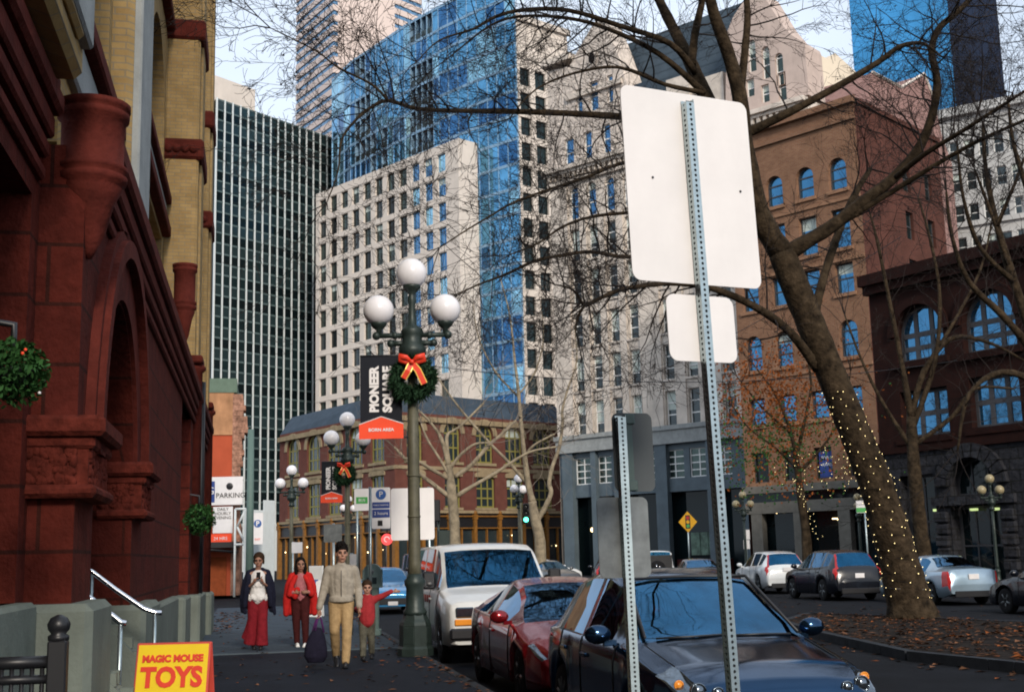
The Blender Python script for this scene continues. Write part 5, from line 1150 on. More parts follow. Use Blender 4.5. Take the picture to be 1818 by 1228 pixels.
# ================================================================ cars
def lerp_tab(t, x):
    if x <= t[0][0]: return t[0][1]
    for a, b in zip(t, t[1:]):
        if x <= b[0]:
            k = (x-a[0])/(b[0]-a[0]); return a[1]+(b[1]-a[1])*k
    return t[-1][1]
def smooth_tab(t, x, w=.10): return sum(lerp_tab(t, x+d*w) for d in (-1, -.5, 0, .5, 1))/5
def paint(name, col, coat=1.0, metal=.2, rough=.3): return mat(name, col, rough, metal=metal, var=.08, scale=2, coat=coat)
def car(label, cat, P, M, pm, group=None):
    """long axis is local y: front bumper at y = 0, rear at y = L; front faces -y"""
    t = thing('parked_car' if cat != 'van' else 'parked_van', label, cat, M, group)
    L, W = P['L'], P['W']; hwm = W/2; wr = P['wr']; wx = P['wheels']; ra = wr+.055
    top, belt = P['top'], P['belt']; ws, rw, sgs = P['ws'], P['rw'], P['side']
    hw = P.get('hw') or [(0, hwm*.80), (.05, hwm*.88), (.2, hwm*.945), (.6, hwm*.99), (1.1, hwm), (L-1.0, hwm), (L-.4, hwm*.97), (L-.08, hwm*.90), (L, hwm*.84)]
    rh = P['roofhw']; z0t = P.get('bot') or [(0, .24), (.3, .19), (L-.35, .22), (L, .34)]
    xs = set([0, .02, .05, .09, .14, L, L-.02, L-.06, L-.1, L-.16]); n = int(L/.11)
    xs |= {L*i/n for i in range(n+1)}
    for w_ in wx:
        for k in range(-10, 11): xs.add(w_+ra*sin(k*pi/20))
    for a in list(ws)+list(rw)+[q for s_ in sgs for q in s_]: xs.add(a)
    for q in P.get('marks', []): xs.add(q)
    xs = sorted(x for x in xs if 0 <= x <= L); ys = [xs[0]]
    for x in xs[1:]:
        if x-ys[-1] > .012: ys.append(x)
    xs = ys; xs[-1] = L
    rings = []
    for x in xs:
        zt = smooth_tab(top, x, .07) if .15 < x < L-.12 else lerp_tab(top, x); zb = min(lerp_tab(belt, x), zt-.025); h = smooth_tab(hw, x, .05) if .2 < x < L-.2 else lerp_tab(hw, x); z0 = lerp_tab(z0t, x)
        for w_ in wx:
            if abs(x-w_) < ra: z0 = max(z0, wr+sqrt(ra*ra-(x-w_)**2))
        z0 = min(z0, zb-.12); zs = max(zb-.13, z0+.05); r = min(smooth_tab(rh, x), h-.05); cab = max(0, min(1, (zt-zb-.06)/.25))
        z6 = zb+.015+(zt-.085-zb-.015)*cab if cab > 0 else zb+.012; z6 = min(z6, zt-.012)
        r6 = (h-.075)*(1-cab)+(r+.015)*cab; r7 = (h-.16)*(1-cab)+(r-.05)*cab
        flare = .018 if any(abs(x-w_) < ra+.06 for w_ in wx) else 0
        rings.append([(h-.07, z0), (h-.012+flare, z0+.02), (h+.004+flare, z0+(zs-z0)*.5), (h+.0, zs), (h-.028, zb-.01), (h-.055, zb+.008), (r6, z6), (r7, (z6+zt)/2+.01 if cab < .3 else zt-.03), (r7*.62, zt-.004), (0, zt+.006)])
    NC = 19; body = MB(); parts = {}
    V0 = []
    for x, rg in zip(xs, rings):
        for s_, rr in ((-1, rg), (1, rg[-2::-1])):
            for (a, z) in rr: V0.append((s_*a, x, z))
    def cls(xm, j):
        jj = j if j < 9 else 17-j; sd = 'L' if j < 9 else 'R'
        if jj == 5:
            for k, (a, b) in enumerate(sgs):
                if a < xm < b: return ('side_window', sd, k)
        if jj in (7, 8) and ws[0] < xm < ws[1]: return ('windshield',)
        if jj in (7, 8) and rw[0] < xm < rw[1]: return ('rear_window',)
        for nm, a, b, js in P.get('lights', []):
            if a < xm < b and jj in js: return (nm, sd)
        return None
    for i in range(len(xs)-1):
        for j in range(NC-1):
            f = (i*NC+j, i*NC+j+1, (i+1)*NC+j+1, (i+1)*NC+j); k = cls((xs[i]+xs[i+1])/2, j)
            if k is None: body.f.append(list(f)); body.m.append(0); body.sm.append(True)
            else: parts.setdefault(k, []).append(f)
    body.v = list(V0); e = (len(xs)-1)*NC
    body.f.append(list(range(NC))[::-1]); body.m.append(0); body.sm.append(False); body.f.append([e+k for k in range(NC)]); body.m.append(0); body.sm.append(False)
    body.box(-hwm+.1, hwm-.1, .3, L-.3, .26, .54, 1)           # dark underbody and wheel housings
    obj('body', body, [pm, m_black], t)
    lm = {'headlight': m_lamp, 'taillight': m_tail}
    for k, fs in parts.items():
        ids = sorted({i for f in fs for i in f}); mp_ = {a: b for b, a in enumerate(ids)}; q = MB()
        q.add([V0[i] for i in ids], [[mp_[i] for i in f] for f in fs], 0, True); obj(k[0], q, [lm.get(k[0], P.get('glass', m_carglass))], t)
    # wheels
    for w_ in wx:
        for s_ in (-1, 1):
            q = MB(); q.lathe([(wr*.64, -.095), (wr*.93, -.1), (wr, -.07), (wr, .07), (wr*.93, .1), (wr*.64, .095)], 28)
            o = obj('wheel', q, [m_rubber], t, Mx.Translation((s_*(hwm-.115), w_, wr)) @ Mx.Rotation(s_*pi/2, 4, 'Y'))
            q = MB(); q.lathe([(wr*.66, .06), (wr*.66, .088), (wr*.60, .09), (wr*.58, .04), (.02, .035)], 28); q.lathe([(.055, .04), (.06, .085), (.02, .09)], 12)
            for k in range(P.get('spokes', 5)):
                a = 2*pi*k/P.get('spokes', 5); d = V((cos(a), sin(a), 0)); q.tube([d*.05+V((0, 0, .075)), d*wr*.62+V((0, 0, .08))], [.035, .028], 6)
            obj('rim', q, [P.get('rim', m_alum)], o)
    if P.get('cabin'):           # seats, dashboard and steering wheel behind the glass
        x0, zc_, wq = P['cabin']
        q = MB(); q.box(-wq, wq, x0-.45, x0+.05, .62, zc_, b=.05); q.box(-wq, wq, x0, L-1.2, .55, .60); obj('dashboard', q, [m_black], t)
        for s_ in (-1, 1):
            q = MB(); q.box(s_*.36-.24, s_*.36+.24, x0+.75, x0+.90, .6, zc_+.12, b=.06); q.box(s_*.36-.13, s_*.36+.13, x0+.78, x0+.88, zc_+.15, zc_+.34, b=.04); q.box(s_*.36-.24, s_*.36+.24, x0+.35, x0+.85, .55, .68, b=.05); obj('seat', q, [m_seat], t)
        q = MB(); q.tube([(.36+.18*cos(k*pi/10), x0+.22-.06*sin(k*pi/10), zc_-.02+.17*sin(k*pi/10)) for k in range(21)], .016, 6); obj('steering_wheel', q, [m_black], t)
        q = MB(); q.box(-wq*.95, wq*.95, x0+1.75, x0+1.9, .6, zc_+.02, b=.06); obj('rear_seat', q, [m_seat], t)
    # mirrors
    mx_ = ws[0]+P.get('mir', .30); zm = lerp_tab(belt, mx_)+.10
    for s_ in (-1, 1):
        q = MB(); q.ball((s_*(hwm+.10), mx_, zm), .115, 14, 10, sq=(1.05, .62, .72)); q.box(s_*(hwm-.06), s_*(hwm+.05), mx_-.03, mx_+.03, zm-.10, zm-.05); obj('wing_mirror', q, [P.get('mirm', pm)], t)
    # door seams and handles
    for x in P.get('doors', []):
        i = min(range(len(xs)), key=lambda i_: abs(xs[i_]-x))
        for s_ in (-1, 1): se = MB(); se.tube([(s_*(a+.003), xs[i], z) for a, z in rings[i][1:6]], .006, 4, sm=False); obj('door_seam', se, [m_black], t)
    for x in P.get('doors', [])[1:]:
        for s_ in (-1, 1):
            h = lerp_tab(hw, x-.18); zb = lerp_tab(belt, x)-.16; q = MB(); q.box(s_*(h-.01), s_*(h+.028), x-.27, x-.09, zb-.018, zb+.018, b=.008); obj('door_handle', q, [pm], t)
    return t, rings, xs
def front_kit(t, P, grille, zg0, zg1, wg, plate=True, z_em=None, em='ring'):
    q = MB(); q.box(-wg, wg, -.025, .03, zg0, zg1, b=.012); obj('grille', q, [m_black], t)
    if plate: q = MB(); q.box(-.155, .155, -.05, -.025, zg0-.02, zg0+.10, b=.004); obj('licence_plate', q, [m_signw], t)
def rear_kit(t, P, zp, zbmp=.42, wide=True):
    L = P['L']; q = MB(); q.box(-.16, .16, L-.01, L+.012, zp-.075, zp+.075, b=.004); obj('licence_plate', q, [m_signw], t)
    q = MB(); q.box(-P['W']*.36, P['W']*.36, L-.04, L+.02, .24, zbmp, b=.015); obj('lower_bumper', q, [m_black], t)
m_seat = mat('grey_seat_cloth', (.07, .072, .078), .8)
p_blk = paint('black_blue_car_paint', (.022, .055, .11), coat=.15, metal=.95, rough=.12); p_red = paint('red_car_paint', (.22, .008, .012), metal=.6, coat=.6, rough=.2); p_white = paint('white_car_paint', (.68, .70, .70), metal=0)
p_vwhite = paint('white_van_paint', (.60, .60, .58), metal=0, coat=.5); p_silver = paint('silver_blue_car_paint', (.30, .40, .48), metal=.6); p_dk = paint('black_car_paint', (.004, .005, .009), coat=.3, metal=0, rough=.25); p_bl = paint('blue_car_paint', (.02, .20, .42), metal=.4); p_grey = paint('grey_car_paint', (.08, .085, .09), metal=.5)
CZ = lambda x, y, rz=0: Mx.Translation((x, y, RZ)) @ Mx.Rotation(rz, 4, 'Z')
HATCH = dict(cabin=(1.62, .98, .66), L=4.45, W=1.79, wr=.325, wheels=(.88, 3.5), ws=(1.22, 2.12), rw=(3.72, 4.26), side=((1.78, 2.62), (2.74, 3.5)),
    top=[(0, .60), (.02, .68), (.1, .76), (.35, .85), (1.0, .965), (1.22, 1.0), (2.12, 1.50), (2.5, 1.575), (3.1, 1.575), (3.72, 1.49), (4.26, 1.06), (4.38, .97), (4.45, .62)],
    belt=[(0, .56), (.1, .66), (.35, .76), (1.0, .88), (1.25, .93), (3.7, 1.0), (4.3, .98), (4.45, .58)],
    roofhw=[(0, .6), (1.2, .74), (2.1, .60), (3.6, .58), (4.2, .66), (4.45, .7)], doors=[1.55, 2.68, 3.45], mir=.42, lights=[('headlight', .06, .52, (4, 5, 6)), ('taillight', 4.15, 4.42, (3, 4, 5))], spokes=10)
# the dark hatchback in front
xm = 3.0+.9; t, rg, xs_ = car('near black blue hatchback facing the camera at lower right', 'car', HATCH, CZ(xm, 9.0), p_blk); tC = t
q = MB(); q.prism([(-.62, .36), (.62, .36), (.50, .62), (-.50, .62)], -.03, .02); obj('grille', q, [m_black], t)
q = MB(); q.tube([(-.50, -.03, .62), (-.58, -.035, .50), (-.40, -.04, .40), (0, -.045, .38), (.40, -.04, .40), (.58, -.035, .50), (.50, -.03, .62)], .014, 6); obj('chrome_trim', q, [m_chrome], t)
q = MB(); q.tube([(.115*cos(k*pi/12), -.045, .575+.085*sin(k*pi/12)) for k in range(25)], .011, 6); q.tube([(-.10, -.045, .61), (-.04, -.05, .58), (0, -.05, .55), (.04, -.05, .58), (.10, -.045, .61)], .011, 6); obj('emblem', q, [m_chrome], t)
for s_ in (-1, 1):
    for (x, y, z, r, m_) in ((s_*.66, .10, .70, .062, m_lamp), (s_*.52, .055, .685, .045, m_lamp), (s_*.76, .24, .735, .035, m_amber)):
        q = MB(); q.ball((x, y, z), r, 14, 10, sq=(1, .8, 1)); q.tube([(x+r*.95*cos(k*pi/8), y-r*.45, z+r*.95*sin(k*pi/8)) for k in range(17)], .007, 5); obj('lamp_reflector', q, [m_], t)
q = MB()
q = MB(); q.tube([(-.60, 1.235, 1.015), (-.25, 1.225, 1.022), (.08, 1.25, 1.03)], .009, 5); obj('wiper', q, [m_black], t); q = MB(); q.tube([(.05, 1.225, 1.02), (.35, 1.235, 1.02), (.62, 1.25, 1.012)], .009, 5); obj('wiper', q, [m_black], t)
for s_ in (-1, 1):
    i0 = min(range(len(xs_)), key=lambda k: abs(xs_[k]-.5)); i1 = min(range(len(xs_)), key=lambda k: abs(xs_[k]-1.2)); q = MB()
    q.tube([(s_*(rg[k][7][0]-.01), xs_[k], rg[k][7][1]+.003) for k in range(i0, i1+1)], .005, 4, sm=False); obj('hood_seam', q, [m_black], t)
q = MB(); q.tube([(-.69, 1.26, 1.022), (-.69, 1.262, 1.026), (-.575, 2.1, 1.495), (0, 2.09, 1.505), (.575, 2.1, 1.495), (.69, 1.262, 1.026)], .016, 6); obj('windshield_trim', q, [m_black], t)
# red electric sedan
EV = dict(cabin=(1.62, .92, .64), L=4.68, W=1.84, wr=.335, wheels=(.86, 3.74), ws=(1.15, 2.25), rw=(3.0, 4.15), side=((1.72, 2.62), (2.72, 3.75)),
    top=[(0, .50), (.02, .58), (.1, .66), (.4, .78), (1.0, .91), (1.15, .935), (2.25, 1.37), (2.7, 1.44), (3.1, 1.41), (4.15, 1.12), (4.5, 1.06), (4.62, 1.0), (4.68, .6)],
    belt=[(0, .46), (.1, .56), (.4, .68), (1.0, .82), (1.2, .88), (3.8, .98), (4.3, 1.0), (4.68, .56)], roofhw=[(0, .6), (1.1, .74), (2.2, .58), (3.2, .56), (4.2, .66), (4.68, .7)], doors=[1.45, 2.66, 3.6],
    lights=[('headlight', .08, .50, (4, 5)), ('taillight', 4.35, 4.66, (3, 4))], spokes=7, rim=m_black)
t, _, _ = car('shiny dark red sedan parked behind the near black blue hatchback', 'car', EV, CZ(3.98, 14.0, .0), p_red)
q = MB(); q.box(-.55, .55, -.02, .03, .27, .38, b=.015); obj('lower_intake', q, [m_black], t)
# white van
VAN = dict(cabin=(1.35, 1.2, .8), L=5.3, W=2.0, wr=.37, wheels=(.95, 4.2), ws=(.98, 1.72), rw=(5.22, 5.28), side=((1.25, 2.05), (2.25, 3.3), (3.45, 4.5)),
    top=[(0, .84), (.02, .95), (.08, 1.02), (.5, 1.13), (.98, 1.23), (1.72, 1.86), (1.95, 1.945), (2.4, 1.97), (5.0, 1.965), (5.22, 1.9), (5.3, .9)],
    belt=[(0, .80), (.1, .96), (.5, 1.06), (1.0, 1.16), (1.3, 1.18), (5.2, 1.18), (5.3, .86)], roofhw=[(0, .8), (.98, .90), (1.8, .82), (5.2, .82), (5.3, .84)],
    hw=[(0, .88), (.05, .94), (.25, .985), (.6, 1.0), (5.1, 1.0), (5.25, .97), (5.3, .93)], doors=[1.1, 2.15, 3.35], bot=[(0, .34), (.3, .3), (5.0, .34), (5.3, .4)], mirm=m_black, mir=.36, lights=[], spokes=6)
t, _, _ = car('white van parked facing the camera behind the red sedan', 'van', VAN, CZ(4.02, 20.2), p_vwhite)
q = MB(); q.box(-.52, .52, -.03, .03, .70, .92, b=.015); obj('grille', q, [m_black], t); q = MB(); q.box(-.96, .96, -.08, .06, .42, .60, b=.03); obj('bumper', q, [m_black], t)
for s_ in (-1, 1):
    q = MB(); q.box(s_*.56, s_*.86, -.025, .05, .76, .93, b=.02); obj('headlight', q, [m_lamp], t); q = MB(); q.box(s_*.56, s_*.88, -.03, .06, .64, .74, b=.015); obj('turn_signal', q, [m_amber], t)
q = MB(); q.tube([(s_*1.0, .9, 1.0) for s_ in (-1,)], .01, 4) if False else None
for s_ in (-1, 1):
    q = MB(); q.box(s_*1.0, s_*1.22, 1.28, 1.40, 1.20, 1.50, b=.03); obj('tow_mirror', q, [m_black], t)
q = MB(); 
for k in range(7): q.box(-1.009, -1.003, 2.0+k*.25, 2.12+k*.25, .95, 1.08)
obj('side_marking', q, [mat('faded_red_print', (.30, .06, .04), .7)], t)
# blue car and another behind it down the kerb
SED = dict(L=4.5, W=1.74, wr=.315, wheels=(.85, 3.5), ws=(1.2, 2.05), rw=(3.1, 3.72), side=((1.75, 2.55), (2.66, 3.2)),
    top=[(0, .58), (.02, .66), (.1, .73), (.4, .83), (1.0, .93), (1.2, .96), (2.05, 1.38), (2.4, 1.455), (3.0, 1.43), (3.72, 1.10), (4.3, 1.07), (4.45, 1.02), (4.5, .6)],
    belt=[(0, .54), (.1, .63), (.4, .75), (1.0, .86), (1.2, .90), (3.6, .97), (4.4, .97), (4.5, .56)], roofhw=[(0, .58), (1.1, .72), (2.1, .57), (3.1, .56), (3.7, .66), (4.5, .68)], doors=[1.5, 2.6, 3.3],
    lights=[('headlight', .05, .4, (4, 5)), ('taillight', 4.18, 4.49, (2, 3, 4))])
SUV = dict(L=4.55, W=1.84, wr=.355, wheels=(.88, 3.52), ws=(1.15, 1.92), rw=(4.02, 4.40), side=((1.6, 2.5), (2.62, 3.45), (3.58, 4.0)),
    top=[(0, .72), (.02, .84), (.1, .93), (.4, 1.02), (1.0, 1.10), (1.15, 1.13), (1.92, 1.56), (2.3, 1.66), (3.4, 1.66), (4.02, 1.58), (4.40, 1.12), (4.5, 1.02), (4.55, .62)],
    belt=[(0, .68), (.1, .83), (.4, .92), (1.1, 1.02), (3.5, 1.10), (4.1, 1.14), (4.45, 1.0), (4.55, .58)], roofhw=[(0, .62), (1.1, .76), (1.95, .64), (4.0, .60), (4.4, .68), (4.55, .72)], doors=[1.4, 2.56, 3.4],
    lights=[('headlight', .05, .4, (4, 5)), ('taillight', 3.98, 4.42, (6,)), ('taillight', 4.28, 4.5, (3, 4, 5))])
def at_d(u, D): p = px(u, 1000, D); return p
p = at_d(697, 40); t, _, _ = car('bright blue sedan facing the camera beyond the child and the lamp', 'car', SED, CZ(p.x, p.y), p_bl); front_kit(t, SED, 1, .30, .5, .5)
p = at_d(752, 52); t, _, _ = car('blue van partly seen between the lamp and the white van', 'van', VAN, CZ(p.x+.6, p.y), p_bl); front_kit(t, VAN, 1, .7, .9, .5)
# cars along the far kerb, seen from behind
def away(label, P, u, D, pm, rz=0.0, cat='car', grp='cars parked along the far kerb'):
    p = at_d(u, D); M = Mx.Translation((p.x, p.y, RZ)) @ Mx.Rotation(pi-rz, 4, 'Z') @ Mx.Translation((0, -P['L'], 0))
    t, _, _ = car(label, cat, P, M, pm, grp); rear_kit(t, P, .82 if P is not SUV else .95); return t
away('white crossover with tall red tail lights parked along the far kerb', SUV, 1397, 49.5, p_white, .10)
away('black crossover between the white crossover and the lit tree trunk', dict(SUV), 1525, 41.5, p_dk, .04)
away('silver blue sedan right of the lit tree trunk showing its tail', SED, 1727, 36.5, p_silver, .03)
away('black car cut off by the right edge of the photo behind the silver blue sedan', SED, 2010, 28.5, p_dk, -.02)
# traffic beyond
p = at_d(1022, 82); t, _, _ = car('white car crossing in front of the grey shopfront', 'car', SED, Mx.Translation((p.x, p.y, RZ)) @ Mx.Rotation(1.9, 4, 'Z'), p_white)
p = at_d(1010, 66); t, _, _ = car('dark grey sedan below the white crossing car', 'car', SED, Mx.Translation((p.x, p.y, RZ)) @ Mx.Rotation(.25, 4, 'Z'), p_grey)
p = at_d(1085, 60); t, _, _ = car('black crossover behind the shorter sign post', 'car', SUV, Mx.Translation((p.x, p.y, RZ)) @ Mx.Rotation(2.9, 4, 'Z'), p_dk)
JEEP = dict(SUV, top=[(0, .9), (.05, 1.05), (1.2, 1.12), (1.3, 1.15), (1.7, 1.72), (1.9, 1.80), (4.4, 1.80), (4.5, 1.74), (4.55, .7)], ws=(1.3, 1.7), rw=(4.5, 4.54), belt=[(0, .86), (.1, 1.0), (1.3, 1.08), (4.5, 1.10), (4.55, .66)], side=((1.7, 2.5), (2.6, 3.4), (3.5, 4.35)), lights=[])
p = at_d(1166, 58); t = away('white boxy off road car with a spare wheel on its black rear door', JEEP, 1166, 58, p_white, .15, grp='traffic on the far street')
q = MB(); q.box(-.72, .72, 4.54, 4.60, .75, 1.60, b=.04); obj('rear_door', q, [m_black], t)
q = MB(); q.lathe([(.2, -.09), (.34, -.1), (.37, -.06), (.37, .06), (.34, .1), (.2, .09)], 24); o = obj('spare_wheel', q, [m_rubber], t, Mx.Translation((0, 4.70, .98)) @ Mx.Rotation(-pi/2, 4, 'X'))
q = MB(); q.lathe([(.21, .05), (.2, .085), (.06, .06), (.02, .07)], 16)
for k in range(5): q.tube([(0, 0, .07), (.2*cos(k*1.2566), .2*sin(k*1.2566), .08)], .03, 6)
obj('rim', q, [m_chrome], o)
p = at_d(1215, 52); t, _, _ = car('dark blue car roof just showing above the near hatchback', 'car', SED, Mx.Translation((p.x, p.y, RZ)) @ Mx.Rotation(3.0, 4, 'Z'), paint('navy_car_paint', (.012, .03, .07)))
# ================================================================ trees
RN = random.Random(21)
def smooth_path(pts, sub=4):
    """Catmull-Rom through (point, radius)"""
    out = []; n = len(pts)
    for i in range(n-1):
        p0, p1, p2, p3 = pts[max(i-1, 0)], pts[i], pts[i+1], pts[min(i+2, n-1)]
        for k in range(sub):
            t = k/sub; a = .5*(2*p1[0]+(p2[0]-p0[0])*t+(2*p0[0]-5*p1[0]+4*p2[0]-p3[0])*t*t+(3*p1[0]-p0[0]-3*p2[0]+p3[0])*t**3)
            out.append((a, p1[1]+(p2[1]-p1[1])*t))
    out.append(pts[-1]); return out
def limb(mb, pts, n=8, sub=4, knob=.06):
    sp = smooth_path(pts, sub); mb.tube([p for p, r in sp], [r*(1+RN.uniform(-knob, knob)) for p, r in sp], n); return sp
def twig(mb, p, d, L, r, lvl, rn, droop=.0, spread=.9, kids_=4, wig=.16):
    n = max(3, int(L/.28)); pts = [p]; d = d.normalized(); q = p.copy(); nodes = []
    for i in range(n):
        d = (d+V((rn.gauss(0, wig), rn.gauss(0, wig), rn.gauss(0, wig)-droop))).normalized(); q = q+d*(L/n); pts.append(q.copy()); nodes.append((q.copy(), d.copy(), (i+1)/n))
    mb.tube(pts, [max(.0042, r*(1-.75*i/n)) for i in range(n+1)], 5 if r > .02 else 3, sm=r > .02, cap=False)
    if lvl > 0:
        for _ in range(kids_):
            a, dd, t = rn.choice(nodes[len(nodes)//4:]); s_ = V((rn.gauss(0, 1), rn.gauss(0, 1), rn.gauss(0, 1))).cross(dd).normalized()
            twig(mb, a, dd+s_*spread*rn.uniform(.5, 1.3), L*rn.uniform(.35, .62), max(.004, r*(1-.7*t)*.6), lvl-1, rn, droop, spread, max(2, kids_-1), wig)
def P3(l, D0, D1=None):
    n = len(l); return [(px(u, v, D0+((D1 or D0)-D0)*i/max(1, n-1)), r) for i, (u, v, r) in enumerate(l)]
# ---- leaning plane tree
base = gnd(1622, 1096, -.02); D0 = (base-CAM).dot(H2)
t = thing('plane_tree', 'big leaning bare plane tree wrapped in fairy lights on the leaf covered island', 'tree', loc=(base.x, base.y, -.02))
tr = MB(); T_ = [(1622, 1106, .66), (1618, 1085, .56), (1610, 1050, .49), (1586, 960, .43), (1555, 860, .39), (1515, 760, .36), (1470, 650, .345), (1425, 540, .33), (1388, 450, .32)]
trunk = limb(tr, P3(T_, D0), 18, 6, .035)
limb(tr, P3([(1388, 450, .29), (1352, 390, .26), (1333, 320, .24), (1320, 240, .2), (1312, 165, .18), (1291, 90, .155), (1266, 20, .14), (1250, -60, .1)], D0, D0-1), 12)
limb(tr, P3([(1340, 345, .24), (1292, 250, .2), (1250, 165, .18), (1225, 110, .16), (1200, 60, .14), (1170, 0, .12), (1140, -70, .1)], D0, D0+1.5), 12)
obj('trunk', tr, [m_bark], t, world=True)
limbs = [
 ([(1314, 170, .12), (1322, 95, .10), (1327, 30, .09), (1322, -40, .07)], D0, D0),
 ([(1228, 115, .11), (1234, 60, .1), (1247, 0, .085), (1250, -40, .07)], D0, D0),
 ([(1390, 455, .22), (1430, 430, .18), (1472, 405, .16), (1530, 360, .145), (1582, 320, .135), (1627, 270, .12), (1652, 215, .11), (1664, 150, .1), (1654, 90, .09), (1668, 50, .08), (1702, 20, .07), (1735, -15, .06)], D0, D0-1),
 ([(1442, 600, .13), (1449, 545, .115), (1466, 480, .11), (1490, 410, .1), (1515, 350, .085), (1545, 300, .06)], D0, D0+2),
 ([(1318, 240, .13), (1400, 200, .10), (1490, 152, .085), (1560, 110, .07), (1600, 82, .06), (1640, 78, .04), (1670, 100, .025)], D0, D0-1.5),
 ([(1452, 655, .13), (1405, 592, .11), (1345, 547, .095), (1262, 511, .075), (1190, 503, .055), (1112, 512, .05), (1070, 527, .045), (1038, 541, .04), (1018, 515, .025), (985, 505, .015)], D0, D0-4),
 ([(1038, 541, .03), (1025, 565, .025), (1022, 590, .012)], D0-4, D0-4),
 ([(1280, 240, .13), (1180, 213, .10), (1100, 207, .085), (1000, 201, .075), (900, 198, .065), (820, 197, .055), (740, 193, .048), (690, 179, .042), (660, 190, .036), (630, 215, .03), (606, 250, .024), (600, 305, .015), (580, 360, .01)], D0, D0-6),
 ([(690, 180, .03), (660, 150, .025), (600, 120, .02), (560, 90, .015), (480, 50, .01)], D0-6, D0-7),
 ([(1235, 130, .10), (1190, 78, .075), (1100, 46, .062), (1010, 19, .052), (930, 18, .045), (880, 30, .038), (840, 52, .028), (780, 72, .018), (740, 110, .01)], D0, D0-5),
 ([(1250, 165, .09), (1170, 96, .068), (1080, 52, .055), (1010, 33, .045), (930, 29, .034), (870, 46, .025), (800, 100, .015), (760, 130, .01)], D0, D0-3),
 ([(1338, 400, .10), (1220, 440, .07), (1118, 456, .05), (1050, 447, .045), (1000, 453, .04), (950, 463, .034), (900, 486, .028), (850, 505, .02), (812, 522, .012)], D0, D0-5),
 ([(1330, 330, .10), (1210, 270, .06), (1104, 290, .042), (1048, 312, .036), (976, 336, .03), (911, 360, .026), (873, 382, .022), (829, 408, .018), (780, 440, .01)], D0, D0-4),
 ([(1330, 360, .09), (1200, 372, .055), (1112, 378, .042), (1050, 385, .035), (1000, 402, .03), (955, 432, .022), (905, 452, .015)], D0, D0-2),
 ([(1590, 315, .07), (1640, 275, .06), (1700, 238, .05), (1760, 200, .04), (1830, 155, .03)], D0-1, D0-4),
 ([(1472, 410, .07), (1600, 330, .06), (1700, 270, .05), (1770, 235, .04), (1840, 205, .03)], D0, D0-3),
 ([(1250, 165, .07), (1180, 150, .05), (1100, 120, .04), (1020, 130, .03), (950, 160, .02), (905, 210, .012)], D0, D0-3),
]
# upper crown reaching over the street above the picture
top_l = []
for a, pts in (((1250, -60), [(7.5, 22, 17), (5.0, 19, 18.5), (2.5, 16, 19)]), ((1140, -70), [(6.5, 24, 16), (4.2, 21, 16.5), (1.5, 18, 17)]), ((1322, -40), [(8.5, 21, 17), (7.0, 17, 19), (5.5, 13, 19.5)]), ((1247, -50), [(7, 26, 18), (5, 25, 20), (3, 23, 22)])):
    p0 = px(*a, D0); top_l.append([(p0, .1)]+[(V(q), .075-.025*k) for k, q in enumerate(pts)])
tw = MB()
for l in top_l:
    q = MB(); sp = limb(q, l, 8, 5, .05); obj('limb', q, [m_bark], t, world=True)
    for i in range(3, len(sp)):
        d = (sp[i][0]-sp[i-1][0]).normalized()
        for _ in range(2): s_ = V((RN.gauss(0, 1), RN.gauss(0, 1), RN.gauss(0, .6))).cross(d).normalized(); twig(tw, sp[i][0], d*.5+s_, RN.uniform(1.5, 3.2), .03, 2, RN, .0, 1.0, 5)
for l, a, b in limbs:
    q = MB(); sp = limb(q, P3(l, a, b), 8, 4, .05); obj('limb', q, [m_bark], t, world=True)
    for i, (p, r) in enumerate(sp[4:], 4):
        if r < .125 and RN.random() < (.95 if r < .06 else .75):
            d = (sp[i][0]-sp[i-1][0]).normalized(); s_ = V((RN.gauss(0, 1), RN.gauss(0, 1), RN.gauss(0, 1)+.1)).cross(d).normalized()
            twig(tw, p, d*.5+s_, RN.uniform(.9, 2.5), min(.024, r*.5), 3, RN, .01, 1.0, 5)
    p, r = sp[-1]; d = (sp[-1][0]-sp[-2][0])
    for _ in range(3): twig(tw, p, d.normalized()+V((RN.gauss(0, .4), RN.gauss(0, .4), RN.gauss(0, .4))), RN.uniform(1.0, 2.2), .014, 3, RN, .01, 1.0, 5)
o = obj('twigs', tw, [m_twig], t, world=True); o['kind'] = 'stuff'
q = MB(); nv = len(tw.v)
for _ in range(420): b = MB().ball(V(tw.v[RN.randrange(nv)])-V((0, 0, .05)), RN.uniform(.012, .024), 6, 4); q.add(b.v, b.f)
o = obj('seed_balls', q, [m_twig], t, world=True); o['kind'] = 'stuff'
# fairy lights wound round the trunk
t = thing('fairy_lights', 'string of small warm fairy lights wound round the leaning trunk', 'string lights', loc=(base.x, base.y, 0))
bl = MB(); wi = []; k = 0
sel = [(p, r) for p, r in trunk]; n = len(sel)
zs_ = [p.z for p, r in sel]
for i in range(210):
    f = i/210+RN.uniform(-.004, .004); z = zat(1062, base)+(zat(692, px(1490, 692, D0))-zat(1062, base))*f
    j = max(1, min(n-1, next((q for q in range(n) if zs_[q] > z), n-1))); a = (z-zs_[j-1])/(zs_[j]-zs_[j-1]); p = sel[j-1][0].lerp(sel[j][0], a); r = sel[j-1][1]*(1-a)+sel[j][1]*a
    th = i*.83+RN.uniform(-.35, .35); c = p+(RT*cos(th)-H2*sin(th))*(r*1.06+.01); wi.append(c); bl.add(*(lambda b: (b.v, b.f))(MB().ball(c, RN.uniform(.007, .011), 6, 4)))
b = MB(); b.tube(wi, .004, 3, sm=False); obj('cable', b, [m_black], t, world=True); o = obj('bulbs', bl, [m_light], t, world=True); o['kind'] = 'stuff'
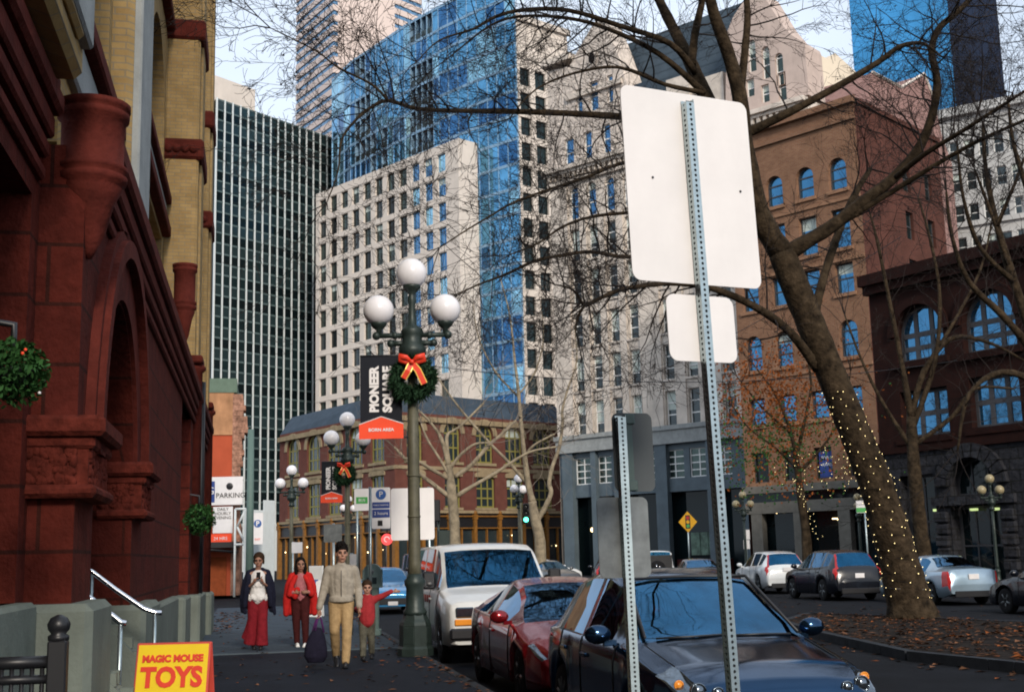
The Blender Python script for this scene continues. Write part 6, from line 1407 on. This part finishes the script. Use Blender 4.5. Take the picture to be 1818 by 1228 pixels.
# ---- two pruned pale street trees in the middle distance
def street_tree(label, u, D, trunk, lims, seed, tw_lv=2, mt=None, dens=.5, tl=(1.2, 3.0), tm=None):
    p = px(u, 1000, D); t = thing('bare_tree', label, 'tree', loc=(p.x, p.y, RZ)); rn = random.Random(seed)
    q = MB(); z = [(V((p.x, p.y, RZ)), trunk[0][2]*1.25)]+P3(trunk, D); sp = limb(q, z, 10, 4, .08); obj('trunk', q, [mt or m_barkl], t, world=True); tw = MB()
    for l in lims:
        q = MB(); sp = limb(q, P3(l, D, D+rn.uniform(-1.5, 1.5)), 7, 4, .1); obj('limb', q, [mt or m_barkl], t, world=True)
        for i in range(3, len(sp)):
            if rn.random() < dens: d = (sp[i][0]-sp[i-1][0]).normalized(); s_ = V((rn.gauss(0, 1), rn.gauss(0, 1), rn.gauss(0, 1))).cross(d).normalized(); twig(tw, sp[i][0], d*.4+s_+V((0, 0, .5)), rn.uniform(*tl), .016, tw_lv, rn, -.03, .8, 3)
        for _ in range(3): twig(tw, sp[-1][0], (sp[-1][0]-sp[-3][0]).normalized()+V((rn.gauss(0, .35), rn.gauss(0, .35), rn.gauss(0, .3)+.35)), rn.uniform(tl[0]*1.3, tl[1]*1.2), .02, tw_lv, rn, -.03, .7, 4)
    o = obj('twigs', tw, [tm or mat('pale_twigs', (.17, .14, .11), .9, var=.3)], t, world=True); o['kind'] = 'stuff'; return t
street_tree('bare tree with pale pruned limbs rising behind the white van', 808, 62, [(808, 960, .27), (805, 905, .26), (802, 878, .27), (800, 850, .2), (797, 825, .15)],
 [[(812, 880, .12), (840, 862, .10), (876, 842, .09), (917, 815, .075), (947, 800, .06), (988, 793, .05)], [(808, 846, .12), (837, 825, .1), (868, 790, .09), (890, 771, .08), (916, 746, .06)], [(796, 880, .13), (770, 860, .11), (744, 839, .09), (720, 815, .08), (700, 793, .06)],
  [(797, 850, .1), (765, 832, .09), (744, 820, .08), (715, 812, .06)], [(797, 826, .13), (790, 800, .11), (780, 771, .09), (760, 745, .07), (741, 727, .06)], [(797, 826, .12), (793, 776, .09), (805, 764, .07), (820, 754, .06), (859, 715, .05)], [(800, 830, .1), (820, 805, .08), (844, 788, .07), (870, 786, .05)], [(796, 840, .09), (778, 810, .07), (759, 780, .06), (748, 752, .05)]], 3)
street_tree('bare tree with two forked pale stems right of the white van', 958, 68, [(959, 964, .3), (950, 920, .27), (945, 890, .22)],
 [[(945, 890, .2), (938, 860, .17), (934, 830, .15), (930, 798, .13), (925, 749, .11), (921, 700, .1), (914, 640, .07), (905, 560, .05), (890, 500, .03)], [(936, 858, .12), (903, 820, .09), (871, 788, .08), (832, 744, .07), (805, 710, .05), (770, 660, .03)],
  [(952, 925, .18), (965, 905, .14), (978, 876, .13), (975, 856, .12), (981, 827, .11), (993, 793, .1), (999, 749, .09), (998, 729, .07), (1008, 690, .06), (1024, 640, .04), (1020, 580, .025)], [(932, 810, .08), (948, 790, .07), (985, 770, .05)], [(921, 700, .06), (950, 660, .05), (965, 600, .03), (960, 540, .02)], [(921, 705, .06), (880, 660, .05), (850, 600, .035), (840, 540, .02)]], 4)
# ---- sparse orange leaved tree with lights
t = street_tree('slim tree with a few orange and green leaves before the orange brick building', 1432, 52, [(1432, 960, .2), (1425, 900, .18), (1418, 850, .15), (1412, 800, .12)],
 [[(1412, 800, .1), (1395, 740, .07), (1370, 690, .05), (1340, 650, .03)], [(1414, 810, .09), (1430, 740, .07), (1440, 680, .05), (1430, 620, .03)], [(1416, 830, .08), (1370, 790, .05), (1330, 760, .035), (1300, 720, .02)], [(1418, 840, .08), (1470, 780, .05), (1500, 720, .035), (1510, 660, .02)], [(1405, 770, .06), (1350, 720, .04), (1310, 670, .025)]], 6, 2, m_bark, .55, (.8, 2.0), m_twig)
rn = random.Random(8); q = MB()
for _ in range(4200):
    u, v = rn.gauss(1375, 70), rn.gauss(740, 75)
    if v > 900 or v < 600 or u < 1270: continue
    p = px(u, v, 52+rn.uniform(-2, 2)); a = V((rn.gauss(0, 1), rn.gauss(0, 1), rn.gauss(0, 1))).normalized()*rn.uniform(.04, .085); b = a.cross(V((rn.random(), 1, rn.random()))).normalized()*rn.uniform(.03, .055)
    q.add([p-a, p+b, p+a, p-b], [(0, 1, 2, 3)], 0 if v < 745+rn.gauss(0, 30) else (1 if rn.random() < .6 else 0))
o = obj('leaves', q, [m_leafo, m_leafg], t, world=True); o['kind'] = 'stuff'
f = thing('fairy_lights', 'scattered fairy lights hung in the slim orange leaved tree', 'string lights', loc=(px(1440, 1000, 51.5).x, px(1440, 1000, 51.5).y, 0)); q = MB(); w_ = []
for i in range(120):
    s_ = i/94; u = 1395+165*s_+rn.gauss(0, 14); v = 835+25*sin(i*.7)+rn.gauss(0, 14) if i < 95 else 0
    if i >= 95: s2 = (i-95)/25; u = 1412+45*s2+rn.uniform(-9, 9); v = 850+110*s2
    p = px(u, v, 51.5+rn.uniform(-.4, .4)); w_.append(p); b = MB().ball(p, .012, 6, 4); q.add(b.v, b.f)
o = obj('bulbs', q, [m_light], f, world=True); o['kind'] = 'stuff'; q = MB(); q.tube(w_, .004, 3, sm=False, cap=False); obj('cable', q, [m_black], f, world=True)
# ---- bare trees on the right
street_tree('dark bare tree behind the leaning trunk with crooked limbs before the dark brick building', 1640, 45, [(1640, 985, .26), (1630, 900, .24), (1622, 820, .22), (1618, 740, .18)],
 [[(1618, 740, .14), (1640, 660, .11), (1690, 600, .09), (1760, 610, .06), (1818, 640, .04)], [(1618, 745, .13), (1600, 640, .1), (1580, 540, .08), (1560, 440, .06), (1545, 380, .03)], [(1620, 760, .12), (1660, 640, .09), (1668, 520, .07), (1650, 420, .05), (1630, 350, .03)], [(1622, 790, .1), (1690, 740, .08), (1730, 690, .06), (1800, 690, .04)], [(1622, 800, .1), (1570, 720, .07), (1530, 640, .05), (1500, 560, .03)], [(1640, 660, .08), (1700, 560, .06), (1740, 480, .05), (1760, 400, .03)]], 9, 3, m_bark, .95, (1.0, 2.8), m_twig)
p = px(1880, 1000, 34)
street_tree('dense bare tree at the right edge filling the upper right corner with twigs', 1880, 34, [(1880, 1000, .3), (1868, 850, .28), (1850, 700, .25), (1835, 600, .22)],
 [[(1835, 600, .16), (1800, 500, .13), (1770, 400, .1), (1750, 300, .07), (1745, 220, .04)], [(1838, 610, .15), (1850, 480, .12), (1830, 360, .09), (1800, 260, .06), (1790, 180, .03)], [(1840, 630, .14), (1780, 560, .1), (1720, 500, .08), (1690, 420, .06), (1680, 340, .03)], [(1845, 680, .12), (1780, 660, .09), (1720, 700, .06), (1700, 800, .03)], [(1800, 500, .09), (1740, 440, .07), (1710, 350, .05), (1700, 260, .03)], [(1770, 400, .07), (1800, 330, .05), (1830, 250, .03)], [(1790, 470, .07), (1760, 380, .05), (1730, 300, .03)]], 10, 3, m_bark, 1.0, (1.0, 2.3), m_twig)
# ---- overhead wires
def wire(label, a, b, D0, D1, sag):
    p, q = px(*a, D0), px(*b, D1); t = thing('overhead_wire', label, 'wire', loc=p); m = MB(); n = 16
    m.tube([(p.lerp(q, i/n)-V((0, 0, sag*4*(i/n)*(1-i/n))))-p for i in range(n+1)], .014, 4, sm=False); obj('cable', m, [m_black], t)
wire('lowest overhead wire crossing the street from the large lamp', (700, 640), (1700, 640), 45, 45, .8)
wire('upper slanting overhead wire before the grey stone building', (960, 712), (1560, 380), 60, 50, .5)
wire('lower slanting overhead wire before the grey stone building', (990, 735), (1600, 420), 60, 50, .5)
# ================================================================ people
skin = mat('skin', (.36, .19, .13), .6, var=.06); skin2 = mat('darker_skin', (.26, .13, .085), .6, var=.06)
m_hairk = mat('black_hair', (.006, .0045, .004), .85, var=.3); m_hairb = mat('brown_hair', (.030, .016, .009), .85, var=.3, scale=20)
def cloth(name, col, var=.22, bump=.010): return mat(name, col, .92, var=var, scale=9, bump=bump*1.6, bscale=15)
def cap(mb, pts, rad, n=12, ell=None):
    """rounded tapered limb: closely spaced ellipsoids joined by a tube"""
    pts = [V(p) for p in pts]; mb.tube(pts, rad, n, ell=ell)
    for p, r in zip(pts, rad): mb.ball(p, r*.995, 12, 8)
def blob(name, mb, mtl, parent, vox=.011, sm=4):
    o = obj(name, mb, [mtl], parent); m = o.modifiers.new('r', 'REMESH'); m.mode = 'VOXEL'; m.voxel_size = vox; m.use_smooth_shade = True
    s_ = o.modifiers.new('s', 'SMOOTH'); s_.iterations = sm; s_.factor = .5; return bake(o)
def hand(mb, wrist, d, side, curl=.6, s=1.0):
    """palm, four unequal bent fingers and a side thumb; d = direction of the hand, side = direction of the thumb"""
    d = V(d).normalized(); t = V(side); t = (t-d*t.dot(d)).normalized(); n_ = d.cross(t); w = V(wrist)
    mb.tube([w, w+d*.04*s, w+d*.085*s], [.026*s, .036*s, .036*s], 10, ell=.55); mb.ball(w+d*.05*s, .033*s, 10, 8)
    for k, L in enumerate((.068, .078, .072, .056)):
        b = w+d*.082*s+t*(.027-.018*k)*s; p1 = b+d*L*.45*s+n_*curl*.012*s; p2 = p1+(d*(1-curl*.5)+n_*curl).normalized()*L*.35*s; p3 = p2+(d*(1-curl)+n_*curl*1.4).normalized()*L*.28*s
        mb.tube([b, p1, p2, p3], [.0105*s, .010*s, .009*s, .007*s], 8)
    b = w+d*.025*s+t*.028*s; mb.tube([b, b+(t+d*.7).normalized()*.035*s, b+(t*.55+d).normalized()*.07*s], [.014*s, .012*s, .008*s], 8)
def head(mb, c, s=1.0, yaw=0, tilt=0):
    """face towards -y"""
    c = V(c); Q = Mx.Translation(c) @ Mx.Rotation(yaw, 4, 'Z') @ Mx.Rotation(tilt, 4, 'X') @ Mx.Scale(s, 4); h = MB()
    h.ball((0, .012, .03), .098, 18, 14, sq=(.80, .98, 1.02)); h.ball((0, -.018, -.045), .070, 16, 12, sq=(.86, .95, 1.05)); h.ball((0, -.052, -.098), .024, 10, 8, sq=(1.15, .9, .8))
    h.tube([(0, -.085, .028), (0, -.108, -.018), (0, -.095, -.03)], [.010, .017, .012], 8); h.ball((0, -.083, -.062), .017, 10, 6, sq=(1.5, .7, .6)); h.ball((0, -.072, .038), .055, 12, 8, sq=(1.1, .45, .22))
    for e in (-1, 1): h.ball((e*.079, .018, -.004), .026, 10, 8, sq=(.4, .75, 1.2)); h.ball((e*.046, -.062, -.02), .022, 8, 6)
    mb.merge(h, Q); return Q
def face(t, Q, eye=True):
    for e in (-1, 1):
        q = MB(); q.ball((e*.032, -.079, .010), .0125, 10, 8, sq=(1.25, .7, .75)); obj('eye', q, [mat_eye], t, Q)
        q = MB(); q.tube([(e*.014, -.090, .030), (e*.032, -.094, .036), (e*.054, -.082, .030)], .0045, 6); obj('eyebrow', q, [m_hairk], t, Q)
    q = MB(); q.tube([(-.024, -.090, -.062), (0, -.096, -.060), (.024, -.090, -.062)], [.004, .0065, .004], 6); obj('lips', q, [mat_lip], t, Q)
mat_eye = mat('dark_eye', (.03, .02, .016), .3, var=0); mat_lip = mat('lips', (.26, .08, .06), .5, var=0)
def shoe(name, parent, a, yaw, mtl, s=1.0, pitch=0):
    q = MB(); q.tube([(0, .07, .045), (0, .0, .05), (0, -.09, .04), (0, -.17, .032), (0, -.205, .028)], [.04, .046, .046, .042, .025], 12, ell=.85); q.ball((0, .01, .085), .047, 12, 8); q.box(-.044, .044, -.2, .085, 0, .03, b=.012)
    o = obj(name, q, [mtl], parent, Mx.Translation(a) @ Mx.Rotation(yaw, 4, 'Z') @ Mx.Rotation(pitch, 4, 'X') @ Mx.Scale(s, 4)); m = o.modifiers.new('r', 'REMESH'); m.mode = 'VOXEL'; m.voxel_size = .012; m.use_smooth_shade = True; bake(o)
def person(label, u, v, vtop, H_, group=None):
    p = gnd(u, v, .0); k = (zat(vtop, p))/H_
    M = Mx.Translation((p.x, p.y, .006)) @ Mx.Rotation(-atan2(p.x, p.y), 4, 'Z') @ Mx.Scale(k, 4)
    return thing('person', label, 'person', M)
# ---- man in a pale jacket
t = person('man in pale zip jacket and tan trousers walking towards the camera holding a dark bag', 606, 1183, 969, 1.80)
HL, HR = V((-.33, -.03, .85)), V((.27, -.10, .86))          # wrists: left in the picture, right in the picture
b = MB()
cap(b, [(0, 0, .98), (0, 0, 1.2), (0, .01, 1.38)], [.13, .135, .15]); cap(b, [(0, .0, 1.45), (0, -.01, 1.56)], [.062, .056])
for e in (-1, 1): cap(b, [(e*.1, 0, 1.42), (e*.19, .0, 1.43)], [.07, .065])
legL = [(-.085, 0, .94), (-.10, -.06, .53), (-.075, .20, .16)]; legR = [(.085, 0, .94), (.085, -.15, .53), (.065, -.22, .09)]
for l in (legL, legR): cap(b, l, [.088, .058, .042])
armL = [(-.195, 0, 1.42), (-.265, .02, 1.13), HL]; armR = [(.195, 0, 1.42), (.26, .03, 1.14), HR]
for a in (armL, armR): cap(b, a, [.05, .042, .028])
Q = head(b, (.01, -.02, 1.675), 1.1, .12); hand(b, HL, (.02, -.05, -1), (.5, -1, 0), 1.1); hand(b, HR, (.15, -.1, -1), (-.3, -1, 0), .8)
blob('body', b, skin, t, .0095, 3); face(t, Q)
j = MB(); cap(j, [(0, 0, 1.06), (0, -.005, 1.14), (0, -.005, 1.26), (0, .0, 1.38)], [.155, .16, .17, .165]); 
for e in (-1, 1): cap(j, [(e*.06, 0, 1.06), (e*.07, 0, 1.2), (e*.09, .0, 1.40), (e*.185, .0, 1.425)], [.125, .13, .12, .085])
cap(j, [(0, .0, 1.42), (0, -.005, 1.50)], [.10, .078])
for a in (armL, armR): cap(j, [V(a[0]), V(a[1]), V(a[2])+V((0, 0, .03))], [.078, .066, .05])
for (x, y, z) in ((-.27, .02, 1.12), (.265, .03, 1.15), (-.3, 0, 1.0), (.27, -.03, 1.02)): j.ball((x, y, z), .066, 10, 8, sq=(1, 1, .5))
j.lathe([(.185, .955), (.192, .97), (.188, 1.02), (.175, 1.04)], 20)
blob('jacket', j, cloth('pale_jacket_cloth', (.30, .265, .215)), t, .012, 3)
q = MB(); q.tube([(.0, -.15, .965), (0, -.178, 1.1), (0, -.182, 1.28), (0, -.155, 1.42), (0, -.09, 1.5)], .006, 5); obj('zip', q, [m_black], t)
q = MB(); q.tube([(-.11, -.03, 1.47), (0, -.095, 1.50), (.11, -.03, 1.47)], .022, 8); obj('collar', q, [cloth('collar_cloth', (.26, .23, .19))], t)
p_ = MB(); cap(p_, [(-.06, 0, .95), (.06, 0, .95)], [.128, .128])
for l in (legL, legR): cap(p_, [V(l[0]), V(l[0]).lerp(V(l[1]), .5), V(l[1]), V(l[1]).lerp(V(l[2]), .55), V(l[2])], [.115, .096, .078, .072, .062])
blob('trousers', p_, cloth('tan_trousers', (.34, .23, .115)), t, .011, 3)
shoe('shoe', t, (-.075, .21, .06), .08, m_black, 1.05, .5); shoe('shoe', t, (.065, -.21, 0), -.05, m_black, 1.05)
h = MB(); h.ball((0, .022, .066), .106, 16, 12, sq=(.88, .98, .90)); 
for i in range(60): a = RN.uniform(0, 6.28); k = RN.random(); h.ball((.085*k*cos(a), .012+.095*k*sin(a), .155-.055*k*k+RN.uniform(-.01, .012)), RN.uniform(.016, .026), 8, 6)
o = obj('hair', h, [m_hairk], t, Q)
# dark bag in his hand
pm = MW[t.name]; hb = pm @ V((HL.x, HL.y-.02, HL.z-.10))
t2 = thing('duffel_bag', 'dark purple black bag hanging from the man\'s hand', 'bag', loc=(hb.x, hb.y, 0)); z = hb.z; g = MB()
g.tube([(-.02, 0, z-.16), (-.03, 0, z-.28), (-.05, 0, z-.45), (-.05, 0, z-.58), (-.05, 0, z-.67)], [.05, .12, .17, .175, .12], 18, ell=.62); g.ball((-.05, 0, z-.56), .165, 16, 10, sq=(1, .62, .6))
blob('bag_body', g, cloth('dark_bag_cloth', (.012, .011, .022)), t2, .014, 4)
g = MB(); g.tube([(-.10, .0, z-.22), (-.05, 0, z-.06), (0, 0, z+.01), (.03, 0, z-.05), (.07, 0, z-.24)], .014, 8); g.tube([(-.06, -.04, z-.2), (-.03, -.03, z-.05), (0, 0, z+.0)], .012, 8); obj('handle', g, [cloth('purple_strap', (.08, .02, .10))], t2)
# ---- child in red
t = person('child in red jumper and grey trousers holding the man\'s hand and stretching one arm out', 652, 1170, 1030, 1.18)
w0 = MW[t.name].inverted() @ (pm @ (HR+V((.02, -.03, -.075))))
HLc = V(w0); HRc = V((.40, -.06, 1.0)); b = MB()
cap(b, [(0, 0, .60), (0, 0, .75), (0, 0, .88)], [.095, .10, .10]); cap(b, [(0, 0, .9), (0, -.005, .97)], [.046, .042]); 
lL = [(-.055, 0, .58), (-.06, -.05, .32), (-.065, -.10, .07)]; lR = [(.055, 0, .58), (.06, .03, .32), (.07, .13, .10)]
for l in (lL, lR): cap(b, l, [.06, .042, .032])
aL = [(-.115, 0, .89), (-.16, .02, .74), HLc]; aR = [(.115, 0, .89), (.25, -.01, .94), HRc]
for a in (aL, aR): cap(b, a, [.036, .03, .02])
Q = head(b, (0, -.01, 1.06), .9, .1, .1); hand(b, HRc, (1, -.1, .02), (0, -.4, 1), .25, .72); hand(b, HLc, (-.3, -.3, .5), (0, -1, .2), .9, .7)
blob('body', b, skin, t, .009, 3); face(t, Q)
j = MB(); cap(j, [(0, 0, .58), (0, -.005, .72), (0, 0, .87)], [.125, .128, .115]); cap(j, [(-.11, 0, .88), (.11, 0, .88)], [.06, .06]); cap(j, aL[:2]+[V(aL[2])+V((0, .0, .02))], [.056, .046, .034]); cap(j, aR[:2]+[V(aR[2])-V((.03, 0, 0))], [.056, .046, .036]); cap(j, [(0, 0, .9), (0, 0, .945)], [.07, .058])
blob('jumper', j, cloth('red_jumper', (.30, .028, .032)), t, .011, 3)
p_ = MB(); cap(p_, [(-.04, 0, .585), (.04, 0, .585)], [.085, .085])
for l in (lL, lR): cap(p_, [V(l[0]), V(l[1]), V(l[2])], [.078, .058, .048])
blob('trousers', p_, cloth('speckled_grey_trousers', (.085, .08, .06), .6), t, .010, 3)
shoe('shoe', t, (-.065, -.10, 0), .1, m_black, .72); shoe('shoe', t, (.075, .14, .03), -.1, m_black, .72, .25)
h = MB(); h.ball((0, .022, .055), .103, 16, 12, sq=(.87, .98, .86)); obj('hair', h, [m_hairb], t, Q)
# ---- woman in navy shawl
t = person('woman in dark navy shawl, white ruffled top and wide dark red trousers', 457, 1153, 984, 1.68)
b = MB(); HL, HR = V((-.045, -.215, 1.235)), V((.055, -.20, 1.225))
cap(b, [(0, 0, .92), (0, 0, 1.1), (0, .01, 1.28)], [.12, .115, .13]); cap(b, [(0, .0, 1.36), (0, -.01, 1.46)], [.052, .047]); cap(b, [(-.15, 0, 1.33), (.15, 0, 1.33)], [.06, .06])
legs = [[(-.08, 0, .9), (-.08, .03, .5), (-.07, .10, .1)], [(.08, 0, .9), (.08, -.06, .5), (.06, -.10, .08)]]
for l in legs: cap(b, l, [.09, .058, .04])
arms = [[(-.165, 0, 1.32), (-.20, -.03, 1.07), HL-V((.035, -.02, .055))], [(.165, 0, 1.32), (.21, -.03, 1.07), HR+V((.035, .02, -.055))]]
for a in arms: cap(b, a, [.046, .038, .024])
Q = head(b, (.01, -.02, 1.56), 1.05, -.15, .15); hand(b, arms[0][2], (.45, -.25, .8), (0, -1, .2), .9, .9); hand(b, arms[1][2], (-.45, -.25, .8), (0, -1, .2), .9, .9)
blob('body', b, skin2, t, .0095, 3); face(t, Q)
g = MB(); cap(g, [(0, 0, .92), (0, -.005, 1.08), (0, .0, 1.26)], [.155, .135, .15]); rn = random.Random(3)
for i in range(20): a = 2*pi*i/20; g.ball((.165*cos(a), .125*sin(a)-.005, .90+.025*(i % 2)), .042, 8, 6, sq=(1, 1, 1.3))
for i in range(14): a = pi+pi*i/13; g.ball((.13*cos(a), .13*sin(a), 1.12+.03*(i % 2)), .035, 8, 6)
blob('ruffled_top', g, cloth('white_ruffled_cotton', (.62, .60, .58), .06, .01), t, .011, 2)
g = MB(); cap(g, [(-.06, 0, .9), (.06, 0, .9)], [.13, .13])
cap(g, [(-.075, 0, .88), (-.085, .02, .55)], [.115, .095]); cap(g, [(.075, 0, .88), (.08, -.04, .55)], [.115, .095]); g.tube([(-.085, .02, .56), (-.10, .05, .3), (-.125, .09, .10)], [.093, .105, .13], 14); g.tube([(.08, -.04, .56), (.08, -.065, .3), (.075, -.085, .07)], [.093, .10, .115], 14); g.tube([(-.09, .03, .6), (-.15, .08, .35), (-.21, .12, .19)], [.07, .08, .085], 12)
blob('wide_trousers', g, cloth('dark_red_trousers', (.17, .012, .018), .25, .012), t, .012, 3)
g = MB()      # shawl draped over both shoulders, open in front
for s_ in (-1, 1):
    cap(g, [(s_*.06, .05, 1.38), (s_*.15, .02, 1.335), (s_*.215, .0, 1.15), (s_*.25, .0, .92), (s_*.25, .02, .70)], [.07, .08, .08, .075, .06]); cap(g, [(s_*.16, -.06, 1.27), (s_*.205, -.09, 1.02), (s_*.23, -.06, .78)], [.05, .055, .05])
cap(g, [(0, .09, 1.36), (0, .12, 1.1), (0, .13, .8)], [.09, .13, .12]); cap(g, [(-.16, .1, 1.2), (-.2, .1, .8)], [.1, .1]); cap(g, [(.16, .1, 1.2), (.2, .1, .8)], [.1, .1]); cap(g, [(.26, -.02, .8), (.30, -.02, .62)], [.05, .03]); cap(g, [(-.26, -.02, .8), (-.22, -.02, .66)], [.05, .04])
blob('shawl', g, cloth('navy_shawl', (.010, .011, .022), .2, .01), t, .014, 4)
shoe('shoe', t, (-.07, .12, .02), .1, m_black, .92, .15); shoe('shoe', t, (.06, -.08, 0), -.05, m_black, .92)
h = MB(); h.ball((0, .03, .055), .108, 16, 12, sq=(.90, .98, .92)); h.ball((0, .09, .06), .06, 12, 8); 
for e in (-1, 1): h.ball((e*.075, .015, -.005), .035, 10, 8, sq=(.6, 1, 1.6))
obj('hair', h, [m_hairb], t, Q)
ph = MW[t.name] @ V((.005, -.235, 1.30)); q = MB(); q.box(-.036, .036, -.005, .005, -.07, .07, b=.004); tag(obj('phone', q, [m_black], None, Mx.Translation(ph) @ Mx.Rotation(.35, 4, 'X')), 'dark phone held up by the woman in the navy shawl', 'phone')
# ---- woman in red cape
t = person('woman in red cape coat with pinkish top, dark trousers and white trainers', 533, 1148, 992, 1.64)
b = MB(); HL, HR = V((-.06, -.20, 1.0)), V((.09, -.20, 1.0))
cap(b, [(0, 0, .90), (0, 0, 1.07), (0, .01, 1.25)], [.12, .11, .125]); cap(b, [(0, .0, 1.33), (0, -.01, 1.43)], [.05, .045]); cap(b, [(-.15, 0, 1.29), (.15, 0, 1.29)], [.058, .058])
legs = [[(-.075, 0, .88), (-.075, .0, .48), (-.06, .03, .09)], [(.075, 0, .88), (.09, -.08, .48), (.10, -.10, .08)]]
for l in legs: cap(b, l, [.085, .055, .038])
arms = [[(-.16, 0, 1.28), (-.20, -.02, 1.03), HL+V((-.05, .03, .01))], [(.16, 0, 1.28), (.20, -.02, 1.03), HR+V((.05, .03, .01))]]
for a in arms: cap(b, a, [.045, .037, .024])
Q = head(b, (0, -.02, 1.525), 1.05, .1, .05); hand(b, arms[0][2], (1, -.35, .05), (0, -.3, 1), .9, .9); hand(b, arms[1][2], (-1, -.35, .05), (0, -.3, 1), .9, .9)
blob('body', b, skin2, t, .0095, 3); face(t, Q)
g = MB(); cap(g, [(0, 0, .93), (0, -.005, 1.06), (0, .0, 1.24)], [.14, .13, .14])
for a in arms: cap(g, [V(a[0]), V(a[1]), V(a[1]).lerp(V(a[2]), .75)], [.06, .052, .042])
blob('pink_top', g, cloth('dusky_pink_knit', (.34, .12, .13), .3), t, .012, 3)
g = MB(); cap(g, [(-.05, 0, .89), (.05, 0, .89)], [.125, .125])
for l in legs: cap(g, [V(l[0]), V(l[1]), V(l[2])], [.112, .078, .056])
blob('trousers', g, cloth('dark_maroon_trousers', (.045, .010, .010), .25), t, .011, 3)
g = MB()
for s_ in (-1, 1):
    cap(g, [(s_*.05, .05, 1.36), (s_*.15, .02, 1.30), (s_*.215, .0, 1.12), (s_*.25, .01, .88), (s_*.265, .02, .62)], [.07, .09, .085, .08, .06]); cap(g, [(s_*.09, -.09, 1.30), (s_*.17, -.11, 1.15), (s_*.205, -.10, .98)], [.05, .055, .06])
cap(g, [(0, .08, 1.33), (0, .11, 1.05), (0, .12, .68)], [.09, .12, .11]); cap(g, [(-.14, .09, 1.2), (-.19, .09, .66)], [.09, .085]); cap(g, [(.14, .09, 1.2), (.19, .09, .66)], [.09, .085]); cap(g, [(-.06, -.13, 1.06), (-.10, -.13, .94)], [.06, .06])
blob('red_cape', g, cloth('red_wool_cape', (.42, .018, .016), .2, .008), t, .013, 3)
m_wsh = mat('white_trainer', (.75, .75, .73), .6, var=.05); shoe('shoe', t, (-.06, .04, 0), .1, m_wsh, .92); shoe('shoe', t, (.10, -.09, 0), -.15, m_wsh, .92)
h = MB(); h.ball((0, .03, .05), .106, 16, 12, sq=(.88, .98, .92)); h.tube([(0, .06, .0), (0, .075, -.12), (0, .08, -.2)], [.09, .085, .05], 14)
for e in (-1, 1): h.tube([(e*.07, .0, .04), (e*.085, -.005, -.06), (e*.075, -.01, -.17), (e*.07, -.01, -.22)], [.03, .034, .03, .012], 10)
obj('hair', h, [m_hairk], t, Q)
